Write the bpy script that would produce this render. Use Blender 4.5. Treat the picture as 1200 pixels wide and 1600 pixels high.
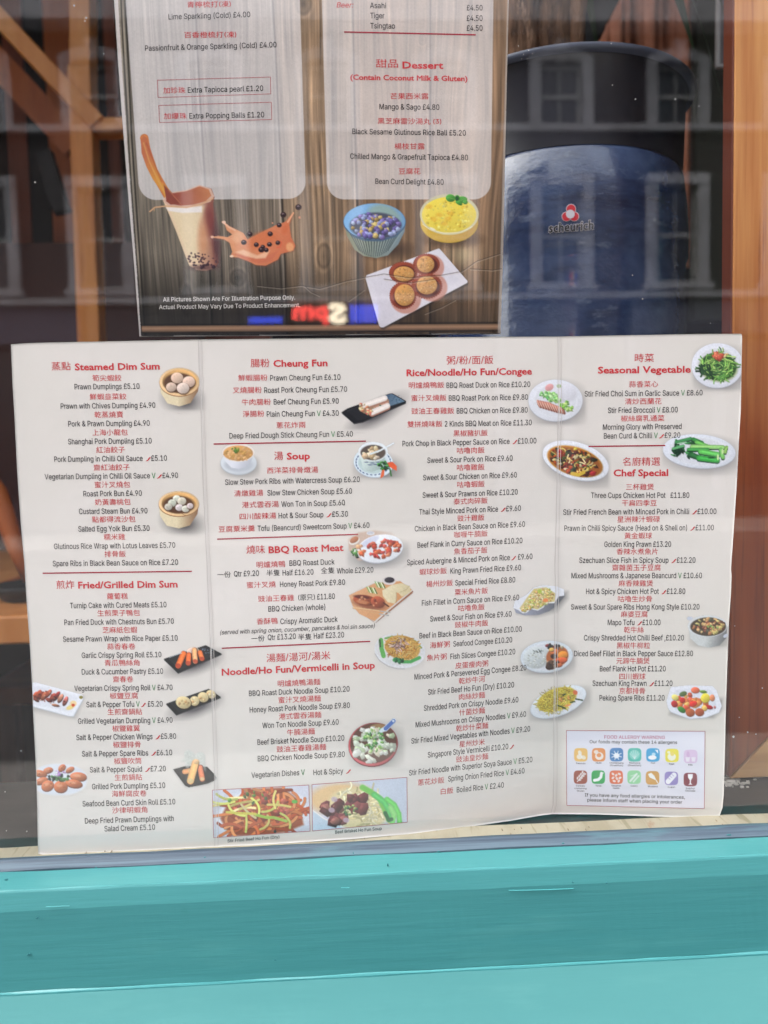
# A restaurant menu and a drinks poster standing in a shop window, seen from the street.
import bpy, math, random
import numpy as np
from mathutils import Matrix, Vector, geometry
from mathutils.noise import noise as pnoise

for _o in list(bpy.data.objects):
    bpy.data.objects.remove(_o)
SC = bpy.context.scene
COL = SC.collection
R = math.radians

# ------------------------------------------------------------------ camera
CAM = np.array([0.18725, -0.44925, -0.07027])
PITCH, YAW, ROLL, FPX = 0.06607, -0.04748, -0.02233, 1205.9     # FPX: focal length in pixels of a 1200 px wide frame
FWD = np.array([-math.sin(YAW)*math.cos(PITCH), math.cos(YAW)*math.cos(PITCH), -math.sin(PITCH)])
_r = np.array([math.cos(YAW), math.sin(YAW), 0.0])
_u = np.cross(_r, FWD)
RGT = math.cos(ROLL)*_r + math.sin(ROLL)*_u
UPV = -math.sin(ROLL)*_r + math.cos(ROLL)*_u
cd = bpy.data.cameras.new('camera')
cam = bpy.data.objects.new('camera', cd)
COL.objects.link(cam)
cam.matrix_world = Matrix(((RGT[0], UPV[0], -FWD[0], CAM[0]), (RGT[1], UPV[1], -FWD[1], CAM[1]),
                           (RGT[2], UPV[2], -FWD[2], CAM[2]), (0, 0, 0, 1)))
cd.sensor_fit = 'HORIZONTAL'
cd.sensor_width = 36
cd.lens = 36*FPX/1200
cd.clip_start, cd.clip_end = 0.01, 300
cd.dof.use_dof = True
cd.dof.focus_distance = 0.47
cd.dof.aperture_fstop = 9.5
SC.camera = cam

# ------------------------------------------------------------------ sky and sun
SUN_EL, SUN_AZ = R(52), R(276)          # azimuth clockwise from +Y (the shop side); a veiled sun high over the street
w = bpy.data.worlds.new("World")
SC.world = w
w.use_nodes = True
nt = w.node_tree
sky = nt.nodes.new('ShaderNodeTexSky')
sky.sky_type = 'NISHITA'
sky.sun_disc = False
sky.sun_elevation, sky.sun_rotation = SUN_EL, SUN_AZ
sky.air_density, sky.dust_density, sky.ozone_density = 1.0, 6.0, 1.0
bg = nt.nodes['Background']
bg.inputs[1].default_value = 0.15
hz = nt.nodes.new('ShaderNodeHueSaturation'); hz.inputs['Saturation'].default_value = 0.2     # thin bright overcast
nt.links.new(sky.outputs[0], hz.inputs['Color']); nt.links.new(hz.outputs[0], bg.inputs[0])
sl = bpy.data.lights.new('sun', 'SUN')
sl.energy, sl.angle, sl.color = 0.8, R(25), (1.0, 0.93, 0.86)
so = bpy.data.objects.new('sun', sl)
COL.objects.link(so)
_d = Vector((math.sin(SUN_AZ)*math.cos(SUN_EL), math.cos(SUN_AZ)*math.cos(SUN_EL), math.sin(SUN_EL)))
so.rotation_euler = _d.to_track_quat('Z', 'Y').to_euler()
so.location = _d*20
SC.view_settings.view_transform = 'Standard'
SC.view_settings.look = 'None'
SC.view_settings.exposure = 2.64
SC.cycles.max_bounces = 8
SC.cycles.transparent_max_bounces = 12

# ------------------------------------------------------------------ helpers
def lin(c):
    c = np.asarray(c, float)/255.0
    return np.where(c <= 0.04045, c/12.92, ((c+0.055)/1.055)**2.4)

def P(px, py, y):
    """Where the line of sight through photo pixel (px, py) meets the upright plane Y = y."""
    px, py = np.asarray(px, float), np.asarray(py, float)
    d = FWD[:, None] + RGT[:, None]*((px.ravel()-600)/FPX) - UPV[:, None]*((py.ravel()-800)/FPX)
    t = (np.asarray(y, float).ravel()-CAM[1])/d[1]
    return (CAM[:, None] + d*t).T

def P1(px, py, y):
    return tuple(P([px], [py], y)[0])

def Pz(px, py, z):
    """Same for the level plane Z = z."""
    d = FWD + RGT*((px-600)/FPX) - UPV*((py-800)/FPX)
    t = (z-CAM[2])/d[2]
    return tuple(CAM+d*t)

def tag(o, label=None, cat=None, group=None, kind=None):
    if label: o['label'] = label
    if cat: o['category'] = cat
    if group: o['group'] = group
    if kind: o['kind'] = kind
    return o

def link(name, me, mats=(), parent=None):
    o = bpy.data.objects.new(name, me)
    COL.objects.link(o)
    for m in (mats if isinstance(mats, (list, tuple)) else [mats]):
        if m: me.materials.append(m)
    if parent: o.parent = parent
    return o

def empty(name, loc=(0, 0, 0)):
    o = bpy.data.objects.new(name, None)
    COL.objects.link(o)
    o.location = loc
    return o

class MB:
    """Collects simple solids into one mesh."""
    def __init__(s): s.v, s.f, s.m = [], [], []
    def add(s, vs, fs, m=0):
        n = len(s.v)
        s.v += [tuple(map(float, v)) for v in vs]
        s.f += [tuple(n+i for i in f) for f in fs]
        s.m += [m]*len(fs)
        return s
    def box(s, x0, y0, z0, x1, y1, z1, m=0):
        x0, x1 = sorted((x0, x1)); y0, y1 = sorted((y0, y1)); z0, z1 = sorted((z0, z1))
        return s.add([(x0, y0, z0), (x1, y0, z0), (x1, y1, z0), (x0, y1, z0), (x0, y0, z1), (x1, y0, z1), (x1, y1, z1), (x0, y1, z1)],
                     [(0, 3, 2, 1), (4, 5, 6, 7), (0, 1, 5, 4), (1, 2, 6, 5), (2, 3, 7, 6), (3, 0, 4, 7)], m)
    def prism(s, poly, a, b, m=0):
        """poly: list of (x, z) outline points; from depth a to depth b (Y)."""
        n = len(poly)
        vs = [(x, a, z) for x, z in poly]+[(x, b, z) for x, z in poly]
        fs = [tuple(range(n)), tuple(range(2*n-1, n-1, -1))]+[(i, i+n, (i+1) % n+n, (i+1) % n) for i in range(n)]
        return s.add(vs, fs, m)
    def sweep_x(s, prof, x0, x1, nx=1, wob=0.0, seed=0, m=0, closed=True):
        """profile of (y, z) points drawn along X."""
        n = len(prof)
        vs = []
        for i in range(nx+1):
            x = x0+(x1-x0)*i/nx
            for k, (y, z) in enumerate(prof):
                q = pnoise((x*23, k*3.1+seed, 0))*wob if wob else 0
                vs.append((x, y+q*.5, z+q))
        fs = []
        for i in range(nx):
            for k in range(n if closed else n-1):
                a, b = i*n+k, i*n+(k+1) % n
                fs.append((a, b, b+n, a+n))
        if closed:
            fs += [tuple(range(n-1, -1, -1)), tuple(nx*n+k for k in range(n))]
        return s.add(vs, fs, m)
    def tube(s, pts, rad, n=10, m=0):
        pts = [Vector(p) for p in pts]
        vs = []
        for i, p in enumerate(pts):
            t = (pts[min(i+1, len(pts)-1)]-pts[max(i-1, 0)]).normalized()
            a = t.cross(Vector((0.1, 0.95, 0.3))).normalized(); b = t.cross(a)
            r = rad[i] if isinstance(rad, (list, tuple)) else rad
            for k in range(n):
                th = 2*math.pi*k/n
                vs.append(p+a*math.cos(th)*r+b*math.sin(th)*r)
        fs = [(i*n+k, i*n+(k+1) % n, (i+1)*n+(k+1) % n, (i+1)*n+k) for i in range(len(pts)-1) for k in range(n)]
        fs += [tuple(range(n-1, -1, -1)), tuple((len(pts)-1)*n+k for k in range(n))]
        return s.add(vs, fs, m)
    def beam(s, a, b, wd, dp, m=0):
        """square timber from a to b, wd wide across the view, dp deep."""
        a, b = Vector(a), Vector(b)
        t = (b-a).normalized(); q = Vector((0, 1, 0)); c = t.cross(q).normalized()
        vs = [p+c*i*wd/2+q*j for p in (a, b) for i, j in ((-1, 0), (1, 0), (1, dp), (-1, dp))]
        return s.add(vs, [(0, 1, 2, 3), (7, 6, 5, 4), (0, 4, 5, 1), (1, 5, 6, 2), (2, 6, 7, 3), (3, 7, 4, 0)], m)
    def lathe(s, prof, c, n=96, m=0, a0=0, a1=2*math.pi):
        k = len(prof)
        full = abs(a1-a0-2*math.pi) < 1e-6
        nn = n if full else n+1
        vs = [(c[0]+r*math.cos(a0+(a1-a0)*i/n), c[1]+r*math.sin(a0+(a1-a0)*i/n), c[2]+z) for i in range(nn) for r, z in prof]
        fs = [(i*k+j, ((i+1) % nn)*k+j, ((i+1) % nn)*k+j+1, i*k+j+1) for i in range(n) for j in range(k-1)]
        return s.add(vs, fs, m)
    def build(s, name, mats, parent=None, smooth=False, bevel=0.0):
        me = bpy.data.meshes.new(name)
        me.from_pydata(s.v, [], s.f)
        me.polygons.foreach_set('material_index', s.m)
        me.update()
        o = link(name, me, mats, parent)
        if smooth:
            me.polygons.foreach_set('use_smooth', [True]*len(me.polygons))
        if bevel:
            b = o.modifiers.new('bevel', 'BEVEL'); b.width = bevel; b.segments = 2; b.limit_method = 'ANGLE'
        return o

# ------------------------------------------------------------------ materials
def mat(name, col, rough=0.6, spec=0.5, metal=0.0, coat=0.0, noise=None, bump=None, emit=None):
    """noise: (colour2, scale xyz, detail, low, high); bump: (scale xyz, strength, distance)."""
    m = bpy.data.materials.new(name)
    m.use_nodes = True
    t = m.node_tree
    b = t.nodes['Principled BSDF']
    b.inputs['Base Color'].default_value = (*col, 1)
    b.inputs['Roughness'].default_value = rough
    b.inputs['Specular IOR Level'].default_value = spec
    b.inputs['Metallic'].default_value = metal
    b.inputs['Coat Weight'].default_value = coat
    b.inputs['Coat Roughness'].default_value = 0.08
    geo = t.nodes.new('ShaderNodeNewGeometry')
    def nz(scale, detail=4, rough_=0.6):
        mp = t.nodes.new('ShaderNodeMapping'); mp.inputs['Scale'].default_value = scale
        t.links.new(geo.outputs['Position'], mp.inputs['Vector'])
        n = t.nodes.new('ShaderNodeTexNoise'); n.inputs['Scale'].default_value = 1
        n.inputs['Detail'].default_value = detail; n.inputs['Roughness'].default_value = rough_
        t.links.new(mp.outputs[0], n.inputs['Vector'])
        return n
    prev = None
    for k, nn in enumerate(noise if isinstance(noise, list) else ([noise] if noise else [])):
        c2, scale, detail, lo, hi = nn
        n = nz(scale, detail)
        rp = t.nodes.new('ShaderNodeMapRange'); rp.inputs['From Min'].default_value = lo; rp.inputs['From Max'].default_value = hi
        t.links.new(n.outputs['Fac'], rp.inputs['Value'])
        mx = t.nodes.new('ShaderNodeMix'); mx.data_type = 'RGBA'
        t.links.new(rp.outputs[0], mx.inputs['Factor'])
        if prev is None: mx.inputs['A'].default_value = (*col, 1)
        else: t.links.new(prev, mx.inputs['A'])
        mx.inputs['B'].default_value = (*c2, 1)
        prev = mx.outputs['Result']
    if prev is not None: t.links.new(prev, b.inputs['Base Color'])
    if bump:
        scale, st, dist = bump
        n = nz(scale, 5)
        bp = t.nodes.new('ShaderNodeBump'); bp.inputs['Strength'].default_value = st; bp.inputs['Distance'].default_value = dist
        t.links.new(n.outputs['Fac'], bp.inputs['Height']); t.links.new(bp.outputs[0], b.inputs['Normal'])
    if emit:
        b.inputs['Emission Color'].default_value = (*emit[0], 1); b.inputs['Emission Strength'].default_value = emit[1]
    return m

def L(*c): return tuple(float(v) for v in lin(c))

def print_mat(name, rough=0.42):
    """Printed card: the paper's own colour with the ink held per vertex (colour, coverage)."""
    m = bpy.data.materials.new(name)
    m.use_nodes = True
    t = m.node_tree
    b = t.nodes['Principled BSDF']
    b.inputs['Roughness'].default_value = rough
    b.inputs['Specular IOR Level'].default_value = 0.35
    a = t.nodes.new('ShaderNodeAttribute'); a.attribute_name = 'ink'
    geo = t.nodes.new('ShaderNodeNewGeometry')
    mp = t.nodes.new('ShaderNodeMapping'); mp.inputs['Scale'].default_value = (9, 9, 9)
    n = t.nodes.new('ShaderNodeTexNoise'); n.inputs['Scale'].default_value = 1; n.inputs['Detail'].default_value = 6
    t.links.new(geo.outputs['Position'], mp.inputs['Vector']); t.links.new(mp.outputs[0], n.inputs['Vector'])
    mx0 = t.nodes.new('ShaderNodeMix'); mx0.data_type = 'RGBA'
    mx0.inputs['A'].default_value = (*PAPER, 1); mx0.inputs['B'].default_value = (*PAPER2, 1)
    rp = t.nodes.new('ShaderNodeMapRange'); rp.inputs['From Min'].default_value = .35; rp.inputs['From Max'].default_value = .65
    t.links.new(n.outputs['Fac'], rp.inputs['Value']); t.links.new(rp.outputs[0], mx0.inputs['Factor'])
    mx = t.nodes.new('ShaderNodeMix'); mx.data_type = 'RGBA'
    t.links.new(mx0.outputs['Result'], mx.inputs['A']); t.links.new(a.outputs['Color'], mx.inputs['B'])
    t.links.new(a.outputs['Alpha'], mx.inputs['Factor'])
    t.links.new(mx.outputs['Result'], b.inputs['Base Color'])
    n2 = t.nodes.new('ShaderNodeTexNoise'); n2.inputs['Scale'].default_value = 1; n2.inputs['Detail'].default_value = 3
    mp2 = t.nodes.new('ShaderNodeMapping'); mp2.inputs['Scale'].default_value = (28, 28, 28)
    t.links.new(geo.outputs['Position'], mp2.inputs['Vector']); t.links.new(mp2.outputs[0], n2.inputs['Vector'])
    bp = t.nodes.new('ShaderNodeBump'); bp.inputs['Strength'].default_value = 0.25; bp.inputs['Distance'].default_value = 0.002
    t.links.new(n2.outputs['Fac'], bp.inputs['Height']); t.links.new(bp.outputs[0], b.inputs['Normal'])
    return m

PAPER = tuple(lin((220, 212, 209)))
PAPER2 = tuple(lin((214, 207, 202)))
# ------------------------------------------------------------------ print shop: the food photographs printed on the cards
class Cv:
    """A small painter's canvas laid over the card; coordinates are print positions, colours 0-255."""
    def __init__(s, x0, y0, x1, y1, step=1.0, seed=1):
        s.nx, s.ny = int((x1-x0)/step)+1, int((y1-y0)/step)+1
        s.x0, s.y0, s.st = x0, y0, step
        s.X, s.Y = np.meshgrid(x0+np.arange(s.nx)*step, y0+np.arange(s.ny)*step)
        s.c = np.zeros((s.ny, s.nx, 3)); s.a = np.zeros((s.ny, s.nx))
        s.rng = np.random.RandomState(seed)
        s.clip = None
    def sl(s, x0, y0, x1, y1):
        i0 = max(0, int((x0-s.x0)/s.st)-1); i1 = min(s.nx, int((x1-s.x0)/s.st)+3)
        j0 = max(0, int((y0-s.y0)/s.st)-1); j1 = min(s.ny, int((y1-s.y0)/s.st)+3)
        if i1 <= i0 or j1 <= j0: return None
        return (slice(j0, j1), slice(i0, i1))
    def put(s, S, m, col):
        if s.clip is not None: m = m*s.clip[S]
        col = np.asarray(col, float)
        a = s.a[S]; na = m+a*(1-m)
        sa = np.where(na > 1e-6, na, 1)
        s.c[S] = (col*m[..., None]+s.c[S]*(a*(1-m))[..., None])/sa[..., None]
        s.a[S] = na
    def ell(s, cx, cy, rx, ry, col, al=1.0, ang=0, soft=0.8, lite=0.0, ld=(-.5, -.7)):
        """filled ellipse; lite: how much brighter towards ld and darker away from it."""
        R_ = max(rx, ry)+soft*2+1
        S = s.sl(cx-R_, cy-R_, cx+R_, cy+R_)
        if S is None: return s
        x, y = s.X[S]-cx, s.Y[S]-cy
        c_, s_ = math.cos(R(ang)), math.sin(R(ang))
        u, v = (x*c_+y*s_)/rx, (-x*s_+y*c_)/ry
        d = np.sqrt(u*u+v*v)
        m = np.clip(.5-(d-1)*min(rx, ry)/soft, 0, 1)*al
        c = np.asarray(col, float)*np.ones(x.shape+(1,))
        if lite:
            q = (x*ld[0]/rx+y*ld[1]/ry)*lite
            c = np.clip(c*(1+q[..., None]), 0, 255)
        s.put(S, m, c); return s
    def blur(s, cx, cy, rx, ry, col, al, ang=0, p=2.0):
        S = s.sl(cx-rx*1.6-ry, cy-ry*1.6-rx*.6, cx+rx*1.6+ry, cy+ry*1.6+rx*.6)
        if S is None: return s
        x, y = s.X[S]-cx, s.Y[S]-cy
        c_, s_ = math.cos(R(ang)), math.sin(R(ang))
        d = np.sqrt(((x*c_+y*s_)/rx)**2+((-x*s_+y*c_)/ry)**2)
        m = min(al*1.1, 1)*np.clip(1.38-d, 0, 1)**(p*.85)
        s.put(S, np.clip(m, 0, 1), np.asarray(col, float)*np.ones(x.shape+(1,))); return s
    def poly(s, pts, col, al=1.0, soft=0.8, grad=None):
        """filled polygon; grad: (colour2, x0, y0, x1, y1) blends to colour2 along that line."""
        pts = np.asarray(pts, float)
        mn, mx = pts.min(0)-soft-1, pts.max(0)+soft+1
        S = s.sl(mn[0], mn[1], mx[0], mx[1])
        if S is None: return s
        x, y = s.X[S], s.Y[S]
        ins = np.zeros(x.shape, bool); dd = np.full(x.shape, 1e9)
        for i in range(len(pts)):
            (ax, ay), (bx, by) = pts[i], pts[(i+1) % len(pts)]
            cond = ((ay > y) != (by > y))
            with np.errstate(divide='ignore', invalid='ignore'):
                xi = ax+(y-ay)*(bx-ax)/((by-ay) if by != ay else 1e-9)
            ins ^= cond & (x < xi)
            ex, ey = bx-ax, by-ay
            t = np.clip(((x-ax)*ex+(y-ay)*ey)/(ex*ex+ey*ey+1e-9), 0, 1)
            dd = np.minimum(dd, np.hypot(x-ax-t*ex, y-ay-t*ey))
        sd = np.where(ins, -dd, dd)
        m = np.clip(.5-sd/soft, 0, 1)*al
        c = np.asarray(col, float)*np.ones(x.shape+(1,))
        if grad:
            c2, gx0, gy0, gx1, gy1 = grad
            t = np.clip(((x-gx0)*(gx1-gx0)+(y-gy0)*(gy1-gy0))/((gx1-gx0)**2+(gy1-gy0)**2), 0, 1)[..., None]
            c = c*(1-t)+np.asarray(c2, float)*t
        s.put(S, m, c); return s
    def line(s, pts, w_, col, al=1.0, soft=0.8, lite=0.0):
        pts = np.asarray(pts, float)
        mn, mx = pts.min(0)-w_-1, pts.max(0)+w_+1
        S = s.sl(mn[0], mn[1], mx[0], mx[1])
        if S is None: return s
        x, y = s.X[S], s.Y[S]; dd = np.full(x.shape, 1e9); sg = np.zeros(x.shape)
        for i in range(len(pts)-1):
            (ax, ay), (bx, by) = pts[i], pts[i+1]
            ex, ey = bx-ax, by-ay
            t = np.clip(((x-ax)*ex+(y-ay)*ey)/(ex*ex+ey*ey+1e-9), 0, 1)
            d = np.hypot(x-ax-t*ex, y-ay-t*ey)
            dd = np.minimum(dd, d)
        m = np.clip(.5-(dd-w_/2)/soft, 0, 1)*al
        c = np.asarray(col, float)*np.ones(x.shape+(1,))
        if lite: c = np.clip(c*(1+lite*(1-2*dd/max(w_, .1)))[..., None], 0, 255)
        s.put(S, m, c); return s
    def noise(s, amt, x0=-1e9, y0=-1e9, x1=1e9, y1=1e9, blur=1):
        S = s.sl(max(x0, s.x0), max(y0, s.y0), min(x1, s.x0+s.nx*s.st), min(y1, s.y0+s.ny*s.st))
        n = s.rng.randn(*s.X[S].shape)
        for _ in range(blur):
            n = (n+np.roll(n, 1, 0)+np.roll(n, 1, 1)+np.roll(np.roll(n, 1, 0), 1, 1))/2.2
        s.c[S] = np.clip(s.c[S]*(1+.45*amt*n[..., None]), 0, 255); return s
    def inside(s, cx, cy, rx, ry, ang=0):
        while True:
            u, v = s.rng.uniform(-1, 1, 2)
            if u*u+v*v < 1: break
        c_, s_ = math.cos(R(ang)), math.sin(R(ang))
        return cx+u*rx*c_-v*ry*s_, cy+u*rx*s_+v*ry*c_
    def chunks(s, n, reg, size, cols, dark=.45, asp=(.5, 1), lite=.28, al=1):
        """n lumps of food scattered in the ellipse reg=(cx,cy,rx,ry,ang), each with its dark edge and lit side."""
        pts = sorted([s.inside(*reg) for _ in range(n)], key=lambda p: p[1])
        for (x, y) in pts:
            c = np.array(cols[s.rng.randint(len(cols))], float)*s.rng.uniform(.85, 1.12)
            r = s.rng.uniform(*size); r *= 1.22 if r >= 1.5 else 1; q = r*s.rng.uniform(*asp); an = s.rng.uniform(-70, 70)
            if r < 1.5:
                s.ell(x+.2, y+.4, r+.3, q+.3, c*dark, .5*al, an, 1.0)
                s.ell(x, y, r, q, np.clip(c, 0, 255), al, an, .9, lite)
                continue
            m = s.rng.randint(5, 8); th = np.sort(s.rng.uniform(0, 2*math.pi, m)+np.arange(m)*.02); rad = s.rng.uniform(.72, 1.18, m)
            th = (np.arange(m)+s.rng.uniform(-.3, .3, m))*2*math.pi/m
            c_, s_ = math.cos(R(an)), math.sin(R(an))
            pl = [(x+r*k*math.cos(t)*c_-q*k*math.sin(t)*s_, y+r*k*math.cos(t)*s_+q*k*math.sin(t)*c_) for t, k in zip(th, rad)]
            s.poly([(a+.3, b+.7) for a, b in pl], c*dark, .6*al, 1.5)
            s.poly(pl, np.clip(c*(1+lite*.7), 0, 255), al, 1.1, (np.clip(c*(1-lite*1.1), 0, 255), x-r*.5, y-q*.7, x+r*.4, y+q*.9))
            s.ell(x-r*.25, y-q*.35, r*.3, q*.25, np.clip(c*1.3+18, 0, 255), .45*al, an, 1.2)
        return s
    def strands(s, n, reg, ln, w_, cols, al=1, dark=.5, swirl=0.0):
        cx, cy = reg[0], reg[1]
        for _ in range(n):
            x, y = s.inside(*reg)
            th = s.rng.uniform(0, 2*math.pi) if not swirl else math.atan2((y-cy)/max(reg[3], 1), (x-cx)/max(reg[2], 1))+math.pi/2+s.rng.uniform(-.5, .5)
            k = s.rng.uniform(-.35, .35)
            pts = [(x, y)]
            for i in range(5):
                th += k
                x += math.cos(th)*ln/5; y += math.sin(th)*ln/5*.75
                pts.append((x, y))
            c = np.array(cols[s.rng.randint(len(cols))], float)*s.rng.uniform(.82, 1.12)
            s.line([(a+.4, b+.6) for a, b in pts], w_+.3, c*dark, .5*al)
            s.line(pts, w_, np.clip(c, 0, 255), al, .7)
        return s
    def plate(s, cx, cy, rx, ry, ang=0, col=(222, 222, 232), rim=.8, sh=1.0, well=(206, 206, 216)):
        """white china seen from above with its soft printed drop shadow."""
        if sh: s.blur(cx+rx*.10, cy+ry*.26, rx*1.03, ry*1.04, (92, 90, 96), .95*sh, ang, 1.3)
        s.ell(cx, cy+1.3, rx, ry, (170, 172, 182), 1, ang)
        s.ell(cx, cy, rx, ry, col, 1, ang, .9, .05)
        s.ell(cx+.3, cy+.3, rx*rim+.8, ry*rim+.8, (236, 236, 242), .6, ang, 2)
        s.ell(cx+.3, cy+.6, rx*rim, ry*rim, well, .7, ang, 2.5)
        return s
    def tray(s, pts, col=(24, 26, 28), hi=(70, 72, 78)):
        pts = np.array(pts, float); c = pts.mean(0)
        s.blur(c[0]+4, c[1]+9, np.ptp(pts[:, 0])*.47, np.ptp(pts[:, 1])*.36, (96, 92, 96), .95, math.degrees(math.atan2(pts[1][1]-pts[0][1], pts[1][0]-pts[0][0])), 1.3)
        s.poly(pts+[0, 1.6], (60, 60, 64)); s.poly(pts, col)
        q = c+(pts-c)*.82
        s.poly(q, np.array(col)+10, 1, 1.5)
        s.line([q[0], q[1]], .8, hi, .5); s.line([q[0], q[3]], .8, hi, .35)
        return s

def Z(x0, y0, k):
    """positions read off an enlargement k times the print, whose corner is (x0, y0)"""
    def f(*a):
        if len(a) == 2: return (x0+a[0]/k, y0+a[1]/k)
        return [(x0+a[i]/k, y0+a[i+1]/k) for i in range(0, len(a), 2)]
    return f

def steamer(cv, cx, cy, rx, ry, h, items, warm):
    cv.blur(cx+6, cy+h+4, rx*1.0, ry*1.0, (96, 92, 94), .95, 12, 1.3)
    body = [(cx-rx, cy), (cx-rx*.93, cy+h*.75), (cx-rx*.6, cy+h+ry*.45), (cx, cy+h+ry*.66), (cx+rx*.55, cy+h+ry*.42), (cx+rx*.93, cy+h*.62), (cx+rx, cy)]
    cv.poly(body, (224, 208, 176), 1, .9, ((128, 92, 68), cx-rx*.1, cy, cx+rx, cy))
    cv.ell(cx, cy+1.2, rx+.2, ry+.3, (150, 108, 72))
    cv.ell(cx, cy, rx, ry, (226, 190, 146), 1, 0, .8, .12, (-.7, .3))
    cv.ell(cx+.5, cy-.6, rx*.87, ry*.84, (196, 152, 98), 1, 0, .8, .25, (.5, -.8))
    cv.ell(cx-.5, cy+1.8, rx*.78, ry*.70, (92, 60, 42), 1, 0, 3)
    for (x, y, r, c) in items:
        cv.ell(x+.6, y+1.2, r+.6, r*.9+.6, (80, 54, 42), .8, 0, 1.6)
        cv.ell(x, y, r, r*.88, c, 1, 0, 1.0, .24)
        for _ in range(5):
            a, b = cv.inside(x, y, r*.6, r*.5)
            cv.ell(a, b, 1.3, .8, np.clip(np.array(c)*warm, 0, 255), .5, cv.rng.uniform(0, 180), 1)
    cv.line([(cx+rx*.18, cy+ry*.84), (cx+rx*.36, cy+ry*.98)], .8, (120, 78, 44), .8)
    cv.noise(.03)

def paint_menu_pictures():
    out = []
    def new(x0, y0, x1, y1, label, step=1.0, seed=1):
        c = Cv(x0, y0, x1, y1, step, seed); out.append((c, label)); return c
    # steamers
    c = new(242, 566, 326, 646, 'bamboo steamer of four round buns', seed=3)
    steamer(c, 280.4, 596.5, 31.3, 22, 24, [(276.7, 590.5, 9.6, (218, 186, 166)), (295, 596.5, 9.8, (224, 192, 176)), (267.6, 604.8, 8.2, (206, 180, 164)), (286, 606.5, 9.8, (216, 196, 186))], .9)
    c = new(242, 760, 326, 840, 'bamboo steamer of white dumplings', seed=4)
    steamer(c, 279.4, 786.8, 31.5, 19.5, 26, [(276, 779, 6, (214, 214, 202)), (269, 786, 6.5, (204, 206, 192)), (284, 783, 7, (210, 202, 186)), (263, 792, 6, (196, 190, 178)), (280, 793, 6, (216, 204, 206)), (290, 795, 6, (210, 208, 196)), (297, 790.5, 5, (214, 198, 200))], .82)
    # spring rolls on a black tray
    c = new(250, 1000, 356, 1066, 'fried spring rolls on a black tray', seed=5)
    z = Z(250, 990, 10.91)
    c.tray(z(60, 430, 780, 195, 1060, 345, 310, 670))
    for i in range(14):
        a, b = z(700+c.rng.uniform(-60, 230), 240+c.rng.uniform(0, 150)); c.ell(a, b, 1.1, .8, (110, 124, 150), .8)
    c.ell(*z(530, 290), 7, 4.5, (226, 196, 182), 1, -15, 1, .2)
    c.ell(*z(600, 270), 6, 3.5, (196, 170, 150), 1, 20, 1, .2)
    for (a, b, d, e, wd, col) in ((400, 340, 310, 545, 8.6, (214, 104, 48)), (490, 360, 480, 500, 7.8, (206, 98, 50)), (585, 280, 600, 470, 7.6, (222, 160, 112)), (680, 320, 715, 425, 7.2, (210, 110, 58))):
        c.line(z(a+6, b+8, d+8, e+10), wd+1.4, (60, 24, 18)); c.line(z(a, b, d, e), wd, col, 1, .9, .3)
        c.ell(*z(d, e), wd*.5, wd*.4, (176, 62, 44), .8, 20)
    c.line(z(160, 405, 370, 330), 1.5, (190, 196, 204), .7)
    c.noise(.06)
    # dumplings on a black tray
    c = new(250, 1068, 356, 1134, 'pan fried dumplings on a black tray', seed=6)
    z = Z(250, 1060, 10.91)
    c.tray(z(100, 430, 830, 175, 1045, 320, 280, 620))
    for (a, b, rx, ry, an) in ((870, 270, 7.8, 6.4, 25), (735, 320, 8.6, 7.8, 20), (590, 385, 7.4, 7.6, 25), (400, 410, 12, 9.6, 12)):
        x, y = z(a, b)
        c.ell(x+1, y+1.8, rx, ry, (44, 34, 26)); c.ell(x, y, rx, ry, (212, 192, 148), 1, an, 1, .22)
        c.chunks(6, (x, y, rx*.7, ry*.6, an), (1.2, 2.4), [(226, 208, 168), (190, 158, 112), (200, 150, 100)], .85, lite=.2, al=.75)
    c.noise(.05)
    # sliced duck on a white dish
    c = new(44, 1062, 138, 1128, 'sliced roast duck on an oblong white dish', seed=7)
    z = Z(40, 1050, 12)
    c.poly(z(150, 240, 1100, 470, 930, 900, 100, 720), (120, 116, 120), .5, 9)
    c.poly(z(60, 200, 200, 205, 1075, 435, 1085, 520, 905, 842, 800, 835, 60, 640), (196, 198, 208))
    c.poly(z(60, 190, 200, 195, 1070, 425, 1078, 500, 890, 825, 800, 820, 60, 620), (232, 232, 242))
    c.poly(z(60, 260, 200, 262, 980, 455, 850, 760, 60, 580), (216, 216, 228), .7, 3)
    for i, (a, b, l, wd, an, col) in enumerate(((180, 440, 9, 7, -62, (188, 84, 52)), (235, 420, 11, 7, -60, (160, 72, 50)), (290, 440, 10, 7, -58, (120, 50, 40)), (350, 440, 11, 7, -55, (176, 96, 66)), (420, 400, 10, 6, -50, (170, 84, 60)), (440, 520, 7, 6, 20, (124, 60, 54)), (500, 460, 9, 6, -50, (170, 70, 56)), (560, 470, 9, 6, -50, (96, 36, 36)), (590, 420, 8, 5, -48, (150, 48, 44)), (650, 490, 10, 6.5, -60, (190, 128, 104)), (740, 540, 10.5, 6.2, -65, (186, 104, 96)), (560, 620, 8, 3.5, 10, (166, 110, 84)), (200, 520, 6, 4, 30, (110, 54, 46)))):
        x, y = z(a, b)
        c.ell(x+.6, y+1, l*.75, wd*.55, (52, 20, 20), .9, an); c.ell(x, y, l*.72, wd*.48, col, 1, an, .8, .35)
    c.chunks(26, (*z(430, 470), 26, 9, 14), (.8, 1.8), [(90, 34, 30), (206, 150, 126), (150, 60, 46)], .7, al=.7)
    c.ell(*z(840, 660), 7, 3.4, (232, 206, 122), .9, -25, 1.5); c.ell(*z(895, 590), 5.2, 4.6, (238, 206, 150), .9, 0, 1.5)
    c.ell(*z(890, 622), 2.8, 2.4, (206, 84, 46)); c.ell(*z(1040, 475), 3, 2.6, (140, 128, 62))
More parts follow.
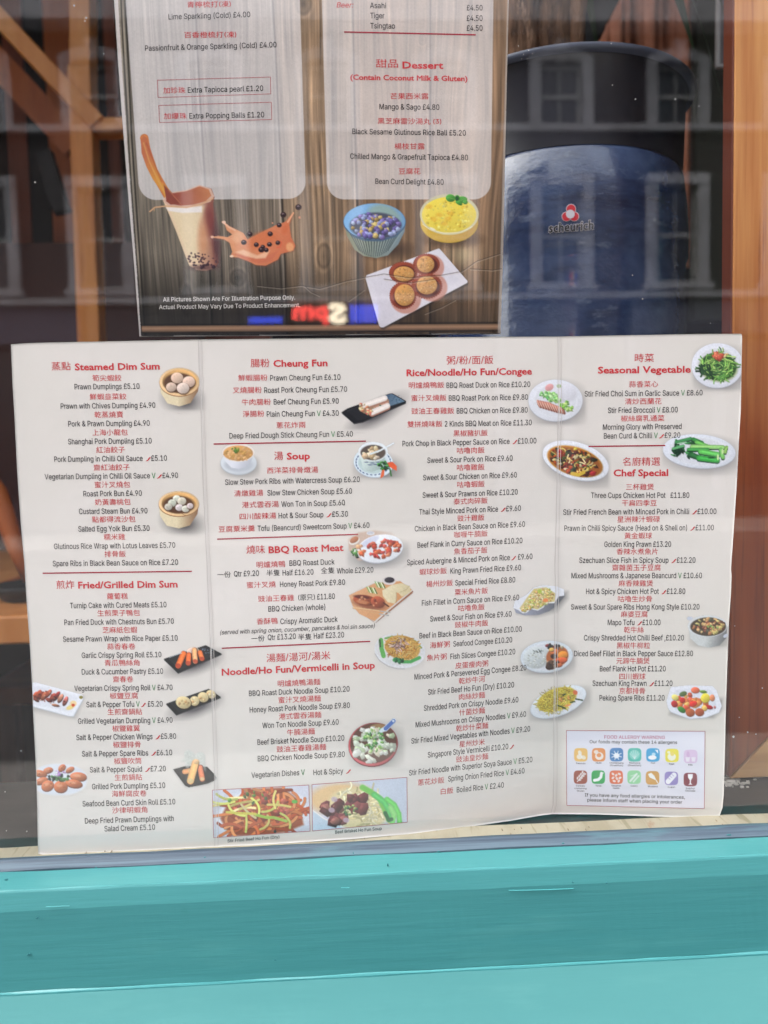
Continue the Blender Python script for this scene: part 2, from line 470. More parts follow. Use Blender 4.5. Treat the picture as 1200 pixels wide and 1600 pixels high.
    c.noise(.035)
    # chicken wings
    c = new(54, 1188, 140, 1246, 'ring of fried wings round a purple flower', seed=8)
    z = Z(40, 1180, 12)
    c.ell(*z(620, 460), 45, 25.5, (214, 218, 232), .85, 0, 3)
    for (a, b, rx, ry, an) in ((680, 235, 6.5, 4.4, -45), (830, 270, 7, 3.6, -30), (420, 280, 7.5, 4.2, -15), (270, 340, 10.5, 5, 12), (290, 480, 10.5, 4.8, -20), (990, 400, 13, 6.8, 5), (900, 530, 13.5, 6.2, 10), (410, 570, 9.8, 8, -25), (655, 590, 10.5, 9, 5)):
        x, y = z(a, b)
        c.ell(x+.5, y+1.2, rx+.4, ry+.4, (96, 48, 34), .9, an); c.ell(x, y, rx, ry, (194, 112, 76), 1, an, 1, .32)
        c.ell(x-rx*.2, y-ry*.25, rx*.45, ry*.3, (226, 168, 136), .7, an, 1.6)
        c.chunks(4, (x, y, rx*.7, ry*.6, an), (.9, 1.8), [(160, 76, 48), (208, 132, 90)], .8, al=.6)
    c.chunks(30, (*z(620, 420), 18, 5.5, 0), (1.4, 3), [(32, 54, 34), (58, 110, 54), (24, 36, 40), (70, 128, 66)], .6)
    c.chunks(10, (*z(590, 330), 5.5, 4.5, 20), (1.4, 2.8), [(206, 176, 224), (176, 128, 196), (222, 204, 238)], .85)
    c.chunks(3, (*z(730, 320), 3, 2, 0), (1, 1.8), [(186, 150, 206)], .85)
    # prawn rolls with rice-paper fan
    c = new(266, 1168, 342, 1234, 'fried rolls with a pale crisp fan on a black plate', seed=9)
    z = Z(260, 1160, 13.33)
    c.poly(z(150, 580, 600, 480, 1040, 760, 900, 860, 480, 970, 400, 930), (130, 124, 126), .7, 7)
    pl = z(135, 560, 400, 490, 850, 505, 990, 650, 1048, 738, 1000, 800, 860, 860, 470, 942, 390, 905)
    c.poly(pl, (26, 27, 29)); c.poly([((x-304)*.86+304, (y-1214)*.84+1213) for x, y in pl], (36, 38, 40), 1, 2)
    for (a, b, rx, ry, an, al) in ((450, 260, 6, 8.5, 0, .75), (540, 290, 5, 8, -20, .7), (700, 320, 8.5, 9, 20, .75), (760, 430, 4.5, 6.5, 0, .7), (470, 400, 7.5, 4.5, 20, .75), (380, 360, 6, 3, -20, .5), (440, 470, 4, 5, 0, .7), (800, 540, 2, 5, -10, .5)):
        c.ell(*z(a, b), rx, ry, (196, 198, 194), al, an, 2.2, .1)
    for (a, b, d, e, wd, col) in ((380, 610, 500, 590, 8, (204, 142, 96)), (700, 520, 745, 760, 8.2, (206, 118, 84)), (600, 430, 500, 800, 11, (226, 172, 112))):
        c.line(z(a+8, b+6, d+10, e+6), wd+1.2, (50, 30, 22)); c.line(z(a, b, d, e), wd, col, 1, 1, .22)
        c.ell(*z(d, e), wd*.42, wd*.34, (208, 188, 142), .8)
    c.ell(*z(620, 400), 5, 4, (226, 180, 132), 1, 10, 1.5, .2)
    c.noise(.05)
    # cheung fun
    c = new(530, 602, 646, 676, 'rice rolls on a long dark tray', seed=10)
    z = Z(525, 590, 10)
    c.tray(z(80, 540, 180, 480, 830, 250, 885, 245, 1098, 365, 1090, 395, 420, 690, 285, 715), (22, 21, 26))
    c.poly(z(700, 295, 870, 250, 1075, 370, 830, 450), (70, 88, 112), 1, 1.4, ((112, 140, 162), *z(760, 300), *z(1050, 400)))
    for i in range(20):
        a, b = z(870+c.rng.uniform(-90, 170), 340+c.rng.uniform(-60, 60)); c.ell(a, b, 1.3, .6, (44, 66, 92), .7, -15)
    c.poly(z(360, 420, 720, 300, 780, 310, 830, 350, 835, 460, 560, 590, 510, 570, 440, 560, 370, 520), (150, 120, 96), 1, 1.5)
    for (a, b, d, e, wd) in ((440, 430, 760, 320, 9), (560, 545, 800, 440, 9)):
        c.line(z(a+4, b+22, d+4, e+24), wd, (160, 112, 96)); c.line(z(a, b, d, e), wd, (218, 208, 204), 1, 1.2, .12)
    c.line(z(590, 470, 820, 380), 1.8, (200, 140, 122), .8)
    c.chunks(16, (*z(430, 470), 7, 6, 30), (1.4, 2.8), [(232, 214, 172), (222, 190, 140), (206, 120, 90), (226, 216, 190)], .7)
    c.chunks(9, (*z(530, 540), 4, 4, 30), (1.2, 2.4), [(228, 206, 150), (214, 110, 90)], .7)
    c.ell(*z(690, 435), 1.6, 1, (60, 84, 58)); c.ell(*z(480, 560), 1.8, 1.4, (206, 96, 90))
    c.noise(.03)
    # soup on a saucer
    c = new(338, 688, 410, 752, 'white bowl of yellow soup on a saucer', seed=11)
    z = Z(335, 680, 15)
    c.blur(*z(640, 740), 29, 17, (120, 118, 118), .9, 0, 1.3)
    c.ell(*z(568, 665), 28.4, 18.2, (178, 182, 190)); c.ell(*z(568, 645), 28.2, 18, (208, 212, 220), 1, 0, 1, .06); c.ell(*z(568, 690), 22, 11, (186, 190, 200), 1, 0, 3)
    c.poly(z(180, 430, 260, 620, 400, 760, 560, 790, 720, 750, 860, 610, 935, 430), (222, 222, 232), 1, 1, ((176, 178, 190), *z(500, 500), *z(900, 700)))
    c.ell(*z(560, 405), 25.3, 14.6, (232, 222, 216)); c.ell(*z(556, 420), 23.2, 12, (206, 154, 98), 1, 0, 1, .14)
    c.chunks(60, (*z(556, 425), 21, 10, 0), (1.5, 4), [(214, 164, 104), (200, 144, 88), (222, 176, 128), (196, 150, 84)], .88, (.25, .5), .12, .7)
    c.chunks(9, (*z(480, 345), 6, 4, 0), (1.2, 2.3), [(104, 122, 48), (76, 124, 60), (126, 138, 64)], .7)
    # wonton bowl
    c = new(546, 684, 638, 752, 'blue and white bowl of wontons with a carved carrot', seed=12)
    z = Z(540, 680, 12)
    c.blur(*z(640, 640), 38, 22, (120, 116, 118), .9, 5, 1.3)
    c.ell(*z(520, 520), 31, 23.2, (186, 196, 212), 1, 8); c.ell(*z(520, 508), 31, 22.8, (216, 226, 236), 1, 8)
    for k in range(26):
        th = k*2*math.pi/26; x, y = z(520+325*math.cos(th), 510+235*math.sin(th))
        c.ell(x, y, 1.9, .9, (44, 66, 110), .85, math.degrees(th)+90)
    c.ell(*z(510, 530), 23, 16, (188, 206, 208), 1, 5, 2)
    c.poly(z(240, 330, 290, 480, 330, 640, 480, 690, 640, 640, 720, 480, 790, 280), (212, 224, 222), 1, 1, ((150, 168, 168), *z(400, 400), *z(720, 640)))
    for (a, b) in ((390, 505), (500, 520), (610, 505), (460, 555), (560, 550)): c.ell(*z(a, b), 3.6, .8, (60, 70, 116), .8, 0)
    c.ell(*z(515, 305), 23, 15.2, (228, 232, 238)); c.ell(*z(515, 325), 19.6, 12, (92, 80, 74), 1, 0, 1.6)
    c.chunks(22, (*z(510, 345), 14, 8.5, 0), (2.4, 4.6), [(222, 196, 158), (212, 182, 150), (196, 168, 130), (226, 204, 184)], .6)
    c.line(z(470, 350, 640, 290, 900, 150), 2.6, (214, 222, 230)); c.line(z(600, 320, 700, 250, 900, 140), 1, (238, 240, 244))
    c.chunks(26, (*z(730, 560), 10, 7, 20), (1.6, 3), [(70, 138, 62), (40, 84, 48), (96, 160, 80), (30, 58, 42)], .6)
    c.poly(z(780, 510, 880, 500, 960, 580, 960, 670, 900, 640, 820, 590), (226, 96, 60)); c.poly(z(680, 660, 730, 640, 720, 760, 660, 815, 650, 790), (222, 104, 66))
    c.line(z(830, 630, 855, 760), 2.6, (64, 116, 62)); c.noise(.03)
    # roast duck platter
    c = new(538, 824, 644, 894, 'white platter of red roast meat', seed=13)
    z = Z(530, 820, 10)
    c.blur(*z(620, 470), 44, 21, (110, 110, 114), .95, -6, 1.2)
    c.poly(z(140, 230, 300, 120, 560, 85, 820, 120, 960, 230, 950, 420, 780, 520, 300, 560, 150, 400), (196, 170, 156), 1, 3, ((216, 206, 200), *z(500, 130), *z(900, 200)))
    c.ell(*z(640, 385), 36, 21.5, (176, 178, 190), 1, -9); c.ell(*z(640, 370), 36, 21.5, (228, 230, 238), 1, -9, 1, .06)
    c.ell(*z(480, 260), 15, 5.5, (196, 198, 222), .8, -28, 2)
    c.chunks(44, (*z(690, 370), 27, 13.5, -6), (2.6, 4.6), [(190, 72, 54), (206, 98, 66), (170, 60, 56), (214, 122, 92), (196, 84, 78)], .4, (.55, .9), .3)
    c.chunks(16, (*z(250, 430), 7.5, 5, 20), (1.4, 2.6), [(72, 128, 62), (110, 158, 90), (210, 220, 208), (60, 96, 60)], .7)
    c.chunks(5, (*z(360, 450), 4.5, 5, 0), (3, 4.6), [(222, 104, 62), (232, 150, 112)], .7); c.chunks(4, (*z(330, 340), 4, 3, 40), (2, 3.6), [(226, 158, 120), (96, 110, 60)], .7)
    c.ell(*z(235, 250), 8.8, 5.6, (222, 216, 212), 1, -28); c.ell(*z(235, 235), 7.4, 4.4, (170, 104, 72), 1, -28, 1, .2)
    c.ell(*z(490, 130), 6.2, 3.2, (214, 214, 220)); c.ell(*z(490, 125), 5.2, 2.3, (190, 190, 202)); c.ell(*z(285, 512), 2.6, 1.2, (30, 30, 34)); c.noise(.03)
    # duck board
    c = new(540, 894, 650, 976, 'wooden board with roast duck, cucumber and pancakes', seed=14)
    z = Z(530, 890, 9.23)
    c.poly(z(520, 765, 1065, 300, 1065, 325, 530, 770), (88, 48, 34)); c.poly(z(200, 540, 500, 750, 520, 768, 700, 600, 1062, 300, 1060, 340, 520, 775), (150, 92, 62))
    c.poly(z(138, 370, 500, 200, 640, 180, 880, 165, 1050, 290, 660, 610, 510, 745, 290, 640, 190, 520), (212, 160, 120), 1, 1, ((206, 146, 96), *z(200, 350), *z(900, 400)))
    for k in range(26):
        a, b = z(200+k*26, 330+c.rng.uniform(0, 300)-k*3); c.line([(a, b), (a+c.rng.uniform(8, 20), b-c.rng.uniform(2, 9))], .5, (190, 134, 92), .35)
    c.ell(*z(722, 165), 10.4, 6, (212, 202, 204)); c.ell(*z(725, 150), 7.8, 4.6, (48, 42, 50), 1, 0, 1, .2)
    for (a, b) in ((590, 225), (470, 300)):
        for k in range(6):
            x, y = z(a-55+k*22, b-10+k*4); c.line([(x-2, y-4.5), (x+2.2, y+4)], 1.5, ((126, 172, 96), (218, 232, 204), (60, 104, 52))[k % 3])
    c.poly(z(620, 300, 760, 220, 900, 195, 1020, 240, 1030, 320, 960, 370, 900, 390, 860, 340, 830, 330, 830, 420, 800, 492, 700, 470, 630, 380), (222, 208, 176), 1, 1, ((206, 190, 152), *z(700, 300), *z(950, 380)))
    for k in range(5): c.line(z(860+k*24, 330-k*10, 960+k*12, 310-k*16, 990+k*6, 260-k*8), .6, (180, 160, 122), .7)
    c.line(z(825, 330, 825, 480), .9, (150, 120, 90), .8)
    c.ell(*z(440, 500), 25, 7.5, (110, 50, 36), .7, 10, 4)
    c.ell(*z(370, 440), 18.5, 8.2, (150, 72, 46), 1, 8, 1, .35); c.ell(*z(560, 470), 11.5, 9, (158, 76, 50), 1, 20, 1, .35)
    c.ell(*z(330, 395), 13, 3, (90, 36, 30), .9, 6, 1.5); c.ell(*z(340, 470), 10, 3, (204, 140, 96), .7, 10, 2); c.line(z(640, 480, 710, 530), 2.4, (90, 46, 34))
    c.chunks(14, (*z(450, 450), 20, 7, 8), (1, 2.4), [(190, 104, 64), (104, 42, 30), (214, 150, 110)], .8, al=.6)
    c.line(z(200, 545, 730, 615), 1.4, (222, 184, 140)); c.line(z(200, 560, 710, 660), 1.4, (206, 160, 116)); c.line(z(590, 600, 730, 618), 1.6, (160, 164, 166)); c.line(z(580, 640, 710, 662), 1.6, (160, 164, 166)); c.noise(.035)
    # crispy noodles
    c = new(580, 988, 668, 1052, 'crispy noodles with shredded pork and greens', seed=15)
    z = Z(570, 980, 10.91)
    c.blur(*z(640, 480), 37, 23, (160, 158, 160), .6, 0, 1.5)
    c.ell(*z(600, 400), 40, 27, (214, 214, 222), 1, 8, 1.5); c.ell(*z(600, 385), 38.5, 25.4, (210, 208, 212), 1, 8, 2)
    c.line(z(170, 450, 250, 570, 400, 670, 560, 712, 680, 712), .9, (140, 136, 150), .8)
    c.line(z(275, 220, 285, 360, 320, 490), 7, (92, 164, 82)); c.line(z(255, 220, 265, 330), 3, (60, 84, 60)); c.line(z(760, 190, 860, 240, 960, 350), 3, (104, 150, 70)); c.line(z(350, 190, 480, 160), 3, (110, 160, 80))
    c.ell(*z(640, 350), 28, 19, (190, 146, 72), 1, 12, 1.5)
    c.strands(150, (*z(640, 350), 25, 16.5, 12), 9, 1.0, [(222, 178, 92), (206, 148, 64), (230, 198, 120), (190, 118, 50)])
    c.strands(34, (*z(590, 290), 9, 11, 60), 7, 1.3, [(196, 166, 164), (176, 140, 140), (206, 184, 178), (120, 84, 80)])
    c.line(z(500, 560, 640, 590, 780, 590, 930, 520), 5.4, (72, 158, 84)); c.chunks(14, (*z(580, 560), 8, 3, 5), (1.4, 3), [(26, 84, 50), (40, 110, 64), (20, 60, 40)], .6); c.noise(.04)
    # wonton noodle soup
    c = new(538, 1118, 636, 1204, 'red bowl of wonton soup with a blue spoon', seed=16)
    z = Z(530, 1110, 10)
    c.blur(*z(600, 590), 40, 35, (104, 104, 104), .95, -20, 1.3)
    c.ell(*z(530, 545), 39, 34, (104, 40, 48), 1, -12); c.ell(*z(530, 528), 39, 33.6, (170, 78, 84), 1, -12, .9, .3, (-.6, .5)); c.ell(*z(534, 515), 36.4, 31, (96, 66, 56), 1, -12)
    c.ell(*z(620, 270), 14, 6, (150, 118, 82), 1, 0, 2)
    c.chunks(60, (*z(530, 530), 32, 27, -10), (3.2, 6.8), [(214, 214, 200), (196, 202, 186), (206, 196, 176), (222, 222, 216), (180, 196, 160)], .62, (.6, .95), .16)
    c.chunks(70, (*z(550, 470), 17, 20, 20), (1, 2.6), [(110, 172, 84), (70, 138, 72), (150, 196, 110), (60, 124, 60), (170, 206, 130)], .75, al=.85)
    c.ell(*z(690, 300), 7.5, 3.4, (206, 218, 226), 1, -30); c.line(z(720, 290, 850, 160), 7.8, (206, 216, 232)); c.line(z(725, 285, 850, 165), 6.2, (84, 112, 178)); c.ell(*z(845, 165), 1.8, 1.8, (210, 220, 236)); c.noise(.035)
    # duck on rice
    c = new(822, 586, 920, 668, 'white plate of rice with sliced duck', seed=17)
    z = Z(820, 580, 12)
    c.plate(*z(575, 545), 42.5, 32.5, 0, (216, 216, 226), .78)
    c.ell(*z(740, 400), 20, 15, (212, 210, 220), 1, 10, 3, .08)
    c.ell(*z(460, 305), 7, 5.2, (214, 150, 150), .9, -30, 1.4, .15); c.ell(*z(640, 280), 3.6, 3, (166, 188, 130), .9, 0, 1.4)
    c.chunks(34, (*z(480, 470), 16, 6, 18), (1.8, 4), [(122, 176, 96), (84, 150, 84), (156, 198, 130), (180, 214, 160)], .75)
    c.chunks(34, (*z(780, 670), 9.5, 8.5, 0), (1.6, 3.4), [(122, 176, 66), (150, 196, 90), (90, 146, 56), (180, 208, 120)], .7)
    c.line(z(450, 520, 620, 590, 800, 640), 1.8, (150, 190, 110))
    for k in range(10):
        x, y = z(265+k*48, 610+k*12 if k < 6 else 690+(k-6)*14)
        c.ell(x+.8, y+.8, 2.9, 8.6-abs(k-5)*.4, (110, 52, 44), 1, -24-k*1.5); c.ell(x, y, 2.2, 8.2-abs(k-5)*.4, (186, 122, 106), 1, -24-k*1.5, .8, .15); c.ell(x-1, y, .7, 6, (222, 190, 176), .8, -24)
    c.noise(.03)
    # szechuan fish
    c = new(842, 682, 956, 768, 'oval plate of fish in spicy soup', seed=18)
    z = Z(840, 680, 10)
    c.plate(*z(595, 395), 53.5, 28.6, 17, (226, 226, 236), .82)
    c.ell(*z(585, 410), 45, 22.4, (182, 128, 52), 1, 17, 1.6, .2); c.ell(*z(585, 410), 42, 20, (150, 84, 40), 1, 17, 3)
    c.chunks(150, (*z(580, 405), 40, 19, 17), (1.6, 4.2), [(212, 184, 104), (86, 44, 36), (60, 34, 34), (140, 54, 36), (222, 204, 160), (40, 44, 34), (176, 78, 40), (206, 172, 70), (160, 44, 52), (70, 84, 48)], .5, (.4, .9), .3)
    c.strands(20, (*z(600, 400), 34, 14, 17), 9, 1.8, [(226, 208, 160), (210, 184, 108), (54, 62, 42)]); c.line(z(540, 600, 640, 620, 720, 580), 5.5, (206, 172, 66)); c.noise(.05)
    # morning glory
    c = new(1078, 534, 1164, 614, 'white plate of green morning glory with red chilli', seed=19)
    z = Z(1070, 530, 12)
    c.plate(*z(610, 490), 40.5, 35, -2, (218, 218, 230), .8)
    c.ell(*z(630, 530), 30, 22, (120, 140, 70), .8, 8, 4); c.ell(*z(630, 510), 28, 21.5, (44, 76, 40), 1, 8, 2)
    c.strands(120, (*z(640, 500), 25, 18.5, 8), 17, 1.7, [(124, 178, 84), (158, 204, 108), (90, 148, 66), (176, 208, 120), (60, 110, 52)], 1, .35, swirl=1)
    c.strands(16, (*z(400, 590), 10, 9, 40), 10, 2.6, [(30, 56, 40), (44, 78, 50)], 1, .5)
    c.chunks(16, (*z(630, 320), 9, 5, 20), (1.6, 3.6), [(216, 102, 78), (230, 130, 96), (196, 80, 60)], .7); c.chunks(5, (*z(790, 310), 3.5, 3, 0), (1.2, 2.2), [(224, 170, 120), (230, 196, 140)], .6); c.noise(.04)
    # choi sum
    c = new(1030, 672, 1156, 748, 'white plate of green choi sum', seed=20)
    z = Z(1025, 665, 8.89)
    c.plate(*z(600, 355), 57, 26.5, 4, (214, 216, 228), .82)
    c.chunks(24, (*z(400, 330), 24, 15, -5), (3, 6.5), [(38, 96, 54), (24, 66, 40), (58, 128, 70), (18, 52, 34)], .55, (.35, .6), .3)
    for (a, b, d, e, wd, col) in ((520, 190, 640, 240, 6, (52, 128, 62)), (560, 230, 760, 300, 5.6, (104, 176, 84)), (500, 290, 930, 300, 6.4, (140, 190, 112)), (450, 330, 720, 330, 5, (64, 144, 70)), (620, 360, 860, 400, 8, (96, 184, 88)), (480, 400, 600, 440, 7, (40, 100, 54)), (600, 450, 850, 480, 8.5, (62, 160, 70)), (900, 330, 930, 440, 6.4, (112, 178, 92)), (980, 300, 960, 370, 5, (134, 176, 90)), (280, 230, 480, 180, 5, (60, 130, 76)), (240, 320, 380, 280, 4.4, (92, 158, 104))):
        c.line(z(a, b+16, d, e+16), wd, (16, 48, 30), .85); c.line(z(a, b, d, e), wd, [v*.86 for v in col], 1, 1, .35); c.line(z(a+20, b-6, d-30, e-4), wd*.22, [min(255, v*1.15+16) for v in col], .6, 1)
    c.ell(*z(860, 440), 1.6, 4.5, (200, 222, 160)); c.ell(*z(925, 360), 1.6, 4, (196, 220, 160)); c.ell(*z(770, 448), 5, 1, (12, 40, 26)); c.line(z(300, 250, 420, 230), 1.6, (170, 206, 176)); c.noise(.04)
    # fried rice in a shell dish
    c = new(798, 912, 896, 972, 'shell shaped dish of fried rice', seed=21)
    z = Z(795, 900, 12)
    c.poly(z(160, 700, 500, 760, 900, 660, 1100, 420, 1100, 300, 900, 300), (110, 108, 112), .75, 9)
    c.poly(z(80, 560, 200, 600, 1040, 300, 1045, 385, 900, 560, 760, 660, 560, 730, 300, 740, 130, 690), (150, 152, 170), 1, 1, ((96, 98, 106), *z(300, 600), *z(950, 450)))
    sh = z(80, 600, 110, 470, 330, 350, 460, 220, 640, 165, 900, 190, 1035, 250, 1040, 370, 930, 385, 900, 440, 850, 510, 700, 510, 650, 590, 540, 650, 420, 620, 330, 690, 260, 700, 180, 640)
    c.poly(sh, (222, 222, 232)); c.poly(z(200, 610, 330, 420, 470, 240, 700, 210, 880, 330, 860, 480, 690, 500, 640, 570, 540, 630, 420, 600, 290, 680), (206, 188, 132), 1, 1.2)
    c.clip = None
    for (reg, n) in (((*z(600, 400), 20, 13.5, -24), 190), ((*z(350, 580), 10, 6, -30), 60)):
        c.chunks(n, reg, (.8, 1.9), [(222, 206, 140), (206, 180, 104), (226, 196, 160), (214, 166, 120), (176, 190, 100), (196, 150, 70), (232, 222, 176)], .72)
    c.ell(*z(690, 455), 4, 3.2, (226, 132, 76)); c.ell(*z(580, 290), 3.4, 3.6, (170, 196, 80), .8); c.noise(.03)
    # beef with rice
    c = new(808, 996, 904, 1060, 'white oval plate of rice and beef stew', seed=22)
    z = Z(805, 990, 12)
    c.plate(*z(590, 430), 41, 24.8, -5, (206, 212, 222), .84)
    c.ell(*z(400, 450), 21, 17, (196, 200, 204), 1, -14, 2.5, .14); c.chunks(60, (*z(390, 480), 18, 12, -10), (.8, 1.6), [(206, 208, 208), (180, 182, 172), (214, 214, 212)], .88, al=.6)
    c.strands(12, (*z(430, 330), 7, 3, 0), 4, .6, [(80, 92, 92)], .8)
    c.ell(*z(790, 430), 18, 15.5, (170, 92, 48), 1, -30, 2)
    c.chunks(14, (*z(740, 250), 15, 4, 10), (1.8, 3.6), [(60, 50, 44), (40, 40, 44), (130, 50, 56), (206, 190, 160)], .6)
    for (a, b, rx, ry, col) in ((740, 340, 7, 4.4, (224, 118, 62)), (890, 400, 8, 6, (226, 142, 56)), (860, 500, 9.5, 4.4, (214, 94, 54)), (680, 300, 4, 3, (222, 176, 90)), (720, 420, 5, 3.4, (56, 34, 30)), (810, 590, 6, 3, (206, 110, 70)), (680, 580, 8.5, 7, (84, 58, 44)), (640, 620, 6, 4.4, (60, 42, 34))):
        x, y = z(a, b); c.ell(x+.5, y+1, rx, ry, (70, 36, 26), .8, -8); c.ell(x, y, rx, ry, col, 1, -8, 1, .3)
    c.chunks(16, (*z(700, 540), 9, 7, 0), (1, 2.4), [(150, 116, 90), (60, 40, 34), (190, 150, 120)], .6, al=.8); c.noise(.04)
    # singapore noodles
    c = new(822, 1066, 928, 1132, 'oval plate of yellow noodles', seed=23)
    z = Z(820, 1060, 10.91)
    c.plate(*z(570, 395), 46, 21.5, -21, (216, 220, 230), .85)
    c.ell(*z(545, 360), 32, 17.5, (196, 172, 60), 1, -20, 2)
    c.strands(230, (*z(545, 365), 30, 16, -20), 9, .9, [(214, 196, 76), (226, 210, 96), (196, 168, 54), (206, 190, 84), (180, 146, 50)])
    c.chunks(12, (*z(640, 350), 13, 5, -15), (1.2, 2.6), [(206, 140, 70), (220, 160, 90), (120, 120, 50)], .7)
    for (a, b, d, e) in ((560, 460, 690, 510), (780, 410, 850, 395), (870, 350, 980, 372), (655, 290, 690, 265)): c.line(z(a, b, d, e), 2.3, (46, 66, 36))
    c.ell(*z(860, 240), 4, 3.4, (206, 100, 66), .9, 40); c.ell(*z(730, 460), 5, 1.8, (222, 140, 80), .9, -15); c.noise(.04)
    # hot pot
    c = new(1070, 958, 1142, 1016, 'grey hot pot of braised beef', seed=24)
    z = Z(1030, 950, 8.89)
    c.blur(*z(720, 440), 32, 18, (120, 118, 116), .8, 0, 1.3)
    c.poly(z(395, 230, 430, 420, 540, 520, 700, 555, 840, 520, 930, 420, 950, 260), (196, 198, 200), 1, 1, ((96, 96, 98), *z(650, 400), *z(940, 480)))
    c.ell(*z(425, 145), 5, 3, (190, 194, 210)); c.ell(*z(925, 385), 4.4, 2.6, (186, 190, 206), 1, -30)
    c.ell(*z(670, 250), 31, 17, (206, 208, 212)); c.ell(*z(680, 260), 28, 14.6, (70, 58, 46), 1, 0, 1.2)
    c.chunks(70, (*z(690, 255), 25, 12.4, 0), (1.8, 3.8), [(206, 154, 104), (178, 120, 80), (120, 70, 58), (216, 172, 120), (90, 56, 48), (190, 176, 110), (76, 74, 60)], .5)
    c.chunks(6, (*z(740, 265), 9, 3, 10), (1, 1.8), [(110, 168, 90), (150, 186, 100)], .7); c.noise(.035)
    # sweet and sour
    c = new(1038, 1064, 1134, 1128, 'white plate of sweet and sour pork with peppers', seed=25)
    c.poly(z(140, 1480, 400, 1560, 750, 1540, 900, 1400, 900, 1250, 200, 1300), (120, 116, 116), .7, 8)
    pl = z(100, 1300, 160, 1110, 400, 1085, 740, 1095, 800, 1160, 868, 1370, 830, 1460, 640, 1530, 420, 1550, 160, 1450, 120, 1390)
    c.poly(pl, (188, 190, 202)); c.poly([(x, y-1.4) for x, y in pl], (222, 222, 234)); c.poly([((x-1084)*.82+1084, (y-1097)*.78+1096) for x, y in pl], (208, 208, 222), .7, 3)
    c.chunks(26, (*z(470, 1300), 27, 13, 3), (3.4, 5.2), [(216, 112, 64), (222, 140, 76), (206, 84, 60), (226, 160, 90)], .6, (.7, .95), .25)
    for (a, b, rx, ry, col, an) in ((210, 1330, 5.2, 4.8, (176, 46, 50), 45), (320, 1275, 4.4, 4, (200, 50, 50), 0), (470, 1330, 6.4, 4, (222, 56, 50), -20), (690, 1375, 6, 3, (176, 40, 44), 10), (310, 1410, 6.6, 4, (66, 130, 60), 30), (330, 1190, 6, 3.4, (84, 104, 60), -20), (610, 1160, 5.6, 2, (110, 146, 60), 5), (640, 1250, 7, 7.4, (224, 204, 72), 10), (220, 1240, 5.6, 4.4, (226, 210, 120), 20), (630, 1390, 4, 4, (226, 186, 100), 0), (735, 1245, 4, 5, (222, 140, 100), 0), (430, 1450, 7, 6.2, (176, 92, 58), 0), (560, 1445, 7, 6, (170, 84, 56), 0), (500, 1140, 6.6, 4.6, (220, 110, 80), 0), (770, 1375, 1.8, 1.8, (196, 120, 120), 0)):
        x, y = z(a, b); c.ell(x+.5, y+1, rx, ry, np.array(col)*.5, .8, an); c.ell(x, y, rx, ry, col, 1, an, .9, .25)
    c.noise(.04)
    # the two framed photographs
    def framed(tl, tr, br, bl, label, seed):
        xs = [tl[0], tr[0], br[0], bl[0]]; ys = [tl[1], tr[1], br[1], bl[1]]
        c = new(min(xs)-2, min(ys)-2, max(xs)+3, max(ys)+3, label, .85, seed)
        c.poly([tl, tr, br, bl], (206, 206, 222)); return c
    c = framed((331.8, 1234.6), (482.5, 1226.6), (484.5, 1298.6), (333.8, 1308.9), 'framed photograph of stir fried flat noodles', 31)
    z = Z(320, 1215, 7.06); c.clip = c.a.copy()
    c.ell(*z(640, 400), 70, 40, (226, 226, 236), 1, -4, 8, .05); c.poly(z(100, 260, 380, 160, 300, 240, 100, 420), (176, 176, 190), .5, 9); c.poly(z(880, 600, 1160, 540, 1160, 600, 900, 640), (180, 178, 190), .6, 6)
    c.poly(z(280, 640, 170, 450, 230, 330, 480, 125, 860, 110, 1030, 240, 1090, 520, 900, 600, 640, 640), (150, 74, 44), 1, 4)
    c.strands(120, (*z(620, 380), 58, 32, -5), 34, 4.4, [(206, 104, 56), (216, 126, 72), (180, 78, 42), (222, 146, 92), (190, 92, 56), (150, 62, 38)], 1, .35)
    c.chunks(34, (*z(640, 330), 44, 18, -5), (3, 6.5), [(160, 74, 62), (186, 96, 78), (130, 56, 48)], .5)
    c.strands(16, (*z(560, 330), 48, 15, 10), 36, 3.4, [(222, 206, 120), (206, 208, 110), (232, 214, 160)], 1, .55)
    c.line(z(560, 410, 680, 440, 760, 440, 900, 480), 4.5, (150, 184, 76)); c.line(z(240, 380, 330, 390, 560, 400), 3.6, (206, 196, 90)); c.chunks(8, (*z(480, 240), 30, 12, 0), (1.6, 3.4), [(90, 140, 60), (60, 96, 48)], .6)
    c.ell(*z(990, 265), 4.6, 3, (100, 176, 80)); c.ell(*z(775, 595), 2.2, 2.4, (30, 26, 26)); c.noise(.04)
    c.clip = None
    c = framed((487.4, 1226), (635.8, 1214.6), (636.4, 1284.8), (488.3, 1298.3), 'framed photograph of beef brisket noodle soup', 32)
    z = Z(480, 1205, 7.06); c.clip = c.a.copy()
    c.poly(z(600, 100, 1100, 60, 1100, 560, 1000, 560), (198, 204, 222), 1, 9)
    c.ell(*z(350, 300), 50, 24, (222, 186, 140), 1, -5, 10); c.ell(*z(560, 420), 48, 33, (222, 206, 162), 1, 10, 6)
    c.strands(110, (*z(600, 380), 42, 27, 20), 18, 2.2, [(230, 216, 176), (214, 196, 146), (222, 206, 156), (236, 226, 196)], 1, .8)
    c.line(z(610, 180, 700, 230, 800, 300, 880, 470), 9, (116, 190, 84), 1, 2.5); c.line(z(740, 260, 850, 340, 900, 430, 900, 530), 9, (84, 176, 96), 1, 2, .2); c.line(z(880, 310, 960, 370, 1010, 470, 1020, 570), 8, (100, 188, 92), 1, 2, .2); c.line(z(920, 400, 960, 480, 940, 570), 8, (134, 204, 120), 1, 2, .1); c.line(z(860, 460, 900, 540, 930, 530), 6, (34, 96, 58), .9, 2)
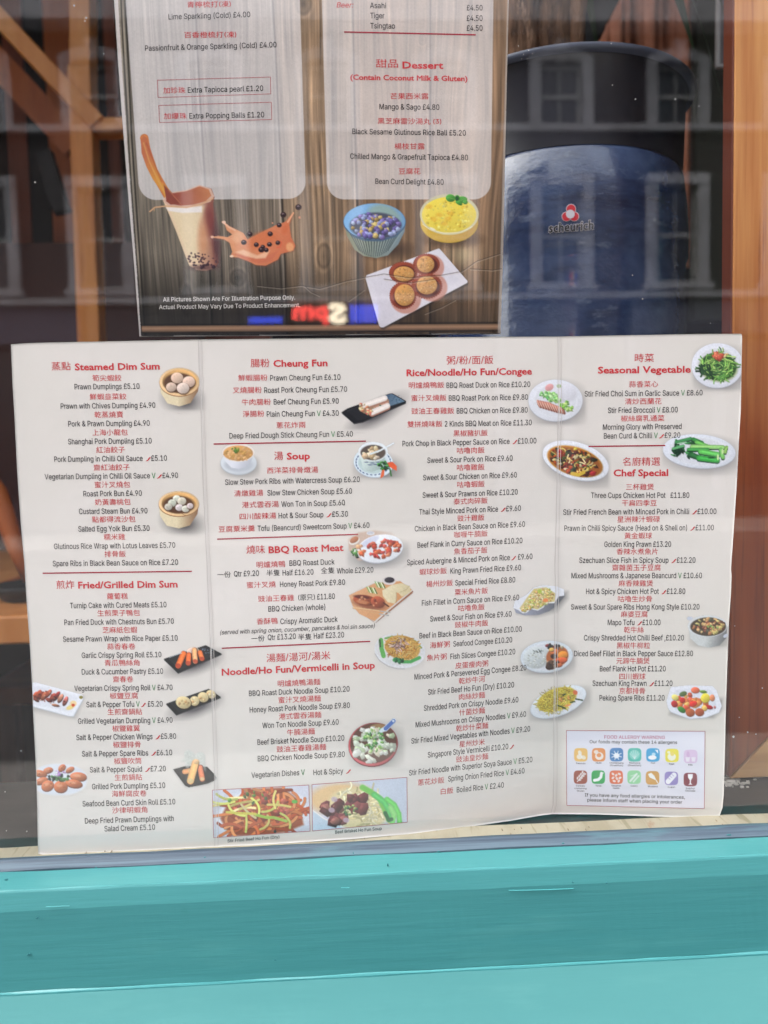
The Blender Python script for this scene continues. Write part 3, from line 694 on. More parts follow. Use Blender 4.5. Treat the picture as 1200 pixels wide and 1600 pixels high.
    c.poly(z(60, 430, 180, 520, 420, 640, 60, 660), (190, 204, 222), 1, 2); c.line(z(60, 430, 180, 520, 420, 630), 1.6, (232, 226, 224))
    c.chunks(18, (*z(370, 450), 30, 18, 12), (7, 10), [(120, 60, 62), (100, 46, 52), (140, 78, 74), (86, 40, 44), (150, 92, 84)], .4, (.7, .95), .4)
    c.chunks(7, (*z(540, 350), 16, 12, 30), (6, 9), [(116, 56, 58), (96, 44, 48)], .45, (.6, .9), .4)
    for (a, b) in ((300, 310), (430, 540), (270, 430)): c.ell(*z(a, b), 5, 4, (190, 170, 190), .8, 10, 1.5)
    c.chunks(16, (*z(470, 430), 12, 8, 0), (1.3, 3), [(90, 130, 70), (166, 186, 110), (50, 96, 66), (210, 206, 150)], .5); c.noise(.03)
    c.clip = None
    # allergy notice
    c = new(883, 1139, 1104, 1266, 'allergen notice with two rows of coloured icons', .7, 33)
    c.poly([(885, 1141.4), (1101.6, 1142.6), (1100.4, 1263.5), (885.6, 1258.4)], (216, 214, 228))
    xs1 = (907.5, 935.4, 963.3, 991.5, 1020.3, 1050, 1079.1); ys1 = (1179.4, 1179.4, 1179.2, 1179.4, 1179.6, 1180.5, 1182)
    xs2 = (907, 934.8, 962.8, 990.8, 1019.6, 1049, 1078.7); ys2 = (1214.4, 1214.2, 1214.4, 1214.4, 1215.4, 1216.2, 1218)
    c1 = ((226, 178, 96), (216, 134, 70), (44, 116, 178), (60, 172, 160), (30, 150, 204), (222, 208, 58), (208, 182, 214))
    c2 = ((150, 74, 60), (44, 160, 84), (218, 108, 70), (142, 204, 154), (198, 146, 70), (136, 122, 184), (118, 26, 50))
    def rr(x, y, r, col):
        c.poly([(x+r*math.copysign(abs(math.cos(t))**.5, math.cos(t)), y+r*math.copysign(abs(math.sin(t))**.5, math.sin(t))) for t in np.linspace(0, 2*math.pi, 33)[:-1]], col, 1, .7)
    for x, y, k in zip(xs1, ys1, c1): rr(x, y, 10.6, k)
    for x, y, k in zip(xs2, ys2, c2): rr(x, y, 10.6, k)
    Wt = (232, 232, 238)
    def ic(i, row): return (xs1[i], ys1[i]) if row == 1 else (xs2[i], ys2[i])
    x, y = ic(0, 1); c.ell(x-1.5, y-3, 2.8, 4, Wt, .75, -20, 1); c.ell(x-2, y+3, 4.4, 4, Wt, .75, 0, 1); c.ell(x+4, y+4, 4, 3, Wt, .7, 30, 1)
    x, y = ic(1, 1); c.ell(x+1, y+2, 6.4, 6, Wt, .85); c.ell(x+.5, y+.5, 3.6, 3.2, c1[1]); c.ell(x-4, y-4.5, 3.6, 3, Wt, .8)
    x, y = ic(2, 1); c.ell(x, y+1.5, 4.6, 4.2, Wt, .9)
    for a in range(0, 360, 45): c.line([(x, y+1), (x+8*math.cos(R(a+20)), y+1+7*math.sin(R(a+20)))], 1.3, Wt, .85)
    x, y = ic(3, 1); c.ell(x, y, 7.8, 7.8, (150, 210, 204), .6)
    for a in range(-70, 80, 28): c.line([(x, y+6), (x+8*math.sin(R(a)), y-7*math.cos(R(a)))], .8, Wt, .6)
    x, y = ic(4, 1); c.ell(x-1, y+4, 6.6, 3.4, Wt); c.poly([(x+3, y-8), (x+8, y-8), (x+8, y-2)], Wt); c.ell(x+1, y-1, 3, 2.6, Wt, .7)
    x, y = ic(5, 1); c.ell(x-.5, y+2, 6.4, 6, Wt, .85); c.ell(x+.5, y-2.5, 3.2, 3.2, (222, 200, 90), .9); c.ell(x-5, y-5, 2.4, 2, Wt, .8)
    x, y = ic(6, 1); c.ell(x-4, y-3, 2.6, 5, (190, 150, 196), .6); c.poly([(x-8, y+1), (x-1, y+1), (x-2, y+8), (x-7, y+8)], Wt, .7); c.poly([(x+1, y+1), (x+8, y+1), (x+7, y+8), (x+2, y+8)], Wt, .7)
    x, y = ic(0, 2); c.line([(x-5, y+7), (x+6, y-7)], 1.2, Wt)
    for k in range(4): c.ell(x-3+k*2.6-1.6, y+3-k*3.1-1.5, 1.2, 2.4, Wt, .9, 10); c.ell(x-3+k*2.6+2, y+3-k*3.1+1.4, 1.2, 2.4, Wt, .9, 75)
    x, y = ic(1, 2); c.line([(x-6, y+5), (x, y+4), (x+4, y), (x+5, y-6)], 4.4, Wt); c.line([(x+5, y-6), (x+8, y-6.5)], 1.2, Wt)
    x, y = ic(2, 2)
    for (a, b, an) in ((-5, -5, 40), (0, -3, -50), (5, -5, 30), (-5, 1, -40), (1, 2, 60), (6, 1, -30), (-3, 6, 20), (4, 6, -60)): c.ell(x+a, y+b, 2.5, 1.6, Wt, .85, an)
    x, y = ic(3, 2); c.line([(x-6, y+6), (x+4, y-5)], 3, Wt, .8); c.line([(x-1, y+7), (x+7, y-2)], 2.6, Wt, .7); c.line([(x-5, y-2), (x+2, y-4)], 1.4, Wt, .6)
    x, y = ic(4, 2); c.poly([(x-7, y-6), (x-2, y-8), (x+3, y-3), (x+6, y+4), (x+1, y+2), (x-5, y-1)], Wt, .95); c.line([(x+6, y+4), (x+8, y+8)], 1.2, Wt)
    x, y = ic(5, 2); c.line([(x-5, y+5), (x+4, y-5)], 8, Wt, .95)
    for k in range(3): c.line([(x-5+k*3, y-1-k*2.5), (x-2+k*3, y+1.5-k*2.5)], .8, c2[5], .9)
    x, y = ic(6, 2); c.poly([(x-4, y-8.6), (x+4, y-8.6), (x+3.6, y-3), (x+1, y+1), (x+.8, y+5.6), (x+3, y+8), (x-3, y+8), (x-.8, y+5.6), (x-1, y+1), (x-3.6, y-3)], Wt)
    return out
def interp(v, pts):
    return np.interp(v, [p[0] for p in pts], [p[1] for p in pts])
PO_L = [(-330, 150), (0, 178), (100, 184.5), (200, 192), (310, 200.5), (420, 210), (526, 218)]
PO_R = [(-330, 806), (0, 795), (260, 789), (400, 786), (526, 782)]

def paint_poster(y0, y1, step, seed=2):
    c = Cv(150, y0, 808, y1, step, seed)
    X, Y = c.X, c.Y
    xl, xr = interp(Y, PO_L), interp(Y, PO_R)
    U = (X-xl)/(xr-xl)*615                       # grain runs with the planks
    rng = np.random.RandomState(11)
    def grain(nu, nv, seed_):
        r = np.random.RandomState(seed_)
        t = r.randn(nv+2, nu+2)
        uu = np.clip(U/615, 0, 1)*nu; vv = (Y+340)/880*nv
        i = np.clip(uu.astype(int), 0, nu); j = np.clip(vv.astype(int), 0, nv)
        fu, fv = uu-i, vv-j
        fv = fv*fv*(3-2*fv)
        return (t[j, i]*(1-fu)+t[j, i+1]*fu)*(1-fv)+(t[j+1, i]*(1-fu)+t[j+1, i+1]*fu)*fv
    bend = grain(16, 5, 1)*7
    U0 = U.copy(); U = U+bend*.8
    g = grain(300, 7, 3)*.085+grain(150, 9, 4)*.075+grain(60, 8, 5)*.06+grain(22, 6, 6)*.05
    fine = grain(520, 26, 7)*.05
    U = U0
    seams = [[(-330, 292), (0, 305), (130, 311), (290, 320.7), (420, 328), (526, 332)], [(-330, 410), (0, 426), (80, 431), (310, 440.7), (420, 445.7), (526, 449)],
             [(-330, 546), (0, 551), (170, 554), (320, 558), (526, 560)], [(-330, 674), (0, 672.7), (310, 671.5), (526, 672)], [(-330, 176), (0, 196), (220, 206), (526, 227)]]
    tone = np.zeros(X.shape+(3,))
    k = np.zeros(X.shape, int)
    for s_ in seams: k += (X > interp(Y, s_)).astype(int)
    cols = np.array([(150, 134, 114), (136, 122, 106), (140, 122, 104), (162, 132, 104), (154, 120, 92), (152, 120, 94)], float)
    tone = cols[np.clip(k, 0, 5)]
    wx = np.clip((X-440)/60, 0, 1)[..., None]
    base = tone*.86*(1+(g*1.5+fine)[..., None])
    warm = np.clip(grain(26, 5, 9)*.5+.3, 0, 1)[..., None]
    base = base*(1-.18*warm*wx)+np.array((196, 150, 112))*(.18*warm*wx)
    for s_ in seams:
        d = X-interp(Y, s_)
        base *= (1-.62*np.exp(-(d/1.5)**2)-.12*np.exp(-((d-3)/4)**2))[..., None]
        base += (22*np.exp(-((d+3.2)/1.5)**2))[..., None]
    # knots
    for (kx, ky, rx, ry, dk) in ((372, 434, 10, 11, .35), (660, 62, 5, 7, .2), (474, 6, 10, 14, .3), (506, 400, 9, 16, .15), (292, 470, 7, 20, .12)):
        d = np.sqrt(((X-kx)/rx)**2+((Y-ky)/ry)**2)
        base *= (1-dk*np.exp(-(d*1.6)**2)-.16*np.exp(-((d-1.1)/.22)**2)+.14*np.exp(-((d-1.5)/.25)**2))[..., None]
    d = np.sqrt(((X-725)/22)**2+((Y-398)/16)**2); base += np.array((46, 50, 40))*(np.exp(-d*d))[..., None]
    # pale rounded panels printed over the boards
    def rbox(lx, rx_, by, rad):
        cxm = (lx+rx_)/2; hw = (rx_-lx)/2
        qx, qy = np.abs(X-cxm)-(hw-rad), (Y-by)+rad
        dd = np.hypot(np.maximum(qx, 0), np.maximum(qy, 0))+np.minimum(np.maximum(qx, qy), 0)-rad
        return np.clip(.5-dd, 0, 1)
    p1 = rbox(interp(Y, [(-330, 176), (0, 196), (293, 217)]), interp(Y, [(-330, 460), (0, 468.5), (290, 477.5)]), 312.5-(X-217)*.008, 27)
    p2 = rbox(interp(Y, [(-330, 500), (0, 503), (293, 511)]), interp(Y, [(-330, 776), (0, 771), (293, 767)]), 311.5, 27)
    lum = base.mean(-1, keepdims=True); base = base+(lum-base)*(.20-.18*wx)     # silvered by age, more so on the left
    pm = np.maximum(p1, p2)[..., None]*.68
    base = base*(1-pm)+np.array((222, 216, 219))*pm
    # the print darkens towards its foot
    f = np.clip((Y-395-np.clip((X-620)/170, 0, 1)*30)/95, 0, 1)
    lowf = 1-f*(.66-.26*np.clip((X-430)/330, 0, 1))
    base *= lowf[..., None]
    yb = 508.5-(X-218)*.006
    dd = (Y-yb)
    strip = np.clip(dd/1.2, 0, 1)*np.clip((12-dd)/1.2, 0, 1)
    sc_ = np.array((158, 122, 96))*(1+.35*grain(30, 200, 12)*0)[..., None]*(1.06-.5*np.abs(dd-5)/7)[..., None]
    base = base*(1-strip[..., None])+np.clip(sc_, 0, 255)*strip[..., None]
    base *= (1-.6*np.exp(-((dd-11.5)/1.4)**2)-.5*np.exp(-((dd+.8)/1.6)**2))[..., None]
    # worn white edges of the card, dark line inside the left one
    el = X-xl
    base *= (1-.75*np.clip(1-np.abs(el-interp(Y, [(0, 11), (300, 6), (526, 3)]))/2.2, 0, 1))[..., None]
    w1 = np.clip((interp(Y, [(0, 7), (300, 5), (526, 3)])+rng.randn(*X.shape)*.3-el)/1.0, 0, 1)[..., None]
    base = base*(1-w1)+np.array((196, 186, 184))*w1
    er = xr-X
    w2 = np.clip((interp(Y, [(0, 3), (526, 5)])-er)/1.2, 0, 1)[..., None]*.75
    base = base*(1-w2)+np.array((176, 166, 160))*w2
    S = (slice(0, c.ny), slice(0, c.nx))
    c.c = np.clip(base, 0, 255); c.a[:] = 1
    if y1 < 100: return c
    # ---- bubble tea
    z = Z(220, 180, 4.615)
    c.line(z(25, 165, 40, 250, 80, 380, 130, 470, 170, 540, 215, 620), 13, (186, 112, 62), 1, 1, .25)
    c.poly(z(0, 180, 20, 145, 45, 165, 75, 260, 110, 360, 150, 490, 175, 500, 260, 600, 240, 640, 190, 640, 165, 570, 130, 520, 85, 460, 40, 370, 5, 270), (184, 104, 70), 1, 1.2, ((206, 140, 60), *z(20, 300), *z(110, 480)))
    c.line(z(20, 200, 60, 330, 120, 460, 190, 590), 2.2, (214, 168, 96), .6, 2)
    c.line(z(40, 200, 90, 330, 150, 480), 1.6, (140, 62, 44), .5, 2)
    c.poly(z(175, 650, 160, 610, 200, 560, 330, 540, 420, 505, 510, 530, 532, 590, 520, 640, 530, 820, 562, 1060, 540, 1100, 470, 1122, 400, 1115, 350, 1085, 320, 1010, 260, 850, 215, 740), (224, 194, 162), 1, 1, ((120, 60, 50), *z(395, 800), *z(560, 790)))
    c.poly(z(205, 680, 400, 660, 470, 650, 420, 780, 400, 900, 410, 1040, 350, 1050, 290, 900), (226, 206, 170), .75, 6)
    c.poly(z(180, 665, 330, 670, 440, 655, 440, 700, 300, 705, 200, 690), (232, 224, 226), .85, 2)
    c.blur(*z(500, 760), 9, 30, (120, 56, 54), .8, -4, 1.2); c.blur(*z(545, 930), 6, 34, (80, 44, 50), .8, -4, 1.2); c.blur(*z(450, 900), 9, 34, (206, 140, 100), .6, 0, 1.4)
    c.poly(z(160, 620, 200, 560, 330, 540, 425, 503, 505, 530, 530, 585, 500, 625, 400, 655, 300, 665, 200, 655), (206, 168, 150))
    c.poly(z(180, 620, 215, 565, 330, 548, 425, 512, 490, 535, 508, 580, 470, 620, 380, 645, 290, 652, 215, 640), (148, 74, 62), 1, 1, ((190, 122, 84), *z(250, 600), *z(500, 560)))
    c.poly(z(165, 500, 255, 590, 300, 640, 215, 645, 185, 620), (136, 66, 54), 1, 1.2); c.line(z(200, 540, 290, 640), 1.6, (200, 130, 96), .6, 1.4)
    c.line(z(65, 695, 100, 665, 180, 655, 330, 665, 440, 640, 520, 600), 2, (206, 160, 122)); c.line(z(100, 665, 95, 690), 1.2, (190, 150, 110))
    for k in range(46):
        b_ = c.rng.uniform(990, 1105); a, b = z(c.rng.uniform(325+(b_-990)*.35, 553), b_)
        if b-180 > 0: c.ell(a, b, c.rng.uniform(1.1, 2.3), c.rng.uniform(1, 1.9), (66, 38, 50), .85)
    c.blur(*z(450, 1100), 24, 5, (90, 60, 62), .7, 0, 1.3); c.chunks(10, (*z(450, 1085), 20, 4, 0), (1.4, 2.6), [(60, 34, 46)], .6)
    # ---- splash with pearls
    sp = z(600, 770, 640, 800, 680, 820, 740, 850, 770, 895, 820, 870, 900, 830, 980, 790, 1040, 770, 1100, 700, 1070, 790, 1085, 880, 1115, 940, 1100, 975, 1010, 1000, 990, 1040, 900, 1085, 830, 1080, 770, 1050, 700, 1025, 645, 1022, 660, 985, 640, 920, 600, 895, 505, 880, 560, 870, 625, 880, 660, 860, 620, 830)
    c.poly([(x+1, y+2) for x, y in sp], (120, 70, 56), .5, 3)
    c.poly(sp, (222, 152, 112), 1, 1, ((204, 112, 78), *z(700, 850), *z(1050, 1000)))
    c.poly(z(660, 1000, 760, 1010, 860, 1035, 960, 990, 1000, 970, 940, 1050, 850, 1070, 760, 1045), (200, 110, 84), .8, 3)
    c.poly(z(680, 985, 740, 970, 840, 1010, 930, 975, 900, 1030, 830, 1035, 750, 1015), (236, 190, 158), .85, 3)
    c.ell(*z(880, 900), 24, 13, (206, 110, 70), .7, -20, 7); c.ell(*z(700, 880), 9, 9, (230, 176, 140), .6, 0, 5); c.ell(*z(1075, 950), 6, 7, (234, 172, 122), .8, 0, 3); c.ell(*z(1040, 820), 5, 9, (206, 104, 66), .6, 20, 4); c.line(z(985, 905, 1015, 915, 1005, 950, 980, 955), 2, (214, 96, 70), .8)
    c.line(z(590, 770, 640, 810, 680, 830), 2.6, (232, 180, 150)); c.ell(*z(600, 772), 2.8, 2.4, (236, 196, 172)); c.line(z(1100, 705, 1060, 770), 2.6, (230, 166, 130)); c.ell(*z(655, 1017), 3, 1.8, (240, 206, 180)); c.ell(*z(515, 878), 2.6, 2, (226, 178, 150)); c.ell(*z(1145, 738), 1.8, 2, (206, 140, 110)); c.ell(*z(950, 778), 1.2, 1.2, (220, 150, 120))
    for (a, b, r) in ((1137, 663, 5), (1028, 718, 4.8), (998, 793, 4), (933, 856, 4.2), (786, 858, 4.4), (743, 917, 4.3), (833, 934, 4), (928, 932, 4), (988, 920, 3.8), (870, 970, 4.8), (905, 972, 3.8), (880, 950, 3.6)):
        x, y = z(a, b); c.ell(x, y, r, r*.92, (54, 34, 36)); c.ell(x-.6, y-1.3, r*.4, r*.28, (150, 130, 140), .8, 0, 1); c.ell(x+.2, y+.8, r*.5, r*.35, (30, 16, 20), .8)
    # ---- bowl of taro balls
    z = Z(520, 290, 5)
    c.blur(*z(400, 500), 46, 14, (60, 46, 40), .75, 0, 1.3)
    c.poly(z(82, 270, 110, 390, 170, 500, 240, 550, 340, 566, 430, 545, 510, 460, 560, 360, 570, 270), (140, 144, 124), 1, 1, ((122, 140, 152), *z(200, 400), *z(560, 400)))
    for k in range(17):
        t = -1+2*(k+.5)/17; x0_, x1_ = 326+t*225, 320+t*120
        c.line(z(x0_, 395-abs(t)**2*60, x0_+(x1_-x0_)*.5, 470-abs(t)**2*60, x1_, 552-abs(t)**2*50), 1.1, (50, 62, 66), .85); c.line(z(x0_+12, 400-abs(t)**2*60, x1_+8, 548-abs(t)**2*50), 1.2, (176, 190, 190), .35)
    c.ell(*z(326, 285), 48.8, 29, (62, 88, 118)); c.ell(*z(326, 280), 48, 28.2, (128, 172, 214), 1, 0, 1, .12, (-.7, 0)); c.ell(*z(400, 240), 26, 17, (150, 168, 150), .75, 20, 6)
    c.ell(*z(335, 315), 40, 21, (74, 78, 96), 1, 0, 3)
    c.chunks(95, (*z(335, 315), 38, 19.5, 0), (2.9, 4.2), [(104, 92, 156), (140, 138, 190), (186, 156, 90), (158, 168, 200), (126, 110, 170), (196, 172, 110), (96, 84, 140), (150, 160, 206)], .42, (.85, 1), .35)
    c.line(z(100, 330, 160, 400, 250, 430, 380, 432, 500, 395, 560, 320), 1.6, (84, 108, 132), .9)
    # ---- bowl of mango sago
    c.blur(*z(930, 420), 44, 12, (70, 52, 40), .7, 0, 1.3)
    c.ell(*z(910, 290), 45, 31.5, (206, 168, 66), 1, 0, 1, .1); c.poly(z(690, 270, 720, 370, 790, 425, 920, 445, 1040, 420, 1110, 350, 1135, 260), (214, 176, 70), 1, 1, ((190, 150, 80), *z(700, 300), *z(1100, 420)))
    c.ell(*z(910, 225), 46, 32, (206, 200, 168), .9); c.ell(*z(908, 228), 42.5, 28, (232, 208, 82), 1, 0, 1, .06)
    c.chunks(110, (*z(908, 235), 38, 24, 0), (.9, 2.4), [(236, 218, 110), (224, 190, 62), (238, 224, 130), (226, 180, 56)], .95, lite=.1, al=.6)
    for (a, b) in ((830, 230), (920, 215), (750, 165), (870, 295), (790, 260), (900, 260)): c.ell(*z(a, b), 5.4, 3.6, (226, 168, 56), .55, 0, 3)
    c.line(z(700, 300, 760, 345, 870, 372, 1000, 365, 1090, 320), 1.2, (236, 226, 190), .8); c.ell(*z(780, 338), 5, 1.6, (240, 234, 220), .8, 25)
    for (a, b, rx, ry, an) in ((920, 98, 7.6, 6, 10), (1005, 112, 9, 5.4, -10), (972, 98, 4, 5, 0), (985, 135, 6, 3, 30), (1035, 130, 4, 3.4, 0)): c.ell(*z(a, b), rx, ry, (76, 146, 60), 1, an, .8, .3)
    c.ell(*z(970, 100), 3, 4, (36, 84, 42)); c.line(z(885, 90, 960, 108), .8, (120, 180, 90), .8); c.line(z(1050, 100, 980, 118), .8, (120, 180, 90), .8)
    # ---- tray of four cakes
    tr = z(255, 720, 265, 700, 810, 497, 830, 492, 845, 505, 1052, 745, 1050, 760, 395, 1108, 375, 1108, 362, 1095)
    c.poly([(x+1.5, y+3) for x, y in tr], (40, 34, 34), .6, 3); c.poly(tr, (220, 214, 224)); c.poly(z(300, 740, 810, 540, 990, 740, 400, 1050), (212, 206, 218), .6, 3)
    for (a, b, r) in ((765, 640, 21), (780, 795, 23), (580, 700, 21), (570, 885, 24)): c.ell(*z(a, b), r, r*.96, (190, 120, 100), .7, 0, 2.5)
    for (cx, cy, rx, ry, ix, iy, irx, iry) in ((732, 615, 98, 78, 725, 615, 68, 65), (550, 680, 105, 80, 555, 690, 80, 58), (735, 785, 115, 95, 735, 778, 80, 72), (548, 860, 100, 100, 560, 855, 78, 84)):
        x, y = z(cx, cy)
        for a in range(0, 360, 10): c.ell(x+rx/5*1.0*math.cos(R(a)), y+ry/5*math.sin(R(a)), 1.5, 1.5, (138, 62, 46))
        c.ell(x, y, rx/5, ry/5, (142, 66, 48), 1, 0, 1, .15); c.ell(x+1.5, y+1.5, rx/5*.82, ry/5*.82, (84, 36, 32), .9, 0, 2)
        x, y = z(ix, iy); c.ell(x, y, irx/5, iry/5, (206, 150, 88), 1, 0, 1, .16); c.chunks(60, (x, y, irx/5*.9, iry/5*.9, 0), (.8, 1.5), [(222, 176, 116), (190, 128, 70), (214, 160, 96)], .8, al=.6)
    for pts in ((402, 446, 440, 450, 470, 446, 500, 451, 541, 439, 572, 433), (572, 433, 600, 428, 640, 434, 690, 430, 722, 424), (722, 424, 745, 408, 782, 396), (664, 490, 690, 480, 712, 468), (735, 420, 770, 422, 784, 420), (476, 447, 486, 456, 500, 462), (545, 470, 570, 452), (600, 436, 640, 442, 680, 436)):
        p = [(pts[i], pts[i+1]) for i in range(0, len(pts), 2)]
        c.line([(x, y+1.6) for x, y in p], 1.2, (200, 188, 176), .4); c.line(p, 1.1, (46, 34, 30), .6)
    c.noise(.022)
    return c
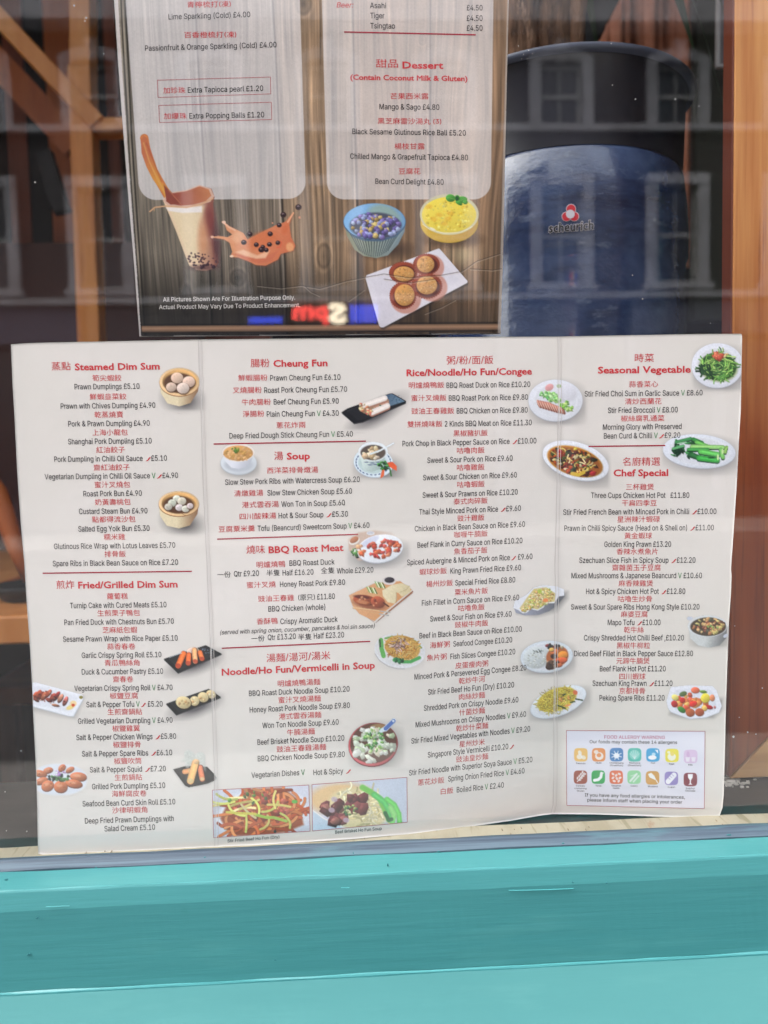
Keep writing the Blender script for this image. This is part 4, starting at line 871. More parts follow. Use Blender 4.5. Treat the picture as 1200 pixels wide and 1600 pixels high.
# ------------------------------------------------------------------ lettering
# outlines of a plain grotesque alphabet: character -> [advance, contours as x, y, x, y ... in 1/1000 em]
G={'A':[480,[[16,0,201,509,276,509,463,0,395,0,287,302,276,334,264,372,250,420,232,478,245,478,228,419,213,371,201,333,191,302,85,0],[110,142,110,199,370,199,370,142]]],
'B':[456,[[60,0,60,509,241,509,289,504,329,491,359,469,381,442,394,410,398,374,395,344,387,320,373,301,356,286,336,275,315,267,339,257,363,245,385,227,402,203,414,173,418,136,413,100,400,67,377,39,344,18,301,4,247,0],[125,57,245,57,296,63,330,80,349,105,355,137,352,161,342,184,327,203,306,218,279,228,248,231,125,231],[125,285,238,285,265,288,288,296,308,309,323,326,333,348,336,372,330,403,313,429,283,446,240,452,125,452]]],
'C':[510,[[267,-7,205,1,150,25,104,63,70,115,48,179,40,254,48,329,70,393,104,445,150,484,205,508,267,516,305,513,340,504,373,490,402,471,427,447,448,418,463,385,473,348,408,348,401,373,389,395,375,413,357,428,337,440,315,449,292,454,267,456,223,450,184,432,150,403,125,364,109,314,103,254,109,194,125,145,151,105,184,76,223,59,267,53,292,55,315,60,337,69,357,81,375,96,389,114,401,136,408,160,473,160,463,124,448,91,428,62,402,38,373,19,341,5,305,-4]]],
'D':[502,[[219,0,96,0,96,57,215,57,272,63,318,81,354,110,379,149,394,198,399,255,394,312,379,361,354,399,320,428,275,446,221,452,93,452,93,509,225,509,294,501,353,478,399,441,433,391,455,329,462,255,455,181,433,119,398,68,351,31,291,8],[125,509,125,0,60,0,60,509]]],
'E':[419,[[60,0,60,509,372,509,372,452,125,452,125,286,355,286,355,229,125,229,125,57,375,57,375,0]]],
'F':[410,[[60,0,60,509,369,509,369,452,125,452,125,278,346,278,346,221,125,221,125,0]]],
'G':[520,[[269,-7,205,1,149,25,104,64,69,116,47,179,40,254,47,329,69,393,103,445,149,484,203,508,265,516,304,513,340,504,374,489,403,469,429,445,449,416,465,384,474,349,408,349,399,372,387,393,373,411,356,427,337,439,315,448,291,454,265,456,222,450,183,432,150,404,125,364,109,314,103,254,109,194,125,145,151,105,184,76,224,59,269,53,309,57,345,71,374,93,396,123,410,160,415,202,434,199,283,199,283,256,478,256,478,200,471,141,451,91,419,50,377,19,326,0]]],
'H':[517,[[60,0,60,509,125,509,125,289,392,289,392,509,457,509,457,0,392,0,392,232,125,232,125,0]]],
'I':[300,[[31,0,31,57,118,57,118,452,31,452,31,509,269,509,269,452,183,452,183,57,269,57,269,0]]],
'J':[396,[[185,-7,124,3,75,33,44,81,33,145,33,173,98,173,98,145,104,104,122,74,149,56,185,50,220,56,248,74,266,104,272,145,272,509,336,509,336,145,326,81,294,33,246,3]]],
'K':[467,[[104,145,104,216,122,239,139,261,157,282,174,303,193,324,212,344,364,509,448,509,231,276],[60,0,60,509,125,509,125,334,124,225,125,193,125,0],[372,0,188,259,228,309,449,0]]],
'L':[393,[[60,0,60,509,125,509,125,57,361,57,361,0]]],
'M':[628,[[60,0,60,509,152,509,277,187,282,174,287,159,293,141,299,123,305,103,311,84,317,65,322,49,307,49,312,65,318,83,324,102,330,121,336,140,342,158,348,174,352,187,476,509,568,509,568,0,504,0,504,291,504,308,504,327,505,347,505,369,506,391,506,413,507,435,507,457,505,433,498,409,490,386,482,363,474,341,467,322,461,305,456,291,342,0,286,0,170,291,165,304,159,321,152,340,145,361,137,384,129,408,121,432,112,457,119,437,120,416,120,394,121,372,121,350,122,328,122,309,122,291,122,0]]],
'N':[523,[[60,0,60,509,136,509,343,183,352,169,363,151,375,130,388,107,401,82,414,55,402,81,401,108,400,134,399,157,399,178,399,195,399,509,463,509,463,0,387,0,202,290,190,310,177,331,164,354,148,381,130,413,108,452,119,454,121,417,122,384,123,354,124,328,125,307,125,291,125,0]]],
'O':[533,[[267,-7,205,1,150,25,105,63,70,115,48,179,40,254,48,329,70,393,105,445,150,484,205,508,267,516,329,508,384,484,429,445,464,393,486,329,493,254,486,179,464,115,429,63,384,25,329,1],[267,53,310,59,349,76,383,105,408,144,425,194,430,254,425,314,408,365,383,404,349,433,310,450,267,456,223,450,184,433,151,404,125,364,109,314,103,254,109,194,125,144,151,105,184,76,223,59]]],
'P':[445,[[60,0,60,509,235,509,289,503,332,487,366,462,390,430,404,391,409,348,404,304,390,265,366,233,332,207,289,191,235,186,109,186,109,242,233,242,269,246,297,256,318,272,333,294,342,319,344,348,342,376,333,402,318,423,297,439,268,449,232,452,125,452,125,0]]],
'Q':[533,[[245,159,313,159,369,85,384,65,468,-48,401,-48,346,27,331,46],[267,-7,205,1,150,25,105,63,70,115,48,179,40,254,48,329,70,393,105,445,150,484,205,508,267,516,329,508,384,484,429,445,464,393,486,329,493,254,486,179,464,115,429,63,384,25,329,1],[267,53,310,59,349,76,383,105,408,144,425,194,430,254,425,314,408,365,383,404,349,433,310,450,267,456,223,450,184,433,151,404,125,364,109,314,103,254,109,194,125,144,151,105,184,76,223,59]]],
'R':[449,[[60,0,60,509,236,509,290,504,333,489,367,465,390,433,405,395,409,352,405,309,390,271,367,240,333,217,289,203,236,198,96,198,96,255,234,255,269,258,298,267,319,281,334,300,342,324,345,352,342,380,334,405,319,425,298,440,269,449,233,452,125,452,125,0],[353,0,230,229,303,229,428,0]]],
'S':[447,[[224,-9,172,-4,128,9,91,31,64,60,46,96,38,137,104,137,110,110,123,88,142,71,166,59,194,52,224,49,257,52,286,60,311,74,329,92,341,114,346,139,342,161,332,179,316,193,296,205,272,214,245,222,184,239,128,260,86,289,60,326,52,372,58,413,75,448,102,476,138,498,180,511,227,516,275,511,316,498,351,476,377,449,394,415,401,378,337,378,326,412,302,437,267,453,225,459,194,456,167,448,145,435,129,418,118,398,115,376,119,352,131,334,148,319,169,308,191,300,212,293,264,279,287,272,312,264,336,252,359,238,379,220,395,198,405,171,408,139,403,99,386,64,360,34,323,11,278,-4]]],
'T':[449,[[32,452,32,509,417,509,417,452,257,452,257,0,193,0,193,452]]],
'U':[517,[[259,-8,203,-2,154,15,114,43,85,80,66,124,60,173,60,509,124,509,124,178,128,144,141,113,160,87,187,68,220,56,259,52,298,56,331,68,357,87,377,113,389,144,393,178,393,509,457,509,457,173,451,124,433,80,403,43,363,15,315,-2]]],
'V':[480,[[204,0,16,509,84,509,192,206,203,176,215,137,230,89,248,31,235,31,252,90,267,138,279,176,290,206,395,509,463,509,278,0]]],
'W':[686,[[155,0,16,509,82,509,163,196,170,171,175,145,181,120,187,94,192,67,197,40,194,67,200,94,205,120,211,145,218,171,224,196,306,509,380,509,462,196,468,171,474,145,480,120,486,94,492,67,497,40,493,67,499,94,504,120,510,145,517,171,523,196,603,509,670,509,530,0,455,0,368,323,359,356,351,391,344,431,336,475,350,475,342,433,335,395,327,359,318,323,230,0]]],
'X':[474,[[18,0,217,284,217,236,29,509,104,509,178,400,192,379,204,361,214,345,223,329,233,312,243,292,243,311,252,329,261,345,272,361,284,379,298,400,374,509,446,509,259,239,259,287,456,0,382,0,292,129,279,149,268,165,259,180,250,195,241,212,230,231,244,231,235,213,225,196,216,181,206,166,195,149,182,129,91,0]]],
'Y':[472,[[203,0,203,208,16,509,91,509,192,344,208,318,222,292,236,264,250,230,224,230,237,265,251,293,265,318,280,344,381,509,455,509,268,208,268,0]]],
'Z':[438,[[42,0,42,46,273,385,289,408,306,431,323,453,341,476,348,454,317,453,285,452,254,452,223,452,40,452,40,509,397,509,397,462,169,129,152,105,134,81,116,57,97,33,90,54,121,56,152,57,183,57,214,57,399,57,399,0]]],
'a':[389,[[160,-9,126,-5,94,5,68,22,48,45,35,73,30,108,34,138,43,161,58,179,78,193,100,203,125,211,152,216,178,220,209,224,234,227,252,230,265,235,273,243,276,255,273,279,267,297,256,311,240,322,220,329,196,331,171,329,149,322,132,313,118,301,107,288,100,274,41,291,57,322,79,346,104,364,133,375,163,382,194,384,215,383,239,379,263,372,286,360,306,343,322,320,333,290,337,251,337,0,277,0,277,52,264,38,252,25,236,12,215,1,190,-6],[170,45,202,49,228,59,248,74,263,93,272,115,276,138,276,190,259,182,246,179,231,176,216,173,200,171,186,169,154,164,134,159,117,150,103,139,95,124,92,105,94,87,102,72,114,61,130,52,149,47]]],
'b':[424,[[229,-8,198,-5,172,4,153,17,138,31,127,46,118,59,112,0,53,0,53,509,114,509,114,319,127,331,137,346,152,360,171,373,197,381,229,384,274,378,313,361,345,332,370,293,385,245,390,189,385,133,370,84,346,45,313,16,274,-2],[220,47,253,51,279,66,301,88,316,117,325,151,328,189,325,227,316,261,301,290,280,311,253,325,220,330,188,325,161,312,140,291,125,263,116,229,113,189,116,150,125,115,140,86,162,65,188,51]]],
'c':[396,[[207,-8,159,-2,117,16,82,46,56,85,40,133,34,187,40,243,56,291,82,330,117,360,159,378,207,384,234,383,260,377,284,368,305,356,324,341,340,322,353,301,362,277,303,262,298,276,290,289,281,301,270,311,257,319,242,325,226,329,207,330,173,325,145,310,124,287,108,258,99,224,96,187,99,151,108,117,124,89,145,66,173,51,207,46,226,48,243,52,258,58,271,66,282,76,292,89,299,102,304,117,363,102,354,78,341,56,325,37,306,21,285,9,261,-1,235,-6]]],
'd':[424,[[195,-8,151,-2,111,16,79,45,55,84,39,133,34,189,39,245,55,293,79,332,112,361,151,378,196,384,228,381,253,373,272,360,287,346,298,331,306,319,311,509,372,509,372,0,313,0,313,59,298,46,287,31,272,17,252,4,227,-5],[205,47,236,51,263,65,284,86,299,115,309,150,312,189,309,229,300,263,284,291,263,312,237,325,205,330,172,325,145,311,124,290,108,261,99,227,96,189,99,151,109,117,124,88,145,66,172,51]]],
'e':[404,[[212,-8,161,-2,117,16,82,46,56,85,40,132,34,187,39,242,55,290,81,329,115,359,157,378,205,384,236,382,266,374,294,361,319,341,341,315,357,282,368,242,371,194,371,169,75,169,75,221,338,221,310,202,307,237,298,269,283,294,263,314,237,326,205,330,173,326,146,313,125,294,109,270,99,241,96,211,96,178,100,139,110,106,128,80,151,61,179,50,212,46,234,48,254,53,271,61,285,73,297,88,306,105,365,91,353,63,335,39,311,19,283,4,249,-5]]],
'f':[254,[[228,379,228,327,6,327,6,379],[81,0,81,432,84,461,96,486,113,505,135,519,161,527,187,530,207,529,222,527,234,524,227,468,215,472,195,474,171,470,154,460,145,443,142,419,142,0]]],
'g':[425,[[207,-151,168,-148,134,-140,105,-127,82,-110,64,-91,51,-69,101,-41,110,-53,122,-66,136,-78,154,-88,178,-95,207,-97,249,-92,282,-75,304,-47,311,-6,311,68,298,56,287,41,272,28,252,16,227,8,195,5,152,10,113,27,80,53,55,90,39,136,34,191,39,246,55,293,80,332,112,361,152,378,196,384,228,382,253,373,273,360,288,346,299,331,308,319,313,379,372,379,372,-9,367,-54,350,-90,324,-117,291,-136,251,-147],[205,59,237,63,264,75,285,95,300,121,309,154,312,193,309,231,300,264,285,291,264,312,237,325,205,330,172,325,145,312,124,290,109,262,99,229,96,193,99,155,109,123,124,96,145,76,172,63]]],
'h':[410,[[114,227,114,0,53,0,53,509,114,509,114,287,124,332,152,362,187,379,227,384,264,380,295,369,321,349,341,321,353,285,357,240,357,0,296,0,296,235,290,275,273,304,246,323,210,329,184,326,161,317,141,303,126,283,117,257]]],
'i':[167,[[53,0,53,379,114,379,114,0],[84,443,67,446,54,455,44,468,41,483,44,499,54,512,67,521,84,524,100,521,114,512,123,499,126,483,123,468,114,455,100,446]]],
'j':[167,[[53,379,114,379,114,-30,111,-63,102,-90,86,-113,65,-129,37,-139,4,-143,-10,-143,-10,-87,25,-83,40,-72,50,-54,53,-29],[83,443,67,446,53,455,44,468,41,483,44,499,53,512,67,521,83,524,100,521,114,512,123,499,126,483,123,468,114,455,100,446]]],
'k':[381,[[110,137,110,212,284,379,360,379,184,199],[53,0,53,509,114,509,114,0],[294,0,148,186,191,229,372,0]]],
'l':[189,[[139,-2,101,3,74,20,58,47,53,84,53,509,114,509,114,99,115,77,120,62,130,54,146,52,160,53,181,3,162,-1]]],
'm':[610,[[53,0,53,379,112,379,112,295,118,323,132,346,151,363,172,376,195,384,219,386,257,380,287,361,309,331,321,295,322,321,337,343,357,361,381,375,407,383,437,386,468,383,497,372,522,354,541,328,553,296,557,255,557,0,496,0,496,254,490,289,473,313,447,326,419,330,395,328,374,320,358,307,345,290,338,270,335,247,335,0,274,0,274,260,269,288,253,311,229,326,199,330,178,328,158,320,140,307,126,289,117,266,114,238,114,0]]],
'n':[410,[[114,227,114,0,53,0,53,379,112,379,112,287,124,332,152,362,187,379,227,384,264,380,295,369,321,349,341,321,353,285,357,240,357,0,296,0,296,235,290,275,273,304,246,323,210,329,184,326,161,317,141,303,126,283,117,257]]],
'o':[415,[[207,-8,159,-2,117,16,82,46,56,85,40,133,34,187,40,243,56,291,82,330,117,360,159,378,207,384,256,378,299,360,333,330,359,291,376,243,381,187,376,133,359,85,333,46,299,16,256,-2],[207,46,242,51,270,66,292,89,307,117,316,151,319,187,316,224,307,258,292,287,270,310,242,325,207,330,173,325,145,310,124,287,108,258,99,224,96,187,99,151,108,117,124,89,145,66,173,51]]],
'p':[424,[[53,-143,53,379,112,379,112,319,126,331,137,346,152,360,171,373,197,381,229,384,274,378,313,361,345,332,370,293,385,245,390,189,385,133,370,84,346,45,313,16,274,-2,229,-8,198,-5,173,4,153,17,138,31,127,46,118,59,114,-143],[220,47,253,51,279,66,301,88,316,117,325,151,328,189,325,227,316,261,301,290,280,311,253,325,220,330,188,325,161,312,140,291,125,263,116,229,113,189,116,150,125,115,140,86,162,65,188,51]]],
'q':[424,[[372,-143,311,-143,311,59,298,46,287,31,272,17,252,4,227,-5,195,-8,151,-2,111,16,79,45,55,84,39,133,34,189,39,245,55,293,79,332,112,361,151,378,196,384,228,381,253,373,272,360,287,346,298,331,307,319,313,379,372,379],[205,47,236,51,263,65,284,86,299,115,309,150,312,189,309,229,300,263,284,291,263,312,237,325,205,330,172,325,145,311,124,290,108,261,99,227,96,189,99,151,109,117,124,88,145,66,172,51]]],
'r':[259,[[53,0,53,379,112,379,112,321,130,347,152,367,181,380,213,385,229,384,243,384,243,322,230,324,207,326,182,323,159,315,140,301,126,284,117,262,114,237,114,0]]],
's':[365,[[182,-8,145,-5,112,3,84,18,62,38,45,63,36,94,94,107,105,79,124,60,150,49,181,45,217,50,244,62,262,81,268,103,265,121,254,136,237,147,212,155,149,170,104,186,72,208,53,237,47,274,51,305,65,332,87,354,115,370,149,381,187,384,223,381,254,372,279,358,299,339,314,316,324,290,268,277,258,298,243,316,219,328,187,333,156,329,131,317,114,299,109,277,112,258,124,243,144,232,172,223,229,209,275,194,306,171,325,142,331,107,326,75,312,47,290,24,260,6,223,-5]]],
't':[227,[[204,379,204,327,6,327,6,379],[65,471,126,471,126,98,128,76,136,61,150,53,170,50,185,51,202,54,213,2,203,-1,192,-3,180,-4,125,2,92,21,72,52,65,93]]],
'u':[410,[[182,-5,146,-1,115,11,89,31,69,59,57,95,53,139,53,379,114,379,114,144,119,105,137,75,164,56,200,50,226,53,249,62,268,77,283,97,293,122,296,153,296,379,357,379,357,0,298,0,298,92,286,47,257,17,222,0]]],
'v':[389,[[163,0,17,379,84,379,165,155,177,121,187,87,196,53,206,21,184,21,194,53,203,87,213,121,224,155,305,379,371,379,226,0]]],
'w':[567,[[138,0,23,379,87,379,133,214,143,177,154,137,165,91,175,41,175,90,186,135,196,176,206,214,252,379,316,379,362,214,371,176,382,136,392,91,402,41,402,90,413,135,423,176,434,214,480,379,545,379,429,0,368,0,319,172,312,198,305,225,297,252,291,280,284,309,277,338,291,338,284,309,277,280,270,252,263,225,255,198,248,172,199,0]]],
'x':[379,[[21,0,171,218,171,171,29,379,100,379,147,306,164,279,179,253,193,229,207,206,175,206,190,229,202,253,216,279,233,306,282,379,352,379,209,169,209,214,358,0,287,0,231,85,214,112,200,136,187,159,173,182,205,182,191,159,178,136,165,112,148,85,91,0]]],
'y':[389,[[47,-139,61,-86,88,-90,104,-89,118,-84,130,-74,141,-58,151,-36,163,-1,17,379,84,379,165,155,177,121,187,87,196,53,206,21,184,21,193,53,202,87,212,121,224,155,305,379,371,379,204,-58,191,-85,177,-107,159,-124,139,-136,117,-143,91,-145,77,-145,65,-143,54,-141]]],
'z':[380,[[42,0,42,46,254,320,48,323,48,379,333,379,333,331,126,60,339,56,339,0]]],
'0':[453,[[227,-7,174,1,130,24,95,62,69,113,53,178,48,254,53,330,69,395,95,447,130,484,174,508,227,516,279,508,323,484,358,447,384,395,400,330,405,254,400,178,384,113,359,62,323,24,279,1],[227,50,261,56,290,74,313,103,330,144,340,194,344,254,340,314,330,365,313,405,290,435,261,453,227,460,192,453,163,435,140,405,123,365,113,314,109,254,113,194,123,144,140,103,163,74,192,56]]],
'1':[453,[[76,0,76,55,391,55,391,0],[276,509,276,0,212,0,212,448,86,358,86,427,198,509]]],
'2':[453,[[64,0,64,47,234,229,261,257,282,282,299,305,311,327,318,348,320,371,317,397,308,419,293,436,273,449,250,457,224,460,196,457,172,447,153,433,139,413,130,390,127,362,66,362,71,405,86,442,111,473,143,496,182,511,225,516,268,511,306,497,337,474,361,445,376,411,381,372,378,345,371,318,357,290,336,259,306,223,267,180,153,60,389,57,389,0]]],
'3':[453,[[218,-7,173,-3,133,10,98,30,70,57,52,91,44,132,109,132,115,107,126,87,144,71,165,59,191,52,219,50,248,53,275,61,297,74,315,93,325,116,329,145,326,172,316,196,299,217,275,234,242,244,201,248,157,248,157,299,288,448,70,452,70,509,372,509,372,461,211,278,264,288,308,276,344,253,371,222,387,186,393,145,387,103,370,66,344,36,309,12,266,-2]]],
'4':[453,[[40,105,40,158,247,509,311,509,109,166,413,163,413,105],[282,0,282,121,282,146,282,318,343,318,343,0]]],
'5':[453,[[221,-7,178,-2,140,11,108,32,83,60,66,93,60,130,122,130,127,108,138,89,154,73,173,60,196,52,221,50,250,53,276,64,298,82,314,104,324,131,328,162,324,193,314,221,297,244,275,262,248,273,218,277,192,275,167,268,145,258,128,246,67,253,96,509,366,509,366,452,151,452,134,301,155,315,178,325,203,331,229,334,263,330,294,321,321,306,345,285,364,260,379,231,388,199,391,163,385,117,369,76,343,41,309,15,268,-1]]],
'6':[453,[[226,-7,182,-1,142,15,109,40,84,74,69,115,64,162,68,199,80,239,102,285,137,340,252,509,322,509,151,261,154,275,165,288,179,299,196,307,214,312,235,314,278,309,316,295,346,271,370,240,384,201,389,157,384,112,368,73,343,39,310,14,271,-2],[226,48,254,52,279,63,299,79,314,101,324,128,327,157,324,187,314,213,299,235,279,251,254,262,226,265,198,262,174,252,153,235,138,214,128,188,125,158,128,128,138,102,153,79,174,63,198,52]]],
'7':[453,[[97,0,323,448,62,452,62,509,391,509,391,449,165,0]]],
'8':[453,[[226,-7,178,-2,136,11,101,33,74,62,57,96,52,135,55,166,65,195,81,220,101,241,125,256,153,265,119,282,93,308,76,342,70,380,75,417,90,450,114,477,146,498,184,511,226,516,269,511,306,498,337,477,361,450,377,417,382,380,376,342,359,308,333,282,300,267,327,256,351,241,372,220,387,195,397,166,401,135,395,96,378,62,352,33,317,11,275,-2],[226,49,258,52,285,60,307,74,323,91,333,113,337,139,333,165,322,189,305,208,283,223,256,232,226,235,196,232,169,223,147,208,130,189,119,165,115,139,119,113,129,91,145,74,167,60,195,52],[226,290,252,292,274,300,293,313,307,330,316,351,319,376,316,399,308,420,294,437,275,449,252,457,226,460,200,457,177,449,159,437,145,420,136,399,133,376,136,351,145,330,159,313,178,300,201,292]]],
'9':[453,[[226,516,271,510,310,494,343,468,368,434,384,393,389,347,385,309,373,270,350,224,315,168,200,0,130,0,301,248,299,234,287,221,273,210,257,202,238,196,218,195,175,199,137,214,106,237,83,269,68,307,64,352,69,397,85,436,110,469,143,494,182,510],[226,460,199,457,174,446,154,429,138,407,129,381,125,352,129,322,138,295,154,274,174,257,199,247,226,243,254,247,279,257,299,273,314,295,324,321,327,350,324,381,314,407,299,429,279,446,254,457]]],
'£':[425,[[37,41,37,57,62,61,80,74,90,95,93,125,85,358,89,401,102,439,125,471,156,495,194,510,239,516,277,511,310,499,339,480,362,454,378,422,387,385,328,377,318,411,300,437,273,453,240,459,210,456,186,446,168,430,155,410,148,387,146,360,153,127,152,106,145,89,135,75,123,64,108,55,92,49,76,45,61,42,48,41],[37,0,37,57,301,57,315,58,324,63,329,72,330,85,330,107,388,107,388,91,382,51,366,23,339,6,299,0],[37,229,37,280,311,280,311,229]]],
'.':[188,[[95,-4,78,-1,63,9,53,24,50,41,53,59,63,73,78,83,95,87,113,83,128,73,138,59,141,41,138,24,128,9,113,-1]]],
',':[188,[[38,-119,68,71,137,71,84,-119]]],
'&':[448,[[197,-7,150,-2,110,12,78,34,54,62,39,96,34,133,37,163,47,189,63,213,85,235,111,256,140,279,216,335,226,343,237,352,246,363,255,375,260,389,262,405,258,427,245,445,226,457,201,461,184,459,168,453,155,444,145,431,139,416,137,399,139,380,145,363,155,346,169,327,185,307,204,284,438,0,364,0,171,231,144,264,121,293,102,319,87,344,78,370,75,398,79,430,91,458,109,481,134,499,165,510,200,513,235,510,266,499,290,482,308,459,320,433,324,404,322,382,315,362,305,342,291,325,275,308,256,293,154,217,128,195,110,174,100,154,97,131,100,108,109,87,124,70,143,57,166,49,193,46,223,50,251,59,278,75,301,95,321,121,336,151,346,186,349,224,408,224,405,180,397,144,385,115,371,92,357,75,345,62,333,47,305,23,271,7,234,-3]]],
'(':[273,[[89,207,92,264,101,324,114,384,132,441,153,494,177,539,236,539,212,485,191,428,174,370,161,313,154,258,151,207,154,161,160,115,172,67,188,16,209,-38,236,-96,177,-96,139,-21,111,55,95,131]]],
')':[273,[[37,-96,64,-37,86,18,102,69,113,116,120,162,122,207,119,258,112,313,99,370,82,428,62,485,37,539,97,539,121,494,142,441,159,384,173,323,181,264,184,207,178,130,161,53,134,-22,97,-96]]],
'/':[249,[[235,533,71,-76,14,-76,178,533]]],
' ':[188,[]]}
_cache = {}
def _tri(loops):
    """fill closed loops by the non-zero winding rule"""
    vs, es = [], []
    for lp in loops:
        n = len(vs); k = len(lp)
        vs += [Vector(p) for p in lp]; es += [(n+i, n+(i+1) % k) for i in range(k)]
    V, E_, F, *_ = geometry.delaunay_2d_cdt(vs, es, [], 0, 1e-6)
    V = np.array([tuple(v) for v in V]); F = np.array([f for f in F if len(f) == 3], int).reshape(-1, 3)
    cen = V[F].mean(1); wn = np.zeros(len(F))
    for lp in loops:
        a = np.array([tuple(p) for p in lp]); b = np.roll(a, -1, 0)
        for (ax, ay), (bx, by) in zip(a, b):
            up = (ay <= cen[:, 1]) & (by > cen[:, 1]); dn = (ay > cen[:, 1]) & (by <= cen[:, 1])
            cr = (bx-ax)*(cen[:, 1]-ay)-(cen[:, 0]-ax)*(by-ay)
            wn += (up & (cr > 0)).astype(int); wn -= (dn & (cr < 0)).astype(int)
    return V, F[wn != 0]

def _thick(loops, w_):
    """push every outline outwards by w_ em"""
    out = []
    for lp in loops:
        a = np.array(lp, float); pr, nx = np.roll(a, 1, 0), np.roll(a, -1, 0)
        t1 = a-pr; t2 = nx-a
        t1 /= np.linalg.norm(t1, axis=1)[:, None]+1e-9; t2 /= np.linalg.norm(t2, axis=1)[:, None]+1e-9
        n = np.stack([-(t1+t2)[:, 1], (t1+t2)[:, 0]], 1); l = np.linalg.norm(n, axis=1)[:, None]; n /= l+1e-9
        out.append(a+n*w_/np.clip(l/2, .5, 1))
    return out

def glyph_sans(ch, w_=.010):
    k = ('s', ch, w_)
    if k not in _cache:
        adv, cs = G.get(ch, G['-'] if '-' in G else G['.'])
        loops = [[(c[i]/1000, c[i+1]/1000) for i in range(0, len(c), 2)] for c in cs]
        _cache[k] = (adv/1000,)+(_tri(_thick(loops, w_)) if loops else (np.zeros((0, 2)), np.zeros((0, 3), int)))
    return _cache[k]

def glyph_font(ch, off):
    """a character of Blender's own built-in face (Chinese characters come from its built-in fallback)"""
    k = ('f', ch, off)
    if k not in _cache:
        def ev(s):
            cu = bpy.data.curves.new('tmp', 'FONT'); cu.body = s; cu.size = 1; cu.resolution_u = 2; cu.fill_mode = 'NONE'
            o = bpy.data.objects.new('tmp', cu); COL.objects.link(o)
            me = bpy.data.meshes.new_from_object(o.evaluated_get(bpy.context.evaluated_depsgraph_get()))
            v = [tuple(p.co)[:2] for p in me.vertices]
            nb = {}
            for e in me.edges:
                a_, b_ = e.vertices; nb.setdefault(a_, set()).add(b_); nb.setdefault(b_, set()).add(a_)
            seen, loops = set(), []
            for i in range(len(v)):
                if i in seen: continue
                lp, cur = [i], i; seen.add(i)
                while True:
                    c_ = [j for j in nb.get(cur, ()) if j not in seen]
                    if not c_: break
                    cur = cur+1 if cur+1 in c_ else c_[0]; lp.append(cur); seen.add(cur)
                if len(lp) > 2:
                    q = [v[lp[0]]]
                    for j in lp[1:]:
                        if abs(v[j][0]-q[-1][0])+abs(v[j][1]-q[-1][1]) > .008: q.append(v[j])
                    if len(q) > 2: loops.append(q)
            bpy.data.objects.remove(o); bpy.data.curves.remove(cu); bpy.data.meshes.remove(me)
            return np.array(v).reshape(-1, 2), loops
        if ch == ' ': v, f = np.zeros((0, 2)), np.zeros((0, 3), int)
        else:
            _, lps = ev(ch)
            ar = sum(sum(a[0]*b[1]-b[0]*a[1] for a, b in zip(l, l[1:]+l[:1])) for l in lps)
            v, f = _tri(_thick(lps, off*(-1 if ar > 0 else 1)) if off else lps)
        wd = lambda s: np.ptp(ev(s)[0][:, 0])
        adv = (wd('H'+ch+'H')-wd('HH')) if ord(ch) < 256 else 1.0
        _cache[k] = (adv, v, np.asarray(f, int).reshape(-1, 3))
    return _cache[k]

CHILLI = np.array([(0, 0), (.10, .03), (.28, .13), (.38, .26), (.50, .34), (.62, .38), (.60, .30), (.66, .24), (.52, .22), (.44, .10), (.26, -.01), (.08, -.04)])
TILT = lambda x: .052-.078*(x/1200.0)

